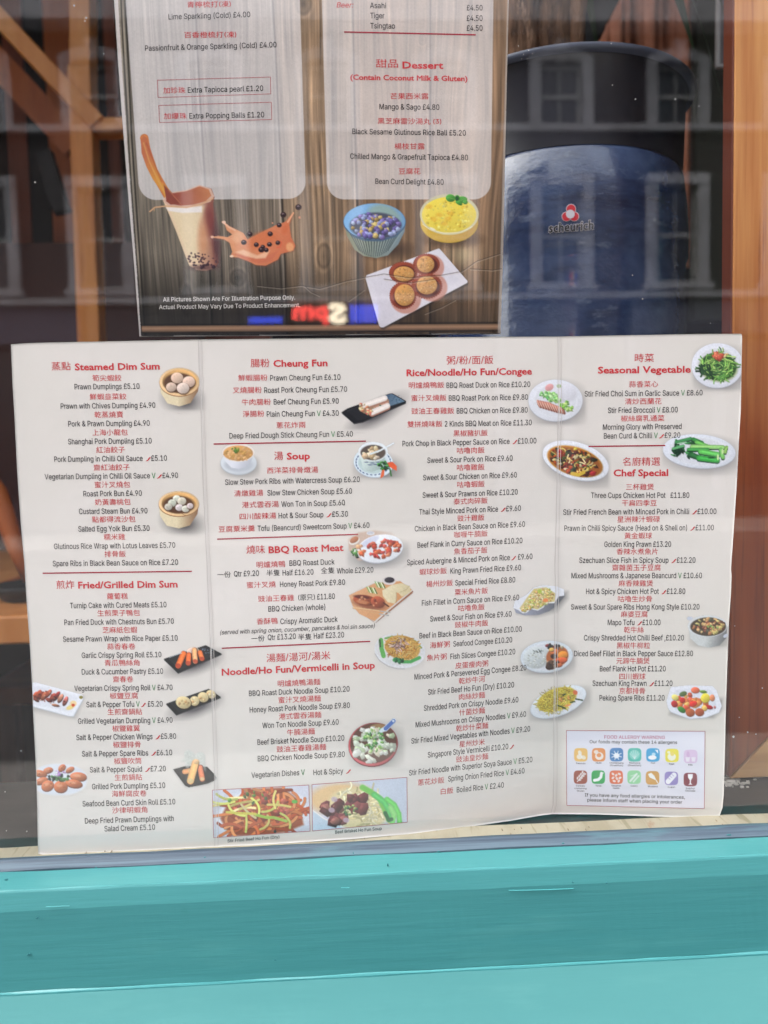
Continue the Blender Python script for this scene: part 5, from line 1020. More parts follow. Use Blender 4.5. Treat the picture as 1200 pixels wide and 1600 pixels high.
class Lettering:
    """flat print gathered into one mesh, one material slot per ink"""
    def __init__(s): s.v, s.f, s.m = [], [], []; s.n = 0
    def addpx(s, pts, tris, ink):
        s.v.append(pts); s.f.append(np.asarray(tris, int)+s.n); s.m += [ink]*len(tris); s.n += len(pts)
    def run(s, text, x0, x1, y, slope, cap, style='E', ink=0):
        fn, capem = {'E': (lambda c: glyph_sans(c, .005), .509), 'T': (lambda c: glyph_sans(c, .010), .509), 'I': (lambda c: glyph_sans(c, .003), .509),
                     'H': (lambda c: glyph_font(c, .026), .70), 'C': (lambda c: glyph_font(c, 0), .80), 'D': (lambda c: glyph_font(c, 0), .80)}[style]
        pen = 0; items = []
        for ch in text:
            if ch == '~':
                items.append((pen+.12, CHILLI, [(0, 1, 11), (1, 10, 11), (1, 2, 10), (2, 9, 10), (2, 3, 9), (3, 8, 9), (3, 4, 8), (4, 6, 8), (4, 5, 6), (6, 7, 8)], 1)); pen += .78; continue
            k = ink
            if ch == '^': ch, k = 'V', 2
            adv, v, f = fn(ch) if not (style in 'CD' and ord(ch) < 256) else (lambda g: (g[0], g[1]*1.25+[0, .08], g[2]))(glyph_sans(ch, .006))
            if len(v): items.append((pen, v, f, k))
            pen += adv*(1.25 if style in 'CD' and ord(ch) < 256 else 1)
        lo = min((p+v[:, 0].min()) for p, v, f, k in items); hi = max((p+v[:, 0].max()) for p, v, f, k in items)
        sx = (x1-x0)/(hi-lo); sy = cap/capem; xc = (x0+x1)/2
        for p, v, f, k in items:
            gx = x0+(p+v[:, 0]-lo)*sx; gy = v[:, 1]*sy
            if style == 'I': gx = gx+gy*.2
            Xp = gx-gy*TILT(xc); Yp = y+slope*(gx-xc)-gy
            s.addpx(np.stack([Xp, Yp], 1), f, k)
    def quad(s, pts, ink):
        s.addpx(np.array(pts, float), [(0, 1, 2), (0, 2, 3)], ink)
    def rule(s, x0, y0, x1, y1, w_, ink):
        dx, dy = x1-x0, y1-y0; l = math.hypot(dx, dy); nx, ny = -dy/l*w_/2, dx/l*w_/2
        k = 12
        for i in range(k):
            a, b = i/k, (i+1)/k
            s.quad([(x0+dx*a+nx, y0+dy*a+ny), (x0+dx*b+nx, y0+dy*b+ny), (x0+dx*b-nx, y0+dy*b-ny), (x0+dx*a-nx, y0+dy*a-ny)], ink)
    def build(s, name, surf, lift, mats, parent, label=None):
        px = np.concatenate(s.v); v = surf(px[:, 0], px[:, 1], lift)
        me = mesh_np(name, v, np.concatenate(s.f)); me.polygons.foreach_set('material_index', np.array(s.m, np.int32))
        return tag(link(name, me, mats, parent), label)

def mesh_np(name, v, f):
    f = np.asarray(f, np.int32); k = f.shape[1]
    me = bpy.data.meshes.new(name)
    me.vertices.add(len(v)); me.vertices.foreach_set('co', np.asarray(v, np.float32).ravel())
    me.loops.add(f.size); me.loops.foreach_set('vertex_index', f.ravel())
    me.polygons.add(len(f)); me.polygons.foreach_set('loop_start', np.arange(0, f.size, k, dtype=np.int32))
    me.update(calc_edges=True); me.validate()
    return me

def picture_mesh(name, cv, surf, lift, m, parent, label, keep=None, fade=False):
    """the painted canvas as a sheet of ink lying on the card"""
    v = surf(cv.X.ravel(), cv.Y.ravel(), lift)
    idx = np.arange(cv.nx*cv.ny).reshape(cv.ny, cv.nx)
    f = np.stack([idx[:-1, :-1], idx[1:, :-1], idx[1:, 1:], idx[:-1, 1:]], -1).reshape(-1, 4)
    a = cv.a; am = np.maximum.reduce([a[:-1, :-1], a[1:, :-1], a[1:, 1:], a[:-1, 1:]]).ravel() > .004
    if keep is not None:
        k = keep(cv.X, cv.Y); am &= np.minimum.reduce([k[:-1, :-1], k[1:, :-1], k[1:, 1:], k[:-1, 1:]]).ravel() > 0
    if fade:      # soft printed shadows die out before the sheet of ink ends
        ii = np.minimum(np.arange(cv.nx), np.arange(cv.nx)[::-1])[None, :]; jj = np.minimum(np.arange(cv.ny), np.arange(cv.ny)[::-1])[:, None]
        cv.a = np.where(cv.a < .97, cv.a*np.clip(np.minimum(ii, jj)*cv.st/7.0, 0, 1), cv.a)
    f = f[am]
    used = np.unique(f); rm = np.full(len(v), -1); rm[used] = np.arange(len(used))
    me = mesh_np(name, v[used], rm[f])
    at = me.attributes.new('ink', 'FLOAT_COLOR', 'POINT')
    rgba = np.concatenate([lin(cv.c.reshape(-1, 3)), cv.a.reshape(-1, 1)], 1)[used]
    at.data.foreach_set('color', rgba.astype(np.float32).ravel())
    me.polygons.foreach_set('use_smooth', [True]*len(me.polygons))
    return tag(link(name, me, m, parent), label)

# slope of the printed lines on each leaf of the menu, by height in the photo
SLOPES = {1: [(560, -.010), (900, -.012), (1100, -.010), (1240, -.02), (1300, -.034)],
          2: [(560, -.012), (720, -.018), (840, -.031), (900, -.033), (1010, -.046), (1100, -.047), (1190, -.053), (1300, -.08)],
          3: [(560, -.013), (660, -.015), (700, -.024), (822, -.042), (872, -.048), (962, -.062), (1050, -.084), (1100, -.091), (1150, -.104), (1210, -.111), (1240, -.104)],
          4: [(560, -.010), (700, -.011), (780, -.002), (805, -.006), (880, -.002), (1100, 0), (1160, .008), (1250, .024)]}
SECTIONS = [
 (1, 'steamed dim sum list', """
H 80.6 110.6 577.6 @蒸點
H 116.9 249.7 577.8 Steamed Dim Sum
C 144.4 189.8 591 筍尖蝦餃
E 116.6 218.1 608 Prawn Dumplings £5.10
C 140.3 197.5 620.1 鮮蝦韭菜餃
E 94.9 242.8 638 Prawn with Chives Dumpling £4.90
C 147.7 192.5 648.2 乾蒸燒賣
E 106.7 234 665.8 Pork & Prawn Dumpling £4.90
C 144.4 199.7 676 上海小龍包
E 106.4 237.1 693.5 Shanghai Pork Dumpling £5.10
C 150.4 195.3 703.2 紅油餃子
E 84.7 261 720.8 Pork Dumpling in Chilli Oil Sauce ~£5.10
C 146.3 202.7 730.7 齋紅油餃子
E 69.9 278.3 748 Vegetarian Dumpling in Chilli Oil Sauce ^~£4.90
C 148 203.5 757.6 蜜汁叉燒包
E 130.4 221.7 775.2 Roast Pork Bun £4.90
C 148.5 204.3 784.8 奶黃壽桃包
E 123.5 230.5 802.7 Custard Steam Bun £4.90
C 143.8 211.8 811.8 點都得流沙包
E 122.4 233.8 830 Salted Egg Yolk Bun £5.30
C 162.3 195.5 839.3 糯米雞
E 84.4 273.9 856.9 Glutinous Rice Wrap with Lotus Leaves £5.70
C 163.4 196.6 866 排骨飯
E 82.5 278.3 883.6 Spare Ribs in Black Bean Sauce on Rice £7.20
R 66.6 299.8 895.7 892.7"""),
 (1, 'fried and grilled dim sum list', """
H 88.3 116.4 919 @煎炸
H 122.2 277.5 918.5 Fried/Grilled Dim Sum
C 167.3 199.8 932 蘿蔔糕
E 109.5 260.2 949.6 Turnip Cake with Cured Meats £5.10
C 152.4 218.8 958.2 生煎栗子鴨包
E 100.6 271.7 975.7 Pan Fried Duck with Chestnuts Bun £5.70
C 160.2 214.5 984.7 芝麻紙包蝦
E 98.6 277.7 1001.9 Sesame Prawn Wrap with Rice Paper £5.10
C 167.6 211.3 1010.5 蒜香春卷
E 127.7 252.2 1027.5 Garlic Crispy Spring Roll £5.10
C 163.6 217.9 1036.1 青瓜鴨絲角
E 127.9 255 1053.4 Duck & Cucumber Pastry £5.10
C 176.5 208.2 1061.7 齋春卷
E 116.2 269.7 1079 Vegetarian Crispy Spring Roll ^ £4.70
C 171.7 215.6 1087.6 椒鹽豆腐
E 135.1 254.2 1104.5 Salt & Pepper Tofu ^~ £5.20
C 168.2 222.3 1112.6 生煎齋鍋貼
E 121.9 269.7 1130.1 Grilled Vegetarian Dumpling ^ £4.90
C 175.7 218.5 1138.5 椒鹽雞翼
E 119.3 275.2 1155.4 Salt & Pepper Chicken Wings ~£5.80
C 176.8 220 1163.8 椒鹽排骨
E 128.2 269.1 1181 Salt & Pepper Spare Ribs ~£6.10
C 178.3 221.1 1189.4 椒鹽吹筒
E 140.6 259.3 1206 Salt & Pepper Squid ~£7.20
C 179.4 222.3 1215 生煎鍋貼
E 143.8 258.2 1232.2 Grilled Pork Dumpling £5.10
C 174.8 228.9 1240.3 海鮮腐皮卷
E 129.1 274 1258.4 Seafood Bean Curd Skin Roll £5.10
C 175.4 230.3 1266.1 沙律明蝦角
E 132.8 271.7 1284.8 Deep Fried Prawn Dumplings with
E 163.3 242.4 1297.8 Salad Cream £5.10"""),
 (2, 'cheung fun list', """
H 391.7 421.2 572.6 @腸粉
H 427.1 511.8 572.5 Cheung Fun
C 372.4 418 590.6 鮮蝦腸粉
E 422.3 532 594 Prawn Cheung Fun £6.10
C 363.6 409 609.9 叉燒腸粉
E 412.9 542.4 613 Roast Pork Cheung Fun £5.70
C 377.8 423.1 628.6 牛肉腸粉
E 427.7 529.4 631.4 Beef Cheung Fun £5.90
C 379.2 412.9 647 淨腸粉
E 416.9 529.4 650.4 Plain Cheung Fun ^ £4.30
C 431.9 477.5 664.6 蔥花炸兩
E 358.5 551.5 683.6 Deep Fried Dough Stick Cheung Fun ^ £5.40
R 333.6 571.6 693.8 689.3"""),
 (2, 'soup list', """
H 428.5 442.4 717.6 @湯
H 448.1 484.4 717.6 Soup
C 417.2 497.1 734.9 西洋菜排骨燉湯
E 351.7 562.3 755.3 Slow Stew Pork Ribs with Watercress Soup £6.20
C 365.9 411.2 770.9 清燉雞湯
E 417.8 550.1 772.8 Slow Stew Chicken Soup £5.60
C 378.1 435.6 788.7 港式雲吞湯
E 439.6 539 790.7 Won Ton in Soup £5.60
C 374.4 431.4 806.8 四川酸辣湯
E 435.3 543.9 808.5 Hot & Sour Soup ~£5.30
C 341.8 398.2 826.7 豆腐粟米羹
E 402.5 577.3 827.3 Tofu (Beancurd) Sweetcorn Soup ^ £4.60
R 339.3 559.4 842.5 834.9"""),
 (2, 'barbecue roast meat list', """
H 385.2 414.1 864 @燒味
H 419.7 536.8 862.4 BBQ Roast Meat
C 400.8 445.8 882.2 明爐燒鴨
E 452.3 522.9 883 BBQ Roast Duck
K 339.7 360.5 898.2 一份
E 365.5 404.6 900.3 Qtr £9.20
K 416.4 437.2 895.5 半隻
E 441.6 489.8 898.5 Half £16.20
K 501.3 522.7 891.7 全隻
E 526.2 583.5 895.3 Whole £29.20
C 385.8 430.8 914 蜜汁叉燒
E 437.5 539.2 915.5 Honey Roast Pork £9.80
C 403.4 459.5 935.2 豉油王春雞
K 466 492 933.6 (原只)
E 495.5 523.3 936.2 £11.80
E 419.3 508.3 954 BBQ Chicken (whole)
C 401.1 434 971 香酥鴨
E 438.1 527.7 973.4 Crispy Aromatic Duck
I 343.5 585 986.3 (served with spring onion, cucumber, pancakes & hoi sin sauce)
K 392.6 413.4 998 一份
E 418.4 462.2 999.2 Qtr £13.20
K 465.7 486.9 995.4 半隻
E 490.4 537.7 996.9 Half £23.20
R 346.4 578.5 1013 1002.2"""),
 (2, 'noodle and vermicelli soup list', """
H 416.4 516.2 1031.5 @湯麵/湯河/湯米
H 346.4 585.9 1049.8 Noodle/Ho Fun/Vermicelli in Soup
C 434 500.4 1067.1 明爐燒鴨湯麵
E 389 546.2 1084.1 BBQ Roast Duck Noodle Soup £10.20
C 435.2 501.3 1093 蜜汁叉燒湯麵
E 390.2 546.8 1109.7 Honey Roast Pork Noodle Soup £9.80
C 435.7 502.1 1118.5 港式雲吞湯麵
E 409.9 529.2 1135 Won Ton Noodle Soup £9.60
C 448.4 491.9 1144 牛腩湯麵
E 402.3 538 1160.5 Beef Brisket Noodle Soup £10.20
C 432.2 509.5 1169.3 豉油王春雞湯麵
E 402.8 538.9 1186.1 BBQ Chicken Noodle Soup £9.80
E 392.9 476.3 1213.1 Vegetarian Dishes ^
E 489.8 548.6 1209.6 Hot & Spicy ~
S 355.5 436.6 1313 Stir Fried Beef Ho Fun (Dry)
S 523.6 596.4 1299.6 Beef Brisket Ho Fun Soup
B 331.8 1234.6 482.5 1226.6 484.5 1298.6 333.8 1308.9
B 487.4 1226 635.8 1214.6 636.4 1284.8 488.3 1298.3"""),
 (3, 'rice, noodle and congee list', """
H 697.9 770.7 568 @粥/粉/面/飯
H 635.2 831.2 586.3 Rice/Noodle/Ho Fun/Congee
C 638.7 693.9 602.2 明爐燒鴨飯
E 697.6 828.5 605.4 BBQ Roast Duck on Rice £10.20
C 642.7 697.6 622.2 蜜汁叉燒飯
E 701.3 825.1 625.4 BBQ Roast Pork on Rice £9.80
C 642.9 709.6 642.5 豉油王春雞飯
E 713.6 824.5 645.4 BBQ Chicken on Rice £9.80
C 636.5 691.2 663 雙拼燒味飯
E 694.9 830.9 665.4 2 Kinds BBQ Meat on Rice £11.30
C 708.5 761.9 677.2 黑椒豬扒飯
E 628.8 838.1 695 Pork Chop in Black Pepper Sauce on Rice ~£10.00
C 713.9 757 704.1 咕嚕肉飯
E 667.7 801 721.7 Sweet & Sour Pork on Rice £9.60
C 713.9 757 730.5 咕嚕雞飯
E 661 807.7 748.3 Sweet & Sour Chicken on Rice £9.60
C 714.4 757.3 757.1 咕嚕蝦飯
E 660.3 809 775.3 Sweet & Sour Prawns on Rice £10.20
C 708.8 761.9 783.3 泰式肉碎飯
E 654.9 813.9 801.1 Thai Style Minced Pork on Rice ~£9.60
C 714.7 756.8 809.7 豉汁雞飯
E 648 820.3 826.7 Chicken in Black Bean Sauce on Rice £9.60
C 709.6 761.9 835 咖喱牛腩飯
E 652.3 816.3 852.3 Beef Flank in Curry Sauce on Rice £10.20
C 709.3 761.6 860.9 魚香茄子飯
E 636 832 878.2 Spiced Aubergine & Minced Pork on Rice~ £9.60
C 655.5 698.1 893.1 蝦球炒飯
E 703.7 814.1 893.6 King Prawn Fried Rice £9.60
C 665.8 707.5 912.1 楊州炒飯
E 711.3 805 912.4 Special Fried Rice £8.80
C 710.5 762.3 924.5 粟米魚片飯
E 659.1 811.2 942 Fish Fillet in Corn Sauce on Rice £9.60
C 715.8 757.2 949.8 咕嚕魚飯
E 672 799.4 967.2 Sweet & Sour Fish on Rice £9.60
C 710.7 762.9 975.3 豉椒牛肉飯
E 655.4 815.3 992.2 Beef in Black Bean Sauce on Rice £10.00
C 671.8 702.9 1007.8 海鮮粥
E 708.3 800.2 1007 Seafood Congee £10.20
C 666.9 698.1 1027.2 魚片粥
E 703.7 805.1 1026.1 Fish Slices Congee £10.20
C 711.5 762.9 1038.7 皮蛋瘦肉粥
E 647.6 822.5 1054.6 Minced Pork & Persevered Egg Congee £8.20
C 716.9 757.8 1062.9 乾炒牛河
E 668.8 803.2 1079.8 Stir Fried Beef Ho Fun (Dry) £10.20
C 717.2 757.8 1087.9 肉絲炒麵
E 662.3 809.9 1104 Shredded Pork on Crispy Noodle £9.60
C 717.4 757.8 1112.1 什菌炒麵
E 649.4 822 1128.2 Mixed Mushrooms on Crispy Noodles ^ £9.60
C 712.6 762.9 1136.3 乾炒什菜麵
E 642.7 828.4 1152.4 Stir Fried Mixed Vegetables with Noodles ^ £9.20
C 717.7 757.5 1161.5 星州炒米
E 668.5 803.4 1176.6 Singapore Style Vermicelli £10.20~
C 712.6 762.9 1184.6 豉油皇炒麵
E 639.2 831.9 1201.3 Stir Fried Noodle with Superior Soya Sauce ^ £5.20
C 652.9 694.1 1221.2 蔥花炒飯
E 700.2 819.6 1214.7 Spring Onion Fried Rice ^ £4.60
C 688.7 708.3 1236.2 白飯
E 713.7 787.3 1234.4 Boiled Rice ^ £2.40"""),
 (4, 'seasonal vegetable list', """
H 991.8 1021.8 564.6 @時菜
H 934.2 1079.4 582.7 Seasonal Vegetable
C 982.8 1028.4 600.7 蒜香菜心
E 913.5 1097.7 618.6 Stir Fried Choi Sum in Garlic Sauce ^ £8.60
C 976.5 1033.5 627.4 清炒西蘭花
E 949.8 1059 644.8 Stir Fried Broccoli ^ £8.00
C 970.2 1038 654 椒絲腐乳通菜
E 942 1065 670.9 Morning Glory with Preserved
E 943.5 1062.9 684.7 Bean Curd & Chilli ^~£9.20
R 919.5 1039.5 697.6 696.1"""),
 (4, 'chef special list', """
H 972.9 1031.4 726.6 @名廚精選
H 958.5 1044 743.8 Chef Special
C 978 1021.5 761.2 三杯雞煲
E 923.4 1077 778 Three Cups Chicken Hot Pot   £11.80
C 971.7 1026 786.4 干扁四季豆
E 879.9 1119.3 803.7 Stir Fried French Bean with Minced Pork in Chilli ~£10.00
C 964.5 1031.1 811.8 星洲辣汁蝦碌
E 881.7 1115.4 829 Prawn in Chilli Spicy Sauce (Head on & Shell on) ~£11.00
C 975.6 1018.8 837.4 黃金蝦球
E 944.1 1048.5 854.5 Golden King Prawn £13.20
C 963.3 1027.8 862.2 香辣水煮魚片
E 905.1 1086.6 879.4 Szechuan Slice Fish in Spicy Soup ~£12.20
C 956.4 1032.3 887.3 齋雜菌玉子豆腐
E 892.8 1096.8 903.5 Mixed Mushrooms & Japanese Beancurd ^ £10.60
C 966.6 1020.3 911.9 麻香辣雞煲
E 915.6 1070.7 928.1 Hot & Spicy Chicken Hot Pot ~£12.80
C 965.4 1018.8 936.2 咕嚕生炒骨
E 892.2 1092.9 952.4 Sweet & Sour Spare Ribs Hong Kong Style £10.20
C 970.2 1011.9 960.2 麻婆豆腐
E 949.5 1032 976.7 Mapo Tofu ~£10.00
C 974.7 1005.9 984.5 乾牛絲
E 912.3 1068.6 1000.7 Crispy Shredded Hot Chilli Beef ,£10.20
C 963.6 1015.8 1009.1 黑椒牛柳粒
E 897 1082.7 1025.3 Diced Beef Fillet in Black Pepper Sauce £12.80
C 963 1014.9 1033.1 元蹄牛腩煲
E 937.2 1040.1 1049 Beef Flank Hot Pot £11.20
C 967.5 1008.6 1057.4 四川蝦球
E 925.8 1050.6 1071.8 Szechuan King Prawn ~£11.20
C 967.5 1008 1079.9 京都排骨
E 936.6 1038.3 1094.6 Peking Spare Ribs £11.20"""),
 (4, 'food allergy warning', """
N 944.1 1038.9 1154.4 FOOD ALLERGY WARNING
A 921.3 1058.1 1161.8 Our foods may contain these 14 allergens
t 900.2 914.8 1194 Peanuts
t 931 939.8 1193.2 Nuts
t 952.4 974.2 1193.2 Crustaceans
t 953 973.6 1197.2 (Shellfish)
t 983.2 1000.4 1193.2 Molluscs
t 981 1001.6 1197.2 (Shellfish)
t 1017 1023.6 1193.4 Fish
t 1045.4 1053.6 1194.6 Eggs
t 1075.4 1082.6 1196.2 Milk
t 900 913.6 1229 Cereals
t 897.6 916.4 1233 containing
t 901.4 913 1237 Gluten
t 930.6 939.4 1228.8 Soya
t 955.4 970 1228.8 Sesame
t 957.6 968 1232.6 seeds
t 985.4 996.4 1229.2 Celery
t 1012.4 1027.4 1230 Mustard
t 1043.6 1054.8 1231 Lupin
t 1071.4 1085.8 1233 Sulphur
t 1071.2 1086.4 1236.8 Dioxide
A 913.8 1070.1 1246.2 If you have any food allergies or intolerances,
A 917.7 1065.9 1254 please inform staff when placing your order
B 885 1141.4 1101.6 1142.6 1100.4 1263.5 885.6 1258.4"""),
]
POSTER_TEXT = [
 ('cold drinks list', """
C 292.7 360.7 7.2 -.015 青檸梳打(凍)
E 263.3 391 28.5 -.03 Lime Sparkling (Cold) £4.00
C 288.1 369.2 54.7 -.01 百香橙梳打(凍)
E 226.8 432.1 76.7 -.028 Passionfruit & Orange Sparkling (Cold) £4.00
B 246 125.3 422.5 120.3 423 146.7 246.8 152.3
C 255.3 289.7 141.6 -.012 加珍珠
E 293.5 411.3 143.5 -.025 Extra Tapioca pearl £1.20
B 248.1 164.8 423.9 159.7 424.7 186.7 249.2 191.5
C 256.1 291.9 181.6 -.012 加爆珠
E 295.9 412.9 184.3 -.018 Extra Popping Balls £1.20"""),
 ('beer list', """
W 526 551.3 11.7 .01 Beer:
E 578 603.3 12.8 .01 Asahi
E 578.5 600.7 28.5 .01 Tiger
E 578.5 617.2 44.5 .01 Tsingtao
E 729.2 754 16.3 0 £4.50
E 729.2 754 32.5 0 £4.50
E 729.2 754 48 0 £4.50
R 537.5 743.3 49.9 54.4"""),
 ('dessert list', """
H 587.3 622 104.6 .01 @甜品
H 628.9 692.7 107 .01 Dessert
h 547.3 730.5 125.6 .013 (Contain Coconut Milk & Gluten)
C 610 669.7 150.7 0 芒果西米露
E 592.9 686.5 171.2 .01 Mango & Sago £4.80
C 590.3 689.5 189.9 .01 黑芝麻雷沙湯丸 (3)
E 550.5 727.9 210.7 .014 Black Sesame Glutinous Rice Ball £5.20
C 616.4 663.6 229 0 楊枝甘露
E 547.1 731.3 249.3 .012 Chilled Mango & Grapefruit Tapioca £4.80
C 623.1 656.9 268 0 豆腐花
E 586.5 693.2 288 .012 Bean Curd Delight £4.80"""),
 ('small print at the foot', """
F 254.8 461.2 469.6 -.016 All Pictures Shown Are For Illustration Purpose Only.
F 248.6 469 481.4 -.015 Actual Product May Vary Due To Product Enhancement."""),
]
def set_rows(lt, rows, slopes=None):
    for ln in rows.strip().split('\n'):
        p = ln.split(' ')
        k = p[0]
        if k == 'B':
            q = [float(a) for a in p[1:9]]; q = list(zip(q[0::2], q[1::2]))
            for i in range(4): lt.rule(*q[i], *q[(i+1) % 4], .8, 3)
            continue
        if k == 'R':
            x0, x1, y0, y1 = map(float, p[1:5]); lt.rule(x0, y0, x1, y1, 2.0, 4); continue
        x0, x1, y = map(float, p[1:4])
        if slopes is None: sl = float(p[4]); tx = ' '.join(p[5:])
        else: sl = float(np.interp(y, [a for a, b in slopes], [b for a, b in slopes])); tx = ' '.join(p[4:])
        if k == 'H' and tx[0] == '@': lt.run(tx[1:], x0, x1, y, sl, 11.6, 'D', 1)
        elif k == 'H': lt.run(tx, x0, x1, y, sl, 10.4, 'H', 1)
        elif k == 'h': lt.run(tx, x0, x1, y, sl, 8.0, 'H', 1)
        elif k == 'C': lt.run(tx, x0, x1, y+3.6, sl, 8.6, 'C', 1)
        elif k == 'K': lt.run(tx, x0, x1, y+3.6, sl, 8.6, 'C', 0)
        elif k == 'E': lt.run(tx, x0, x1, y, sl, 8.5, 'E', 0)
        elif k == 'I': lt.run(tx, x0, x1, y, sl, 6.8, 'I', 0)
        elif k == 'W': lt.run(tx, x0, x1, y, sl, 8.0, 'I', 1)
        elif k == 'S': lt.run(tx, x0, x1, y, sl, 4.7, 'T', 0)
        elif k == 'A': lt.run(tx, x0, x1, y, sl, 4.9, 'T', 0)
        elif k == 'N': lt.run(tx, x0, x1, y, sl, 5.0, 'E', 5)
        elif k == 't': lt.run(tx, x0, x1, y, sl, 2.5, 'T', 0)
        elif k == 'F': lt.run(tx, x0, x1, y, sl, 6.6, 'E', 0)
if ':' not in G:
    _d0 = G['.']; G[':'] = [_d0[0], _d0[1]+[[v+(300 if i % 2 else 0) for i, v in enumerate(c)] for c in _d0[1]]]

# ================================================================== materials
M = {}
M['card'] = print_mat('printed_card')
M['poster'] = print_mat('printed_poster', 0.30)
M['card_edge'] = mat('card_edge', L(206, 198, 190), .8)
M['black_ink'] = mat('black_ink', L(44, 40, 42), .45, .35)
M['red_ink'] = mat('red_ink', L(200, 52, 60), .45, .35)
M['green_ink'] = mat('green_ink', L(60, 140, 78), .45, .35)
M['border_ink'] = mat('border_ink', L(176, 84, 92), .5, .35)
M['rule_ink'] = mat('rule_ink', L(158, 22, 50), .45, .35)
M['plum_ink'] = mat('plum_ink', L(186, 96, 130), .5, .35)
M['white_ink'] = mat('white_ink', L(214, 208, 204), .5, .35)
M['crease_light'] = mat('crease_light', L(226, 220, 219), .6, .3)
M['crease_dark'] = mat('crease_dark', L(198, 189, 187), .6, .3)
INKS = [M[k] for k in ('black_ink', 'red_ink', 'green_ink', 'border_ink', 'rule_ink', 'plum_ink')]
M['teal'] = mat('teal_paint', L(62, 126, 127), .5, .4, noise=[(L(56, 120, 122), (2.2, 14, 14), 7, .36, .66), (L(72, 133, 132), (7, 36, 36), 7, .56, .8), (L(54, 118, 118), (30, 60, 60), 4, .68, .8)], bump=((10, 200, 200), .28, .001))
M['teal_chip'] = mat('paint_chip', L(30, 96, 100), .8)
M['sealant'] = mat('old_sealant', L(78, 94, 106), .6, .4, noise=[(L(54, 66, 80), (4, 300, 300), 5, .42, .6), (L(74, 106, 114), (14, 110, 110), 5, .55, .75)], bump=((20, 200, 200), .4, .001))
M['ledge'] = mat('worn_cream_ledge', L(176, 164, 142), .8, .3, noise=[(L(160, 146, 122), (30, 12, 12), 6, .42, .62), (L(150, 84, 46), (55, 25, 25), 5, .66, .78), (L(150, 138, 112), (160, 20, 20), 3, .58, .66)], bump=((90, 90, 90), .5, .001))
M['dark_board'] = mat('dark_sill_board', L(54, 50, 48), .55, .4, noise=[(L(38, 36, 36), (8, 40, 40), 5, .4, .7)])
M['dark_room'] = mat('dark_wall', L(48, 32, 26), .8, noise=[(L(30, 22, 20), (4, 4, 2), 4, .4, .65)])
M['black'] = mat('black_paint', L(22, 22, 24), .5)
M['chip_white'] = mat('chipped_white', L(205, 200, 192), .8)

def wood_mat(name, c1, c2, c3, sc, rough=.42, coat=0.0, along=None):
    """timber with long grain; sc scales the noise in x, y, z; along=(z0, z1, colour): light falloff painted into the base colour, darkening to colour between heights."""
    m = mat(name, c1, rough, .5, coat=coat, noise=[(c2, sc, 6, .38, .66), (c3, (sc[0]*3.2, sc[1]*3.2, sc[2]*2), 5, .56, .74)], bump=((sc[0]*2, sc[1]*2, sc[2]), .15, .001))
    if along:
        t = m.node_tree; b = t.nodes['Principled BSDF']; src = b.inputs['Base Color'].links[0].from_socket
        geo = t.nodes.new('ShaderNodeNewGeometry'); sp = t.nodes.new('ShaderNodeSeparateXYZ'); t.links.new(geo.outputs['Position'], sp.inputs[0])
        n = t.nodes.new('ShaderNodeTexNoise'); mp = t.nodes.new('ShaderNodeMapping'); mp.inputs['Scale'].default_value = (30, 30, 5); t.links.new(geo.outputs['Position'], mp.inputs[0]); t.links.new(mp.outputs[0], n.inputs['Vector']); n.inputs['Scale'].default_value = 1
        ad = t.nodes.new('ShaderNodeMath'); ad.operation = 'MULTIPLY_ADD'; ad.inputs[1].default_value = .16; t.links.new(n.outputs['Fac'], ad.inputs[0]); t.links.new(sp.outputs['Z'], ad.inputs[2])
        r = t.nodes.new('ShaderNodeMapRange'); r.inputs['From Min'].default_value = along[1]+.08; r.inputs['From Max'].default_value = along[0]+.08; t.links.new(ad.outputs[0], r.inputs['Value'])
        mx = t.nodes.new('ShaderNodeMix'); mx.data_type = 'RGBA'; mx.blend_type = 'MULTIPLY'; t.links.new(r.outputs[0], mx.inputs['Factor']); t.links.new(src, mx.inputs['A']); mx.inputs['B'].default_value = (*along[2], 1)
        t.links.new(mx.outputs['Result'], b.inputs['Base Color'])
    return m

M['pine_frame'] = wood_mat('varnished_softwood', L(200, 140, 82), L(176, 108, 56), L(132, 72, 38), (110, 110, 4), along=(-.05, .06, (.46, .22, .12)))  # lighter top, as from sky reflection, is painted into the wood colour
M['pine_rail'] = wood_mat('bare_softwood', L(196, 150, 96), L(176, 128, 76), L(160, 120, 84), (4, 60, 60))
M['pine'] = wood_mat('pale_pine', L(222, 150, 82), L(206, 128, 62), L(180, 104, 50), (20, 20, 3))
M['red_wood'] = wood_mat('red_brown_timber', L(150, 84, 60), L(116, 60, 42), L(90, 48, 38), (12, 12, 1.5))
M['orange_wood'] = wood_mat('orange_timber', L(206, 120, 66), L(176, 92, 50), L(150, 80, 50), (10, 10, 2))

# ================================================================== the setting
YG = -0.006                                   # plane of the window glass
ZL = P1(600, 1306.5, 0.003)[2]                # height of the ledge the menu stands on
def zt(py, y, px=600): return P1(px, py, y)[2]

# street outside
GZ = ZL-.85
tag(MB().box(-60, -60, GZ-.3, 60, -9.9, GZ).build('far_pavement', mat('paving', (.22, .21, .2), .85, noise=[((.16, .155, .15), (2, 2, 2), 5, .4, .6)])), kind='structure')
tag(MB().box(-60, -9.9, GZ-.4, 60, -2.4, GZ-.12).build('road', mat('asphalt', (.055, .055, .058), .9, noise=[((.04, .04, .042), (5, 5, 5), 6, .4, .6)])), kind='structure')
tag(MB().box(-60, -2.4, GZ-.4, 60, -.16, GZ).build('near_pavement', mat('paving_near', (.24, .23, .22), .85, noise=[((.17, .165, .16), (3, 3, 3), 5, .4, .6)])), kind='structure')
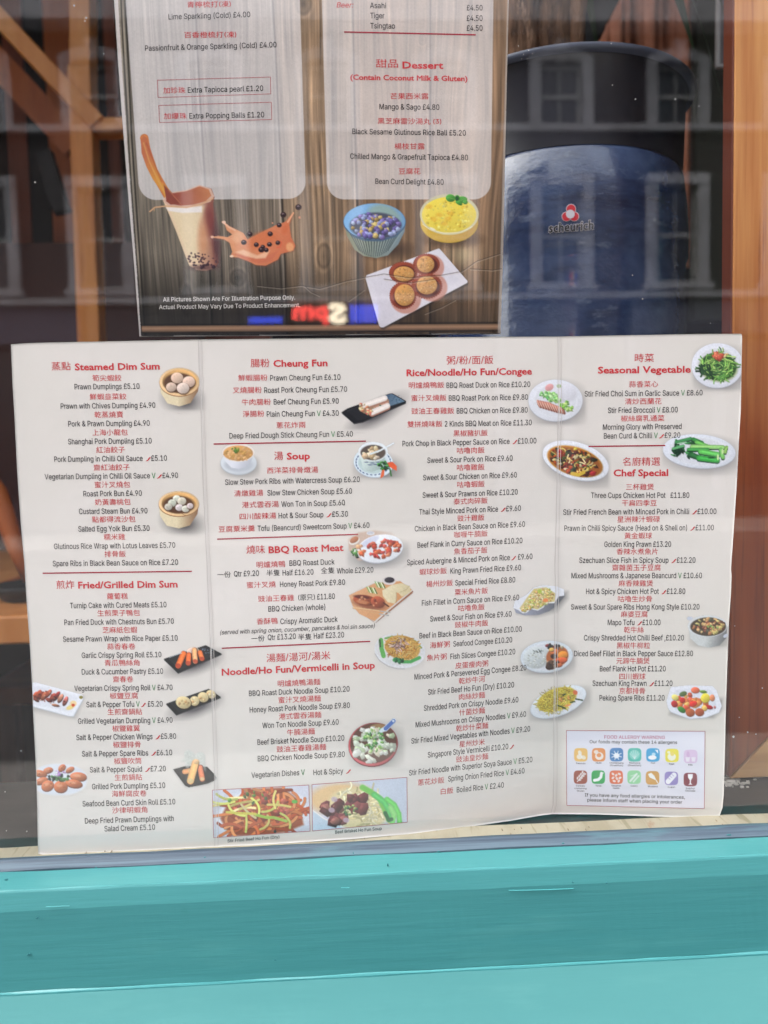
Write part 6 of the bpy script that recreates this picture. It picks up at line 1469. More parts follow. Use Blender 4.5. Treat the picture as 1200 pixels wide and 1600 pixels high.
# shop interior
RX0, RX1, RY1, RZ0, RZ1 = -1.9, 2.6, 3.6, GZ, 2.3
tag(MB().box(RX0, -.03, RZ0-.1, RX1, RY1, RZ0).build('floor', mat('dark_floor', (.05, .042, .038), .6)), kind='structure')
tag(MB().box(RX0, -.03, RZ1, RX1, RY1, RZ1+.1).build('ceiling', mat('ceiling_paint', (.35, .33, .3), .8)), kind='structure')
tag(MB().box(RX0, RY1, RZ0, RX1, RY1+.1, RZ1).build('back_wall', M['dark_room']), kind='structure')
tag(MB().box(RX0-.1, -.03, RZ0, RX0, RY1, RZ1).build('side_wall', M['dark_room']), kind='structure')
tag(MB().box(RX1, -.03, RZ0, RX1+.1, RY1, RZ1).build('side_wall', M['dark_room']), kind='structure')
# teal shopfront either side of and above the pane
WX0, WX1, WZ1 = -1.25, 1.75, 1.35
sf = tag(empty('shopfront', (WX0, YG, GZ)), 'teal painted shopfront timber framing the window pane', 'shopfront')
MB().box(-3.2, -.09, GZ, WX0, .02, 5.4).build('pilaster', M['teal'], sf, bevel=.006)
MB().box(WX1, -.09, GZ, 3.6, .02, 5.4).build('pilaster', M['teal'], sf, bevel=.006)
MB().box(WX0, -.09, WZ1, WX1, .02, 5.4).build('fascia_board', M['teal'], sf, bevel=.006)
for k in sf.children: k.matrix_parent_inverse = Matrix.Translation(-sf.location)

# ---- window sill in section (y, z), drawn along x
ss = tag(empty('window_sill', (0.2, -.04, zt(1521, -.041))), 'teal painted timber sill stepping down below the menu', 'window sill')
inv = Matrix.Translation(-ss.location)
y0, z0 = -.0045, zt(1313, -.0045)
q1 = (-.013, zt(1333.5, -.013))
q2 = (-.037, zt(1365.5, -.037)); q3 = (-.0395, zt(1396, -.0395)); q4 = (-.0415, zt(1519, -.0415)); q5 = (-.16, q4[1]-.010)
o = MB().sweep_x([(y0, z0), (y0-.003, z0-.0004), ((y0+q1[0])/2, (z0+q1[1])/2+.0006), q1, (q1[0], q1[1]-.02), (y0, z0-.02)], WX0, WX1, 400, .0006, 3).build('sealant_strip', M['sealant'], ss, smooth=False); o.matrix_parent_inverse = inv
o = MB().sweep_x([(q1[0]-.0004, q1[1]-.0006), (q2[0]+.0012, q2[1]+.0004), (q2[0]+.0004, q2[1]+.0001), (q2[0]-.0001, q2[1]-.0008), q3, (q4[0]+.0003, q4[1]+.003), q4, (q4[0], q4[1]-.05), (q1[0], q1[1]-.05)], WX0, WX1, 500, .0005, 8).build('sill_nosing', M['teal'], ss); o.matrix_parent_inverse = inv
o = MB().sweep_x([(q4[0]-.0003, q4[1]+.0002), (q4[0]-.0010, q4[1]-.0001), (q4[0]-.0013, q4[1]-.0006), (q4[0]-.0013, q4[1]-.003), (q4[0]-.0003, q4[1]-.003)], WX0, WX1, 500, .0005, 5).build('caulk_line', mat('teal_caulk', L(64, 130, 132), .35), ss); o.matrix_parent_inverse = inv
o = MB().sweep_x([(q4[0]+.0, q4[1]-.0012), q5, (q5[0]-.004, q5[1]-.004), (q5[0]-.004, q5[1]-.03), (q4[0], q4[1]-.03)], WX0, WX1, 300, .0003, 6).build('sill_board', mat('teal_paint_low', L(66, 116, 116), .5, .4, noise=[(L(60, 110, 111), (2.4, 12, 12), 7, .36, .66), (L(74, 122, 121), (8, 30, 30), 7, .56, .8)], bump=((12, 110, 110), .3, .001)), ss); o.matrix_parent_inverse = inv
MBp = MB().box(WX0, -.12, GZ, WX1, -.05, q5[1]-.03)
o = MBp.build('stall_riser', M['teal'], ss); o.matrix_parent_inverse = inv
# chips, drips and nail dents in the paint
rng = random.Random(5)
ch = MB()
def on_face(px, py):      # nosing face
    f = (py-1365)/(1520-1365); y = q2[0]+(q4[0]-q2[0])*f
    return P1(px, py, y-.0002)
for px, py, a, b in ((45, 1492, 3, 1.6), (58, 1435, 2, 1.2), (430, 1500, 2, .7), (606, 1352, 1.6, 2.4), (611, 1348, 1, 1), (408, 1344, 3, .7), (686, 1331, 3, .7), (150, 1356, 2, .7), (895, 1379, 1.3, .8), (948, 1380, 1.4, .9), (10, 1375, 3, 1.1), (552, 1333, .8, 1.2), (1140, 1305, 4, .7), (880, 1318, 2, .6), (320, 1340, 2, .6)):
    yy = -.014 if py < 1350 else (-.030 if py < 1366 else -.0405)
    c = np.array(P1(px, py, yy-.0006)); s_ = .00037
    pts = [(c[0]+math.cos(t)*a*s_*rng.uniform(.6, 1.2), c[1], c[2]+math.sin(t)*b*s_*rng.uniform(.6, 1.2)) for t in np.linspace(0, 2*math.pi, 8)[:-1]]
    ch.prism([(p[0], p[2]) for p in pts], c[1], c[1]+.0008)
o = ch.build('paint_chips', M['teal_chip'], ss); o.matrix_parent_inverse = inv; tag(o, kind='stuff')
ch = MB()
for pts, r in (([(795, 1391.5), (830, 1391), (860, 1390), (896, 1388.6)], .00028), ([(72, 1417), (90, 1416.4), (108, 1415.6)], .00022), ([(533, 1387), (546, 1387.4)], .0002), ([(790, 1452), (800, 1392), ], .0000)):
    if r: ch.tube([P1(a, b, -.0403) for a, b in pts], r, 6)
o = ch.build('paint_run', mat('teal_run', L(62, 142, 144), .35), ss); o.matrix_parent_inverse = inv

# ---- inner ledge and dark board behind it
lg = tag(empty('inner_ledge', (0.2, 0, ZL)), 'worn cream wooden ledge strip the menu stands on', 'ledge')
il = Matrix.Translation(-lg.location)
o = MB().sweep_x([(-.0040, ZL-.0004), (.0105, ZL+.0), (.0112, ZL-.0006), (.0112, ZL-.02), (-.0040, ZL-.02)], WX0, WX1, 600, .0005, 12).build('ledge_strip', M['ledge'], lg); o.matrix_parent_inverse = il
o = MB().box(WX0, .0114, ZL-.03, WX1, .115, ZL-.0025).build('sill_board', M['dark_board'], lg); o.matrix_parent_inverse = il
ch = MB()
for i in range(30):                                   # cracked paint across the strip
    x = rng.uniform(-.2, .62); w_ = rng.uniform(.0002, .0005); ya = rng.uniform(-.0035, .004)
    ch.box(x, ya, ZL+.0001, x+w_, ya+rng.uniform(.001, .004), ZL+.0003+rng.uniform(0, .0002))
o = ch.build('paint_cracks', mat('grime', L(136, 112, 86), .9), lg); o.matrix_parent_inverse = il; tag(o, kind='stuff')
ch = MB()
for i in range(60):                                   # flaked white paint at the foot of the frame
    px = 1132+abs(rng.gauss(0, 16)); py = 1221+rng.gauss(0, 5)+(px-1132)*.05
    p = Pz(px, py, ZL-.002); a = rng.uniform(.0006, .003)
    ch.box(p[0], p[1], p[2]-.0003, p[0]+a, p[1]+a*.6, p[2]+rng.uniform(.0003, .0012))
o = ch.build('paint_flakes', M['chip_white'], lg); o.matrix_parent_inverse = il; tag(o, kind='stuff')

# ---- the pane of glass
gm = bpy.data.materials.new('window_glass'); gm.use_nodes = True; t = gm.node_tree
for n in list(t.nodes):
    if n.type == 'BSDF_PRINCIPLED': t.nodes.remove(n)
tr = t.nodes.new('ShaderNodeBsdfTransparent'); tr.inputs[0].default_value = (.95, .96, .955, 1)
gl = t.nodes.new('ShaderNodeBsdfGlossy'); gl.inputs['Roughness'].default_value = 0.0; gl.inputs[0].default_value = (1, 1, 1, 1)
fr = t.nodes.new('ShaderNodeLayerWeight'); fr.inputs['Blend'].default_value = .5      # Schlick: two surfaces of 4 %
pw = t.nodes.new('ShaderNodeMath'); pw.operation = 'POWER'; pw.inputs[1].default_value = 5; t.links.new(fr.outputs['Facing'], pw.inputs[0])
mu = t.nodes.new('ShaderNodeMath'); mu.operation = 'MULTIPLY_ADD'; mu.inputs[1].default_value = .9; mu.inputs[2].default_value = .074; mu.use_clamp = True
mxs = t.nodes.new('ShaderNodeMixShader')
t.links.new(pw.outputs[0], mu.inputs[0]); t.links.new(mu.outputs[0], mxs.inputs[0]); t.links.new(tr.outputs[0], mxs.inputs[1]); t.links.new(gl.outputs[0], mxs.inputs[2])
t.links.new(mxs.outputs[0], t.nodes['Material Output'].inputs['Surface'])
g = MB().add([(WX0, YG, ZL-.01), (WX1, YG, ZL-.01), (WX1, YG, WZ1), (WX0, YG, WZ1)], [(0, 1, 2, 3)]).build('window_pane', gm)
tag(g, 'large clear window pane reflecting the terrace across the street', 'window')
ds = MB()
for px, py, r in ((1055, 155, 1.1), (993, 155, 1.0), (1092, 166, .9), (957, 133, .8), (955, 68, .9), (161, 296, 1), (116, 9, 1.4), (135, 28, 1.6), (133, 33, 1), (162, 84, 1), (33, 1173, 1), (42, 1299, 1.2), (10, 1298, .9), (8, 1237, .9), (810, 72, .8), (826, 79, .7), (818, 85, .7), (815, 92, .6), (832, 84, .6), (824, 92, .5), (988, 430, .8), (1004, 467, 1), (268, 531, .9), (55, 285, 1.1), (1110, 505, .8), (1168, 1144, 1.4), (1181, 1147, 1), (1146, 1151, 2.4), (1191, 1075, 1.2), (1155, 1121, .8), (1148, 978, .8)):
    c = P1(px, py, YG-.0003); s_ = r*.00033
    ds.prism([(c[0]+s_*math.cos(a)*rng.uniform(.6, 1.2), c[2]+s_*math.sin(a)*rng.uniform(.6, 1.3)) for a in np.linspace(0, 2*math.pi, 7)[:-1]], c[1], c[1]-.0002)
o = ds.build('dust_specks', mat('dust', L(190, 186, 182), .9), g); tag(o, kind='stuff')

# ================================================================== the folded menu
def menu_depth(X, Zv):
    v = np.clip(-Zv/.297, 0, 1.06)
    D = .0215*v**1.7
    a = np.clip((X-.165)/(.318-.165), 0, 1); a = a*a*(3-2*a)*.55+a*.45*a
    b = np.clip((X-.318)/(.42-.318), 0, 1.1)
    prof = np.where(X < .318, a, 1-.58*b)
    return D*prof
def menu_surf(px, py, lift=0.0):
    y = np.zeros(np.size(px))
    for _ in range(8):
        p = P(px, py, y); y = menu_depth(p[:, 0], p[:, 2])
    p = P(px, py, y); q = P(px, py, y-lift)
    return q
TOP = [(17, 538), (40, 536.2), (80, 535), (311, 530.5), (600, 527.5), (872, 525.8), (1100, 521.6), (1158, 521.5)]
BOT = [(60, 1334), (75, 1336), (200, 1330.5), (337, 1323.5), (450, 1317.5), (550, 1311), (640, 1303), (700, 1296), (760, 1288), (800, 1282), (840, 1275), (862, 1272), (930, 1272.4), (1000, 1275), (1060, 1277), (1124, 1275.5)]
LEF = [(17, 538), (19.5, 600), (22, 640), (27, 740), (32.5, 820), (38, 880), (41.5, 940), (46, 1000), (49.5, 1060), (52, 1120), (56, 1200), (58, 1260), (59, 1318), (60, 1334)]
RIG = [(1158, 521.5), (1159.6, 524), (1158.6, 580), (1157.5, 640), (1154, 700), (1151, 760), (1147, 820), (1142.5, 884), (1142.2, 890), (1143.2, 900), (1142, 930), (1139, 970), (1136.4, 1040), (1134.5, 1100), (1132.5, 1180), (1131, 1240), (1129, 1262), (1124, 1275.5)]
def poly_at(pl, u, axis):
    a = np.array(pl, float); return np.interp(u, a[:, axis], a[:, 1-axis])
def coons(s, t_):
    xT = np.interp(s, [0, .25, .75, 1], [17, 311, 872, 1158]); yT = poly_at(TOP, xT, 0)
    xB = np.interp(s, [0, .25, .75, 1], [60, 337, 862, 1124]); yB = poly_at(BOT, xB, 0)
    yL = 538+t_*(1334-538); xL = poly_at(LEF, yL, 1)
    yR = 521.5+t_*(1275.5-521.5); xR = poly_at(RIG, yR, 1)
    x = (1-t_)*xT+t_*xB+(1-s)*xL+s*xR-((1-s)*(1-t_)*17+s*(1-t_)*1158+(1-s)*t_*60+s*t_*1124)
    y = (1-t_)*yT+t_*yB+(1-s)*yL+s*yR-((1-s)*(1-t_)*538+s*(1-t_)*521.5+(1-s)*t_*1334+s*t_*1275.5)
    return x, y
menu = tag(empty('takeaway_menu', tuple(menu_surf(np.array([600.]), np.array([1306.]))[0])), 'white folded menu of dishes with food photographs, standing at the foot of the window', 'menu')
im = Matrix.Translation(-menu.location)
def par(o, p, inv_): o.parent = p; o.matrix_parent_inverse = inv_; return o
NT = 220
for s0, s1, ns in ((0, .25, 80), (.25, .75, 160), (.75, 1, 80)):
    S_, T_ = np.meshgrid(np.linspace(s0, s1, ns+1), np.linspace(0, 1, NT+1))
    X_, Y_ = coons(S_, T_)
    fr_ = menu_surf(X_.ravel(), Y_.ravel()); bk = fr_+np.array([0, .00045, 0])
    n = len(fr_); idx = np.arange(n).reshape(S_.shape)
    F = np.stack([idx[:-1, :-1], idx[1:, :-1], idx[1:, 1:], idx[:-1, 1:]], -1).reshape(-1, 4)
    Bk = F[:, ::-1]+n
    rim = []
    for a, b in ([(idx[0, i+1], idx[0, i]) for i in range(ns)]+[(idx[-1, i], idx[-1, i+1]) for i in range(ns)] +
                 ([(idx[j, 0], idx[j+1, 0]) for j in range(NT)] if s0 == 0 else [])+([(idx[j+1, -1], idx[j, -1]) for j in range(NT)] if s1 == 1 else [])):
        rim.append((a, b, b+n, a+n)) 
    me = mesh_np('leaf', np.concatenate([fr_, bk]), np.concatenate([F, Bk, np.array(rim)]))
    mi = np.zeros(len(me.polygons), np.int32); mi[len(F)+len(Bk):] = 1; me.polygons.foreach_set('material_index', mi)
    sm = np.ones(len(me.polygons), bool); sm[len(F):] = False; me.polygons.foreach_set('use_smooth', sm)
    me.attributes.new('ink', 'FLOAT_COLOR', 'POINT').data.foreach_set('color', np.zeros(len(me.vertices)*4, np.float32))
    par(link('leaf', me, [M['card'], M['card_edge']]), menu, im)
def keep_menu(X, Y):
    return ((X > poly_at(LEF, Y, 1)+.3) & (X < poly_at(RIG, Y, 1)-.3)).astype(int)
for cv, label in paint_menu_pictures():
    par(picture_mesh('food_picture' if 'allergen' not in label else 'allergen_notice', cv, menu_surf, .00007, M['card'], None, label, keep_menu, 'framed' not in label and 'notice' not in label), menu, im)
for leaf, label, rows in SECTIONS:
    lt = Lettering(); set_rows(lt, rows, SLOPES[leaf])
    par(lt.build('lettering', menu_surf, .00014, INKS, None, 'printed '+label), menu, im)
cr = MB()
def strip(pts, w_, mi_):
    a = [(x-w_/2, y) for x, y in pts]; b = [(x+w_/2, y) for x, y in pts]
    A = menu_surf(np.array([p[0] for p in a]), np.array([p[1] for p in a]), .00018); B = menu_surf(np.array([p[0] for p in b]), np.array([p[1] for p in b]), .00018)
    cr.add(list(A)+list(B), [(i, i+1, i+1+len(a), i+len(a)) for i in range(len(a)-1)], mi_)
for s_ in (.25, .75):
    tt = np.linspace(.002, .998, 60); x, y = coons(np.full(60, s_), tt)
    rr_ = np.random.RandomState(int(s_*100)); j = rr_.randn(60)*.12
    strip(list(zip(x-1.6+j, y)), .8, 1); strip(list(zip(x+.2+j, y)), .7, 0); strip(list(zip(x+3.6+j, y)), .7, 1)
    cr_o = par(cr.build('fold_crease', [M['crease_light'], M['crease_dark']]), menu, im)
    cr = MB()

# ================================================================== the poster behind it
def poster_surf(px, py, lift=0.0):
    y = np.full(np.size(px), .012)
    for _ in range(8):
        p = P(px, py, y); z = p[:, 2]
        y = .0125-.0155*np.sin(np.clip(z/.26, -.2, 1)*math.pi/2)+.0012*np.sin((p[:, 0]-.07)/.21*math.pi)*np.clip(1-z/.25, 0, 1)
    return P(px, py, y-lift)
poster = tag(empty('drinks_poster', tuple(poster_surf(np.array([500.]), np.array([523.]))[0])), 'wood patterned drinks and dessert poster standing behind the top edge of the menu', 'poster')
ip = Matrix.Translation(-poster.location)
ysm = np.concatenate([np.linspace(-330, -10, 40), np.linspace(0, 524, 80)])
def edge_y(s): return 525.8-(s*4.6)
rows_ = []
for i, yy in enumerate(ysm):
    sx_ = np.linspace(0, 1, 61); xl, xr = interp(yy, PO_L), interp(yy, PO_R)
    rows_.append(np.stack([xl+(xr-xl)*sx_, yy-(yy+330)/854*sx_*4.4+(yy+330)/854*1.8], 1))
g_ = np.array(rows_); v_ = poster_surf(g_[..., 0].ravel(), g_[..., 1].ravel()); n = len(v_); idx = np.arange(n).reshape(g_.shape[:2])
F = np.stack([idx[:-1, :-1], idx[1:, :-1], idx[1:, 1:], idx[:-1, 1:]], -1).reshape(-1, 4)
rim = [(idx[0, i+1], idx[0, i], idx[0, i]+n, idx[0, i+1]+n) for i in range(60)]+[(idx[-1, i], idx[-1, i+1], idx[-1, i+1]+n, idx[-1, i]+n) for i in range(60)]+[(idx[j, 0], idx[j+1, 0], idx[j+1, 0]+n, idx[j, 0]+n) for j in range(119)]+[(idx[j+1, -1], idx[j, -1], idx[j, -1]+n, idx[j+1, -1]+n) for j in range(119)]
me = mesh_np('card', np.concatenate([v_, v_+np.array([0, .0012, 0])]), np.concatenate([F, F[:, ::-1]+n, np.array(rim)]))
par(link('card', me, [M['card_edge']]), poster, ip)
def keep_poster(X, Y):
    s = (X-interp(Y, PO_L))/(interp(Y, PO_R)-interp(Y, PO_L))
    return ((s > 0) & (s < 1) & (Y < 525.4-4.2*s)).astype(int)
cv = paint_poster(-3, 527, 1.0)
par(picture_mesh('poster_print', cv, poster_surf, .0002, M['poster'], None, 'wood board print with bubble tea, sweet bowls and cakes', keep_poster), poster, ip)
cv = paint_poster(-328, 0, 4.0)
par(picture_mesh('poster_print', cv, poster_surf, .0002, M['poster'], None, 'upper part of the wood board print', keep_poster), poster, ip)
for label, rows in POSTER_TEXT:
    lt = Lettering(); set_rows(lt, rows)
    inks = INKS if 'foot' not in label else [M['white_ink']]*6
    par(lt.build('lettering', poster_surf, .00032, inks, None, 'printed '+label), poster, ip)

# ================================================================== wooden frame at the right
YF = .062
fx = [P1(1149.5, 0, YF), P1(1139.5, 1000, YF)]
X0 = P1(1146.5, 300, YF)[0]; zb = P1(1143, 1217, YF)[2]; zm = P1(1200, 1166, YF)[2]
FW = .075
fo = tag(empty('mitred_timber', (X0, YF, zb)), 'varnished softwood frame with mitred corner beside the menu', 'frame')
iff = Matrix.Translation(-fo.location)
def xs(z):   # the frame leans a touch
    return X0+(z-P1(1146.5, 300, YF)[2])*0.0
b = MB(); z1 = 1.25
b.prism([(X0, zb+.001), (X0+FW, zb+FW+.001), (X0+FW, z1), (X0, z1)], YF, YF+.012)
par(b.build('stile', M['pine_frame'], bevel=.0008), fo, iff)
par(MB().box(X0-.0014, YF+.0006, zb+.002, X0-.0001, YF+.0125, z1).build('edge_strip', mat('dark_red_edge', L(104, 50, 32), .5), fo), fo, iff)  # thin dark red-brown strip laid over the stile's left side
b = MB(); b.prism([(X0+.001, zb), (X0+.5, zb), (X0+.5, zb+FW), (X0+FW+.001, zb+FW)], YF+.0002, YF+.012)
par(b.build('rail', M['pine_rail'], bevel=.0008), fo, iff)
b = MB(); b.box(X0+FW+.0005, YF+.008, zb+FW+.0005, X0+.5, YF+.011, z1)
par(b.build('panel', M['red_wood']), fo, iff)

# ================================================================== planter at the right
pc = P1(872, 700, .235); PCX, PCY = pc[0], .235
def zr(py, y, px=872): return P1(px, py, y)[2]
Rr = .108
zrim = zr(63, PCY-Rr-.004); zlip = zr(74, PCY-Rr-.004); zsh = zr(212, PCY-Rr)
PB = ZL-.06
H = zrim-PB
glz = mat('blue_glaze', L(44, 60, 96), .24, .6, coat=.5, noise=[(L(72, 88, 122), (14, 14, 12), 7, .44, .62), (L(26, 36, 66), (9, 9, 34), 6, .52, .68), (L(112, 124, 148), (30, 30, 60), 7, .60, .76)], bump=((26, 26, 40), .35, .005))
drk = mat('dark_collar', L(34, 34, 44), .4, .5, noise=[(L(24, 24, 32), (20, 20, 20), 5, .4, .7)])
pot = tag(empty('planter', (PCX, PCY, PB)), 'large dark blue glazed planter with a red round maker sticker, right of the poster', 'planter')
ipo = Matrix.Translation(-pot.location)
c0 = (PCX, PCY, PB)
zs, zl = zsh-PB, zlip-PB
PROF = [(.084, 0), (.090, .01), (.100, zs*.30), (.1058, zs*.50), (.1062, zs*.62), (.1064, zs*.78), (.1056, zs*.80), (.1066, zs*.815), (.1058, zs*.83), (.1062, zs*.852), (.1080, zs*.862), (.1082, zs*.90), (.1072, zs*.94), (.1045, zs*.985), (.101, zs)]
par(MB().lathe([(0, 0)]+PROF+[(.099, zs+.0005)], c0, 128).build('body', glz, smooth=True), pot, ipo)
par(MB().lathe([(.1035, zs-.004), (.1060, zl-.002), (.108, zl-.0005)], c0, 128).build('collar', drk, smooth=True), pot, ipo)
par(MB().lathe([(.108, zl-.0008), (.1125, zl-.0002), (.1138, zl+.003), (.1128, H-.001), (.109, H), (.1, H-.002), (.098, H-.02), (.098, H-.06), (0, H-.06)], c0, 128).build('rim', mat('grey_rim', L(84, 88, 104), .35, .5), smooth=True), pot, ipo)
# maker's sticker, wrapped on the body
def on_pot(px, py, lift):
    """meet the round body"""
    d = FWD+RGT*((px-600)/FPX)-UPV*((py-800)/FPX)
    t_ = .55
    for _ in range(6):
        z_ = CAM[2]+d[2]*t_-PB
        r = float(np.interp(z_, [p[1] for p in PROF], [p[0] for p in PROF]))+lift
        ox, oy = CAM[0]-PCX, CAM[1]-PCY
        a = d[0]**2+d[1]**2; b_ = 2*(ox*d[0]+oy*d[1]); c_ = ox*ox+oy*oy-r*r
        t_ = (-b_-math.sqrt(max(b_*b_-4*a*c_, 0)))/(2*a)
    return tuple(CAM+d*t_)
def pot_mesh(name, pts2, tris, lift, m):
    me = bpy.data.meshes.new(name); me.from_pydata([on_pot(x, y, lift) for x, y in pts2], [], [tuple(map(int, f)) for f in tris]); me.update()
    return par(link(name, me, m), pot, ipo)
def disc(cx, cy, r, n=28): return [(cx, cy)]+[(cx+r*math.cos(2*math.pi*i/n), cy+r*math.sin(2*math.pi*i/n)) for i in range(n)], [(0, 1+(i+1) % n, 1+i) for i in range(n)]
wht, red = mat('sticker_white', L(214, 206, 214), .4), mat('sticker_red', L(206, 34, 48), .4)
def discs(name, lst, lift, m):
    V_, F_ = [], []
    for c in lst:
        v, f = disc(*c); F_ += [tuple(int(len(V_)+i) for i in q) for q in f]; V_ += v
    return pot_mesh(name, V_, F_, lift, m)
tri3 = ((892.3, 326.5), (885.2, 338.3), (897.2, 338.2))
discs('sticker_outline', [(x, y, 7.8) for x, y in tri3], .0005, wht)
discs('sticker_petals', [(x, y, 6.9) for x, y in tri3], .0008, red)
discs('sticker_centre', [(891.2, 334.5, 6.9)], .0011, wht)
for w_, lift, m, nm in ((.075, .0013, wht, 'sticker_word_outline'), (.0, .0016, M['black'], 'sticker_word')):
    lt = Lettering()
    pen = 0; items = []
    for ch_ in 'scheurich':
        adv, v, f = glyph_font(ch_, .026 if not w_ else .055); adv = glyph_font(ch_, .012)[0]
        items.append((pen, v, f)); pen += adv
    k_ = 71/pen
    V_, F_ = [], []
    for p_, v, f in items:
        F_ += [tuple(int(len(V_)+i) for i in q) for q in f]
        V_ += [(857+(p_+a)*k_+b*k_*.05, 363.5-(p_+a)*k_*.075-b*k_*1.12) for a, b in v]
    pot_mesh(nm, V_, F_, lift, m)

# yucca trunks in the planter
yu = tag(empty('potted_yucca', (PCX, PCY, PB+H-.06)), 'rough brown yucca trunks rising from the dark blue planter', 'plant')
iy = Matrix.Translation(-yu.location)
bark = mat('bark', L(120, 90, 70), .9, .2, noise=[(L(60, 44, 36), (60, 60, 14), 6, .42, .62), (L(176, 140, 116), (90, 90, 30), 5, .6, .75)], bump=((90, 90, 26), .9, .01))
for px0, px1, r in ((812, 806, .018), (868, 862, .015), (893, 905, .010)):
    a = P1(px0, 120, .24); bq = P1(px1, -260, .25)
    pts = [(a[0]+(bq[0]-a[0])*i/14+.002*math.sin(i*1.7), a[1]+(bq[1]-a[1])*i/14+.002*math.cos(i*2.1), PB+H-.07+(bq[2]-(PB+H-.07))*i/14) for i in range(15)]
    par(MB().tube(pts, [r*(1+.1*math.sin(i*2.3)) for i in range(15)], 14).build('trunk', bark, smooth=True), yu, iy)
lm = mat('yucca_leaf', L(46, 70, 38), .5)
rg = random.Random(8)
for k in range(26):
    a = P1(rg.choice((806, 862, 905)), -260, .25); th = rg.uniform(0, 6.28); ln_ = rg.uniform(.16, .3); up = rg.uniform(.2, 1.2)
    L_ = []
    for i in range(6):
        s = i/5; L_.append(Vector((a[0]+math.cos(th)*ln_*s, a[1]+abs(math.sin(th))*ln_*s*.9, a[2]+ln_*(up*s-1.1*s*s))))
    wdt = [.010, .016, .015, .011, .006, .0008]; side = Vector((-math.sin(th), math.cos(th), 0))
    vv = [p+side*w_ for p, w_ in zip(L_, wdt)]+[p-side*w_ for p, w_ in zip(L_, wdt)]+[p+Vector((0, 0, -.002)) for p in L_]
    fs = [(i, i+1, 13+i, 12+i) for i in range(5)]+[(12+i, 13+i, 7+i, 6+i) for i in range(5)]+[(i+6, i+7, i+1, i) for i in range(5)]
    par(MB().add(vv, fs).build('leaf', lm), yu, iy)

# things half seen behind the planter
YB = .62
b = MB(); pts = [P1(900, -30, YB), P1(1300, -160, YB), P1(1082, -40, YB), P1(1081, 128, YB), P1(1045, 112, YB), P1(935, 66, YB), P1(940, 300, YB), P1(1081, 300, YB)]
od = [P1(936, 62, YB), P1(1000, -60, YB), P1(1079, -60, YB), P1(1079, 330, YB), P1(936, 330, YB)]
cl = MB()
N = 40
col_top = [P1(936+i*(1079-936)/N, 0, YB) for i in range(N+1)]
vs = []
for j in range(14):
    for i in range(N+1):
        z_top = P1(936, 66-(min(i, 20)/20)*150, YB)[2]; zb_ = P1(936, 420, YB)[2]
        z_ = z_top+(zb_-z_top)*j/13
        vs.append((col_top[i][0], YB+.006*math.sin(i*.45+.5*j/13)+.003*math.sin(i*1.3), z_))
fs = [(j*(N+1)+i, (j+1)*(N+1)+i, (j+1)*(N+1)+i+1, j*(N+1)+i+1) for j in range(13) for i in range(N)]
cl.add(vs, fs)
o = cl.build('hanging_cloth', mat('rust_cloth', L(206, 142, 116), .9, .2, noise=[(L(170, 106, 80), (12, 12, 12), 5, .4, .6)]), smooth=True)
sd = o.modifiers.new('thick', 'SOLIDIFY'); sd.thickness = .003
tag(o, 'rust coloured hanging cloth half hidden behind the planter', 'cloth')
bl = MB().beam(P1(905, 75, .55), P1(992, -90, .55), .030, .008)
o = bl.build('black_strap', M['black']); tag(o, 'broad black strap slanting down behind the planter', 'strap')
bl = MB().beam(P1(915, 90, .53), P1(918, -80, .53), .022, .006)
o = bl.build('black_strap', M['black']); tag(o, 'upright black strap behind the yucca trunk', 'strap')
bl = MB().box(*P1(1080, 420, .60), P1(1086, -70, .60)[0]-.0035, .604, P1(1080, -70, .60)[2])
o = bl.build('metal_upright', mat('dull_metal', L(70, 66, 64), .4, metal=.6)); tag(o, 'thin dark metal upright between the planter and the wooden frame', 'upright')
# pale framed board in the upper right
fa = P1(1121, 104, .5); fb = P1(1330, -260, .5)
pf = tag(empty('picture_board', (fa[0], .5, fa[2])), 'grey board in a thin pale frame, cropped at the upper right', 'picture')
ipf = Matrix.Translation(-pf.location)
b = MB(); w_ = .0032
b.box(fa[0], .5, fa[2], fa[0]+w_, .506, fb[2]); b.box(fa[0]+w_, .5, fa[2], fb[0], .506, fa[2]+w_)
par(b.build('frame', mat('pale_frame', L(176, 172, 172), .5)), pf, ipf)
par(MB().box(fa[0]+w_, .503, fa[2]+w_, fb[0], .505, fb[2]).build('panel', mat('grey_board', L(120, 112, 116), .6)), pf, ipf)
b = MB().box(*P1(1086, 500, 1.0), *P1(1400, -250, 1.03))
tag(b.build('dark_screen', mat('olive_dark', L(52, 54, 44), .7)), 'dark olive screen standing deep in the shop beside the planter', 'screen')

# ================================================================== left interior: timber frame, panelling, table
YT = .80
tf = tag(empty('timber_rack', P1(136, 1100, YT)), 'pale pine post with a diagonal brace and a rail, left of the poster', 'timber rack')
it = Matrix.Translation(-tf.location)
def bm(a, b_, wpx, dp, m, name, y=YT, dy=0):
    p, q = P1(*a, y+dy), P1(*b_, y+dy); k = (y-CAM[1])/FPX
    return par(MB().beam(p, q, wpx*k, dp).build(name, m, bevel=.002), tf, it)
bm((122, 100), (160, 1150), 33, .04, M['pine'], 'post')
bm((-60, -36), (150, 190), 26, .035, M['pine'], 'brace', dy=-.004)
bm((128, 193), (520, 186), 18, .04, M['pine'], 'rail', dy=.003)
bm((122, -300), (124, 110), 30, .04, M['pine'], 'post', dy=.006)
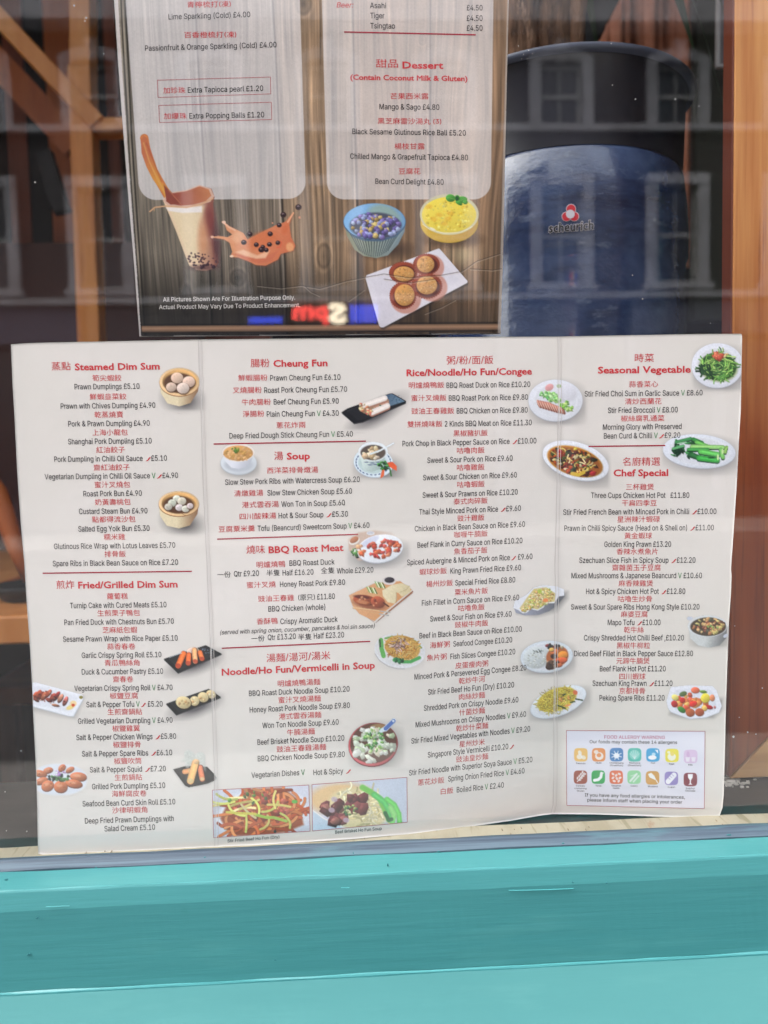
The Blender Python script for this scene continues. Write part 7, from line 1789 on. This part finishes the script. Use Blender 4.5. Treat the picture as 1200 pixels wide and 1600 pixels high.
# timber panelling further in
tp = tag(empty('timber_panelling', P1(90, 900, 1.25)), 'red brown and dark timber boards standing behind the pine rack', 'panelling')
itp = Matrix.Translation(-tp.location)
ds_ = [(-260, 20, 'dark_room'), (20, 52, 'red_wood'), (52, 84, 'black'), (84, 128, 'orange_wood'), (128, 176, 'dark_room'), (176, 196, 'red_wood'), (196, 262, 'dark_room'), (262, 420, 'red_wood'), (420, 640, 'dark_room')]
for x0_, x1_, m in ds_:
    a, b_ = P1(x0_+1, 1050, 1.25), P1(x1_-1, -300, 1.25)
    a = (P1(x0_+1, 400, 1.25)[0], 1.25, a[2]); b_ = (P1(x1_-1, 400, 1.25)[0], 1.27+.02*rng.random(), b_[2])
    par(MB().box(*a, *b_).build('board', M[m]), tp, itp)
br = MB().beam(P1(-40, 60, 1.05), P1(116, 226, 1.05), .05, .02)
tag(br.build('orange_batten', M['orange_wood']), 'orange slanting batten behind the diagonal brace', 'batten')
br = MB().beam(P1(66, 235, 1.02), P1(95, 330, 1.02), .028, .02)
tag(br.build('leaning_bar', M['black']), 'short black bar leaning on the orange board', 'bar')
# table
zt_ = P1(20, 962, .40)[2]
tb = tag(empty('dining_table', (P1(20, 962, .40)[0], .6, GZ)), 'pale wooden table seen past the left edge of the menu', 'table')
itb = Matrix.Translation(-tb.location)
xr_ = P1(330, 962, .40)[0]
par(MB().box(-1.3, .40, zt_-.032, xr_, 1.1, zt_).build('tabletop', M['pine'], bevel=.003), tb, itb)
for lx, ly in ((-1.22, .46), (-1.22, 1.0), (xr_-.08, .46), (xr_-.08, 1.0)):
    par(MB().box(lx, ly, GZ, lx+.05, ly+.05, zt_-.032).build('leg', M['pine']), tb, itb)
c = Pz(28, 942, zt_)
bw = MB().lathe([(0, 0), (.02, 0), (.026, .003), (.036, .014), (.039, .020), (.036, .019), (.030, .008), (0, .006)], (c[0], c[1]+.02, zt_), 40).build('black_bowl', M['black'], smooth=True)
tag(bw, 'small black bowl on the pale table left of the menu', 'bowl')
for i, (a, b_) in enumerate((((-30, 926), (46, 898)), ((-30, 934), (46, 910)))):
    p, q = Pz(*a, zt_+.004), Pz(*b_, zt_+.004)
    o = MB().tube([p, q], [.005, .004], 8).build('chopstick', M['orange_wood'], smooth=True)
    tag(o, ('upper' if i == 0 else 'lower')+' of two brown sticks lying behind the black bowl', 'chopstick')
chx = tag(empty('wooden_chair', P1(-10, 1000, .62)), 'chair with an orange wooden arm beyond the table, at the left edge', 'chair')
ich = Matrix.Translation(-chx.location)
arm = [P1(-30, 742, .5), P1(-8, 770, .5), P1(6, 800, .5), P1(22, 850, .5), P1(48, 905, .5)]
par(MB().tube(arm, [.014, .014, .012, .010, .009], 12).build('arm', M['orange_wood'], smooth=True), chx, ich)
ax = arm[-1]
par(MB().box(-.45, .9, zt_-.25, -.05, 1.3, zt_-.22).build('seat', M['orange_wood']), chx, ich)
for lx in (-.44, -.09):
    for ly in (.92, 1.25): par(MB().box(lx, ly, GZ, lx+.03, ly+.03, zt_-.25).build('leg', M['red_wood']), chx, ich)
par(MB().box(-.45, 1.28, zt_-.22, -.05, 1.30, zt_+.3).build('backrest', M['red_wood']), chx, ich)
# reddish counter front low at the left
b = MB().box(P1(-200, 700, 1.0)[0], 1.12, GZ, P1(300, 700, 1.0)[0], 1.18, P1(10, 380, 1.12)[2])
tag(b.build('counter', mat('maroon_counter', L(84, 56, 52), .6)), 'low maroon counter across the back, behind the panelled rack', 'counter')

# ================================================================== the terrace across the street, seen in the glass
YV = 12.0; YW = 2*YG-YV
def V(px, py): p = P1(px, py, YV); return p[0], p[2]
stone = mat('pale_stone', L(178, 176, 180), .8, noise=[(L(148, 146, 148), (2, 2, 2), 6, .4, .65)], bump=((6, 6, 6), .5, .03))
brick = mat('dark_brick', L(50, 40, 38), .85, noise=[(L(36, 30, 30), (4, 4, 12), 6, .4, .6)])
sash = mat('sash_white', L(170, 168, 166), .5)
pane = mat('dark_pane', L(34, 38, 46), .12, .6)
tb_ = tag(empty('terraced_building', (.3, YW-1, GZ)), 'dark brick terrace with pale arched windows, mirrored in the glass', 'building')
ib = Matrix.Translation(-tb_.location)
zc1 = V(870, 53)[1]; zc0 = V(870, 20)[1]; zu1, zu0 = V(870, 100)[1], V(870, 197)[1]; zs0 = V(870, 207)[1]; zl1, zl0 = V(870, 288)[1], V(870, 446)[1]; zf1, zf0 = V(870, 462)[1], V(870, 524)[1]
cx_ = [V(155+(877-155)/4*k, 300)[0] for k in range(-9, 15)]
ww = (V(912, 300)[0]-V(843, 300)[0])/2
BX0, BX1 = cx_[0]-1.2, cx_[-1]+1.2
b = MB(); D0 = YW-.25
for za, zb_ in ((zf1, zl0), (zl1, zu0), (zu1, zc1)): b.box(BX0, YW-6, za, BX1, YW, zb_)
b.box(BX0, YW-6, zc1, BX1, YW-.3, zc1+2.2); b.box(BX0, YW-6, GZ, BX1, YW-.4, zf1)
edges = [BX0]+[e for c in cx_ for e in (c-ww, c+ww)]+[BX1]
for za, zb_ in ((zl0, zl1), (zu0, zu1)):
    for i in range(0, len(edges), 2): b.box(edges[i], YW-6, za, edges[i+1], YW, zb_)
par(b.build('wall', brick), tb_, ib)
b = MB().box(BX0, YW+.001, zc1, BX1, YW+.38, zc0); par(b.build('cornice', stone), tb_, ib)
b = MB().box(BX0, YW-.28, zc0+.001, BX1, YW+.12, zc0+1.6); par(b.build('parapet', mat('grey_stone', L(120, 112, 108), .9, noise=[(L(84, 78, 76), (3, 3, 5), 6, .4, .6)])), tb_, ib)
b = MB().box(BX0, YW+.001, zs0, BX1, YW+.10, zu0-.001); par(b.build('string_course', stone), tb_, ib)
b = MB().box(BX0, YW+.001, zf1-.07, BX1, YW+.16, zf1+.02); par(b.build('string_course', stone), tb_, ib)
for c in cx_:
    for z0_, z1_, arch in ((zu0, zu1, 1), (zl0, zl1, 0)):
        wn = MB(); t_ = .15
        wn.box(c-ww-t_, YW+.001, z0_, c-ww+.02, YW+.07, z1_); wn.box(c+ww-.02, YW+.001, z0_, c+ww+t_, YW+.07, z1_)
        if arch:
            n_ = 8; top = []; lo = []
            for i in range(n_+1):
                f = -1+2*i/n_; lo.append((c+f*(ww+t_), z1_-.10+.16*(1-f*f))); top.append((c+f*(ww+t_), z1_+.08+.14*(1-f*f)))
            for i in range(n_): wn.prism([lo[i], lo[i+1], top[i+1], top[i]], YW+.0015, YW+.075)
            wn.prism([(c-.06, z1_+.0), (c+.06, z1_+.0), (c+.10, z1_+.32), (c-.10, z1_+.32)], YW+.002, YW+.13)
        else:
            wn.box(c-ww-t_, YW+.0015, z1_-.02, c+ww+t_, YW+.08, z1_+.14)
            wn.box(c-ww-t_-.05, YW+.0015, z0_-.1, c+ww+t_+.05, YW+.14, z0_)
        W_ = par(wn.build('window', stone), tb_, ib)
        s_ = MB(); zm_ = (z0_+z1_)/2
        for xa, xb, za, zb_ in ((c-ww+.02, c-ww+.07, z0_, z1_), (c+ww-.07, c+ww-.02, z0_, z1_), (c-ww+.07, c+ww-.07, z0_, z0_+.07), (c-ww+.07, c+ww-.07, z1_-.06, z1_), (c-ww+.07, c+ww-.07, zm_-.03, zm_+.03), (c-.012, c+.012, z0_+.07, zm_-.03), (c-.012, c+.012, zm_+.03, z1_-.06)):
            s_.box(xa, YW-.10, za, xb, YW-.06, zb_)
        o = s_.build('sash', sash); o.parent = W_
        o = MB().box(c-ww+.02, YW-.14, z0_, c+ww-.02, YW-.11, z1_).build('pane', pane); o.parent = W_
# shop fascias and fronts below
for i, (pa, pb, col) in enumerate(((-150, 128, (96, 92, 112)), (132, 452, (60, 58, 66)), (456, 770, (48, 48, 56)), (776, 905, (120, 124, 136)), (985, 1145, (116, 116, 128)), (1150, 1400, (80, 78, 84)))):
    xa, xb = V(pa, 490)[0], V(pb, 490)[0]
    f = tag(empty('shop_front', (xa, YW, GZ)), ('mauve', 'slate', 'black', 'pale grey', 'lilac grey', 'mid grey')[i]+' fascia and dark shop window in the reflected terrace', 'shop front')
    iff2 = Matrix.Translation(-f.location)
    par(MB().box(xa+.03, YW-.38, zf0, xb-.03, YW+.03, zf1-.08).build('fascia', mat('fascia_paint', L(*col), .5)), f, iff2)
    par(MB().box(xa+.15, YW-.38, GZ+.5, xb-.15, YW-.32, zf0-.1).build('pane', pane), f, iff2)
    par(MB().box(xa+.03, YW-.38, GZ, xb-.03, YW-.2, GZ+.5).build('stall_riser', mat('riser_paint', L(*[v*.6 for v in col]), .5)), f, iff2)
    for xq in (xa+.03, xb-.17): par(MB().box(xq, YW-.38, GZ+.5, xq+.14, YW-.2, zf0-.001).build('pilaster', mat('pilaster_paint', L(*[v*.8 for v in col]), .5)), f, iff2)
# lit sign over one of them: read from the street it goes blue, white S, red
sg = tag(empty('lit_sign', (V(500, 490)[0], YW+.05, V(500, 490)[1])), 'glowing red, white and blue shop sign letters mirrored in the foot of the poster', 'sign')
isg = Matrix.Translation(-sg.location)
def emat(name, c, s): return mat(name, (0.02, .02, .02), .5, emit=(c, s))
def sign_text(txt, pa, pb, ya, yb, m, name):
    xa, zb_ = V(pa, yb); xb, za = V(pb, ya)
    pen = 0; it_ = []
    for ch_ in txt:
        adv, v, f = glyph_font(ch_, .045); it_.append((pen, v, f)); pen += adv
    A = np.concatenate([v+[p, 0] for p, v, f in it_]); lo, hi = A.min(0), A.max(0)
    V_, F_ = [], []
    for p, v, f in it_:
        F_ += [tuple(int(len(V_)+i) for i in q) for q in f]
        V_ += [(xb-(p+a-lo[0])/(hi[0]-lo[0])*(xb-xa), YW+.05, zb_+(b_-lo[1])/(hi[1]-lo[1])*(za-zb_)) for a, b_ in v]
    n_ = len(V_); me = bpy.data.meshes.new(name); me.from_pydata(V_+[(x, YW+.09, z) for x, y, z in V_], [], F_+[tuple(i+n_ for i in q[::-1]) for q in F_]); me.update()
    par(link(name, me, m), sg, isg)
sign_text('pm', 458, 512, 480, 509, emat('red_light', (1, .07, .06), 2.1), 'red_letter')
sign_text('S', 513, 541, 475, 507, emat('white_light', (1, .85, .62), 2.4), 'white_letter')
xa, zA = V(547, 505); xb, zB = V(590, 478)
b = MB()
for k in range(5): b.box(xa+(xb-xa)*(k+.08)/5, YW+.05, zA, xa+(xb-xa)*(k+.82)/5, YW+.09, zB)
par(b.build('blue_letter', emat('blue_light', (.05, .10, 1), 1.6)), sg, isg)
xa, zA = V(390, 506); xb, zB = V(441, 497)
par(MB().box(xa, YW+.05, zA, xb, YW+.09, zB).build('blue_bar', emat('blue_light_dim', (.05, .10, 1), 1.2)), sg, isg)
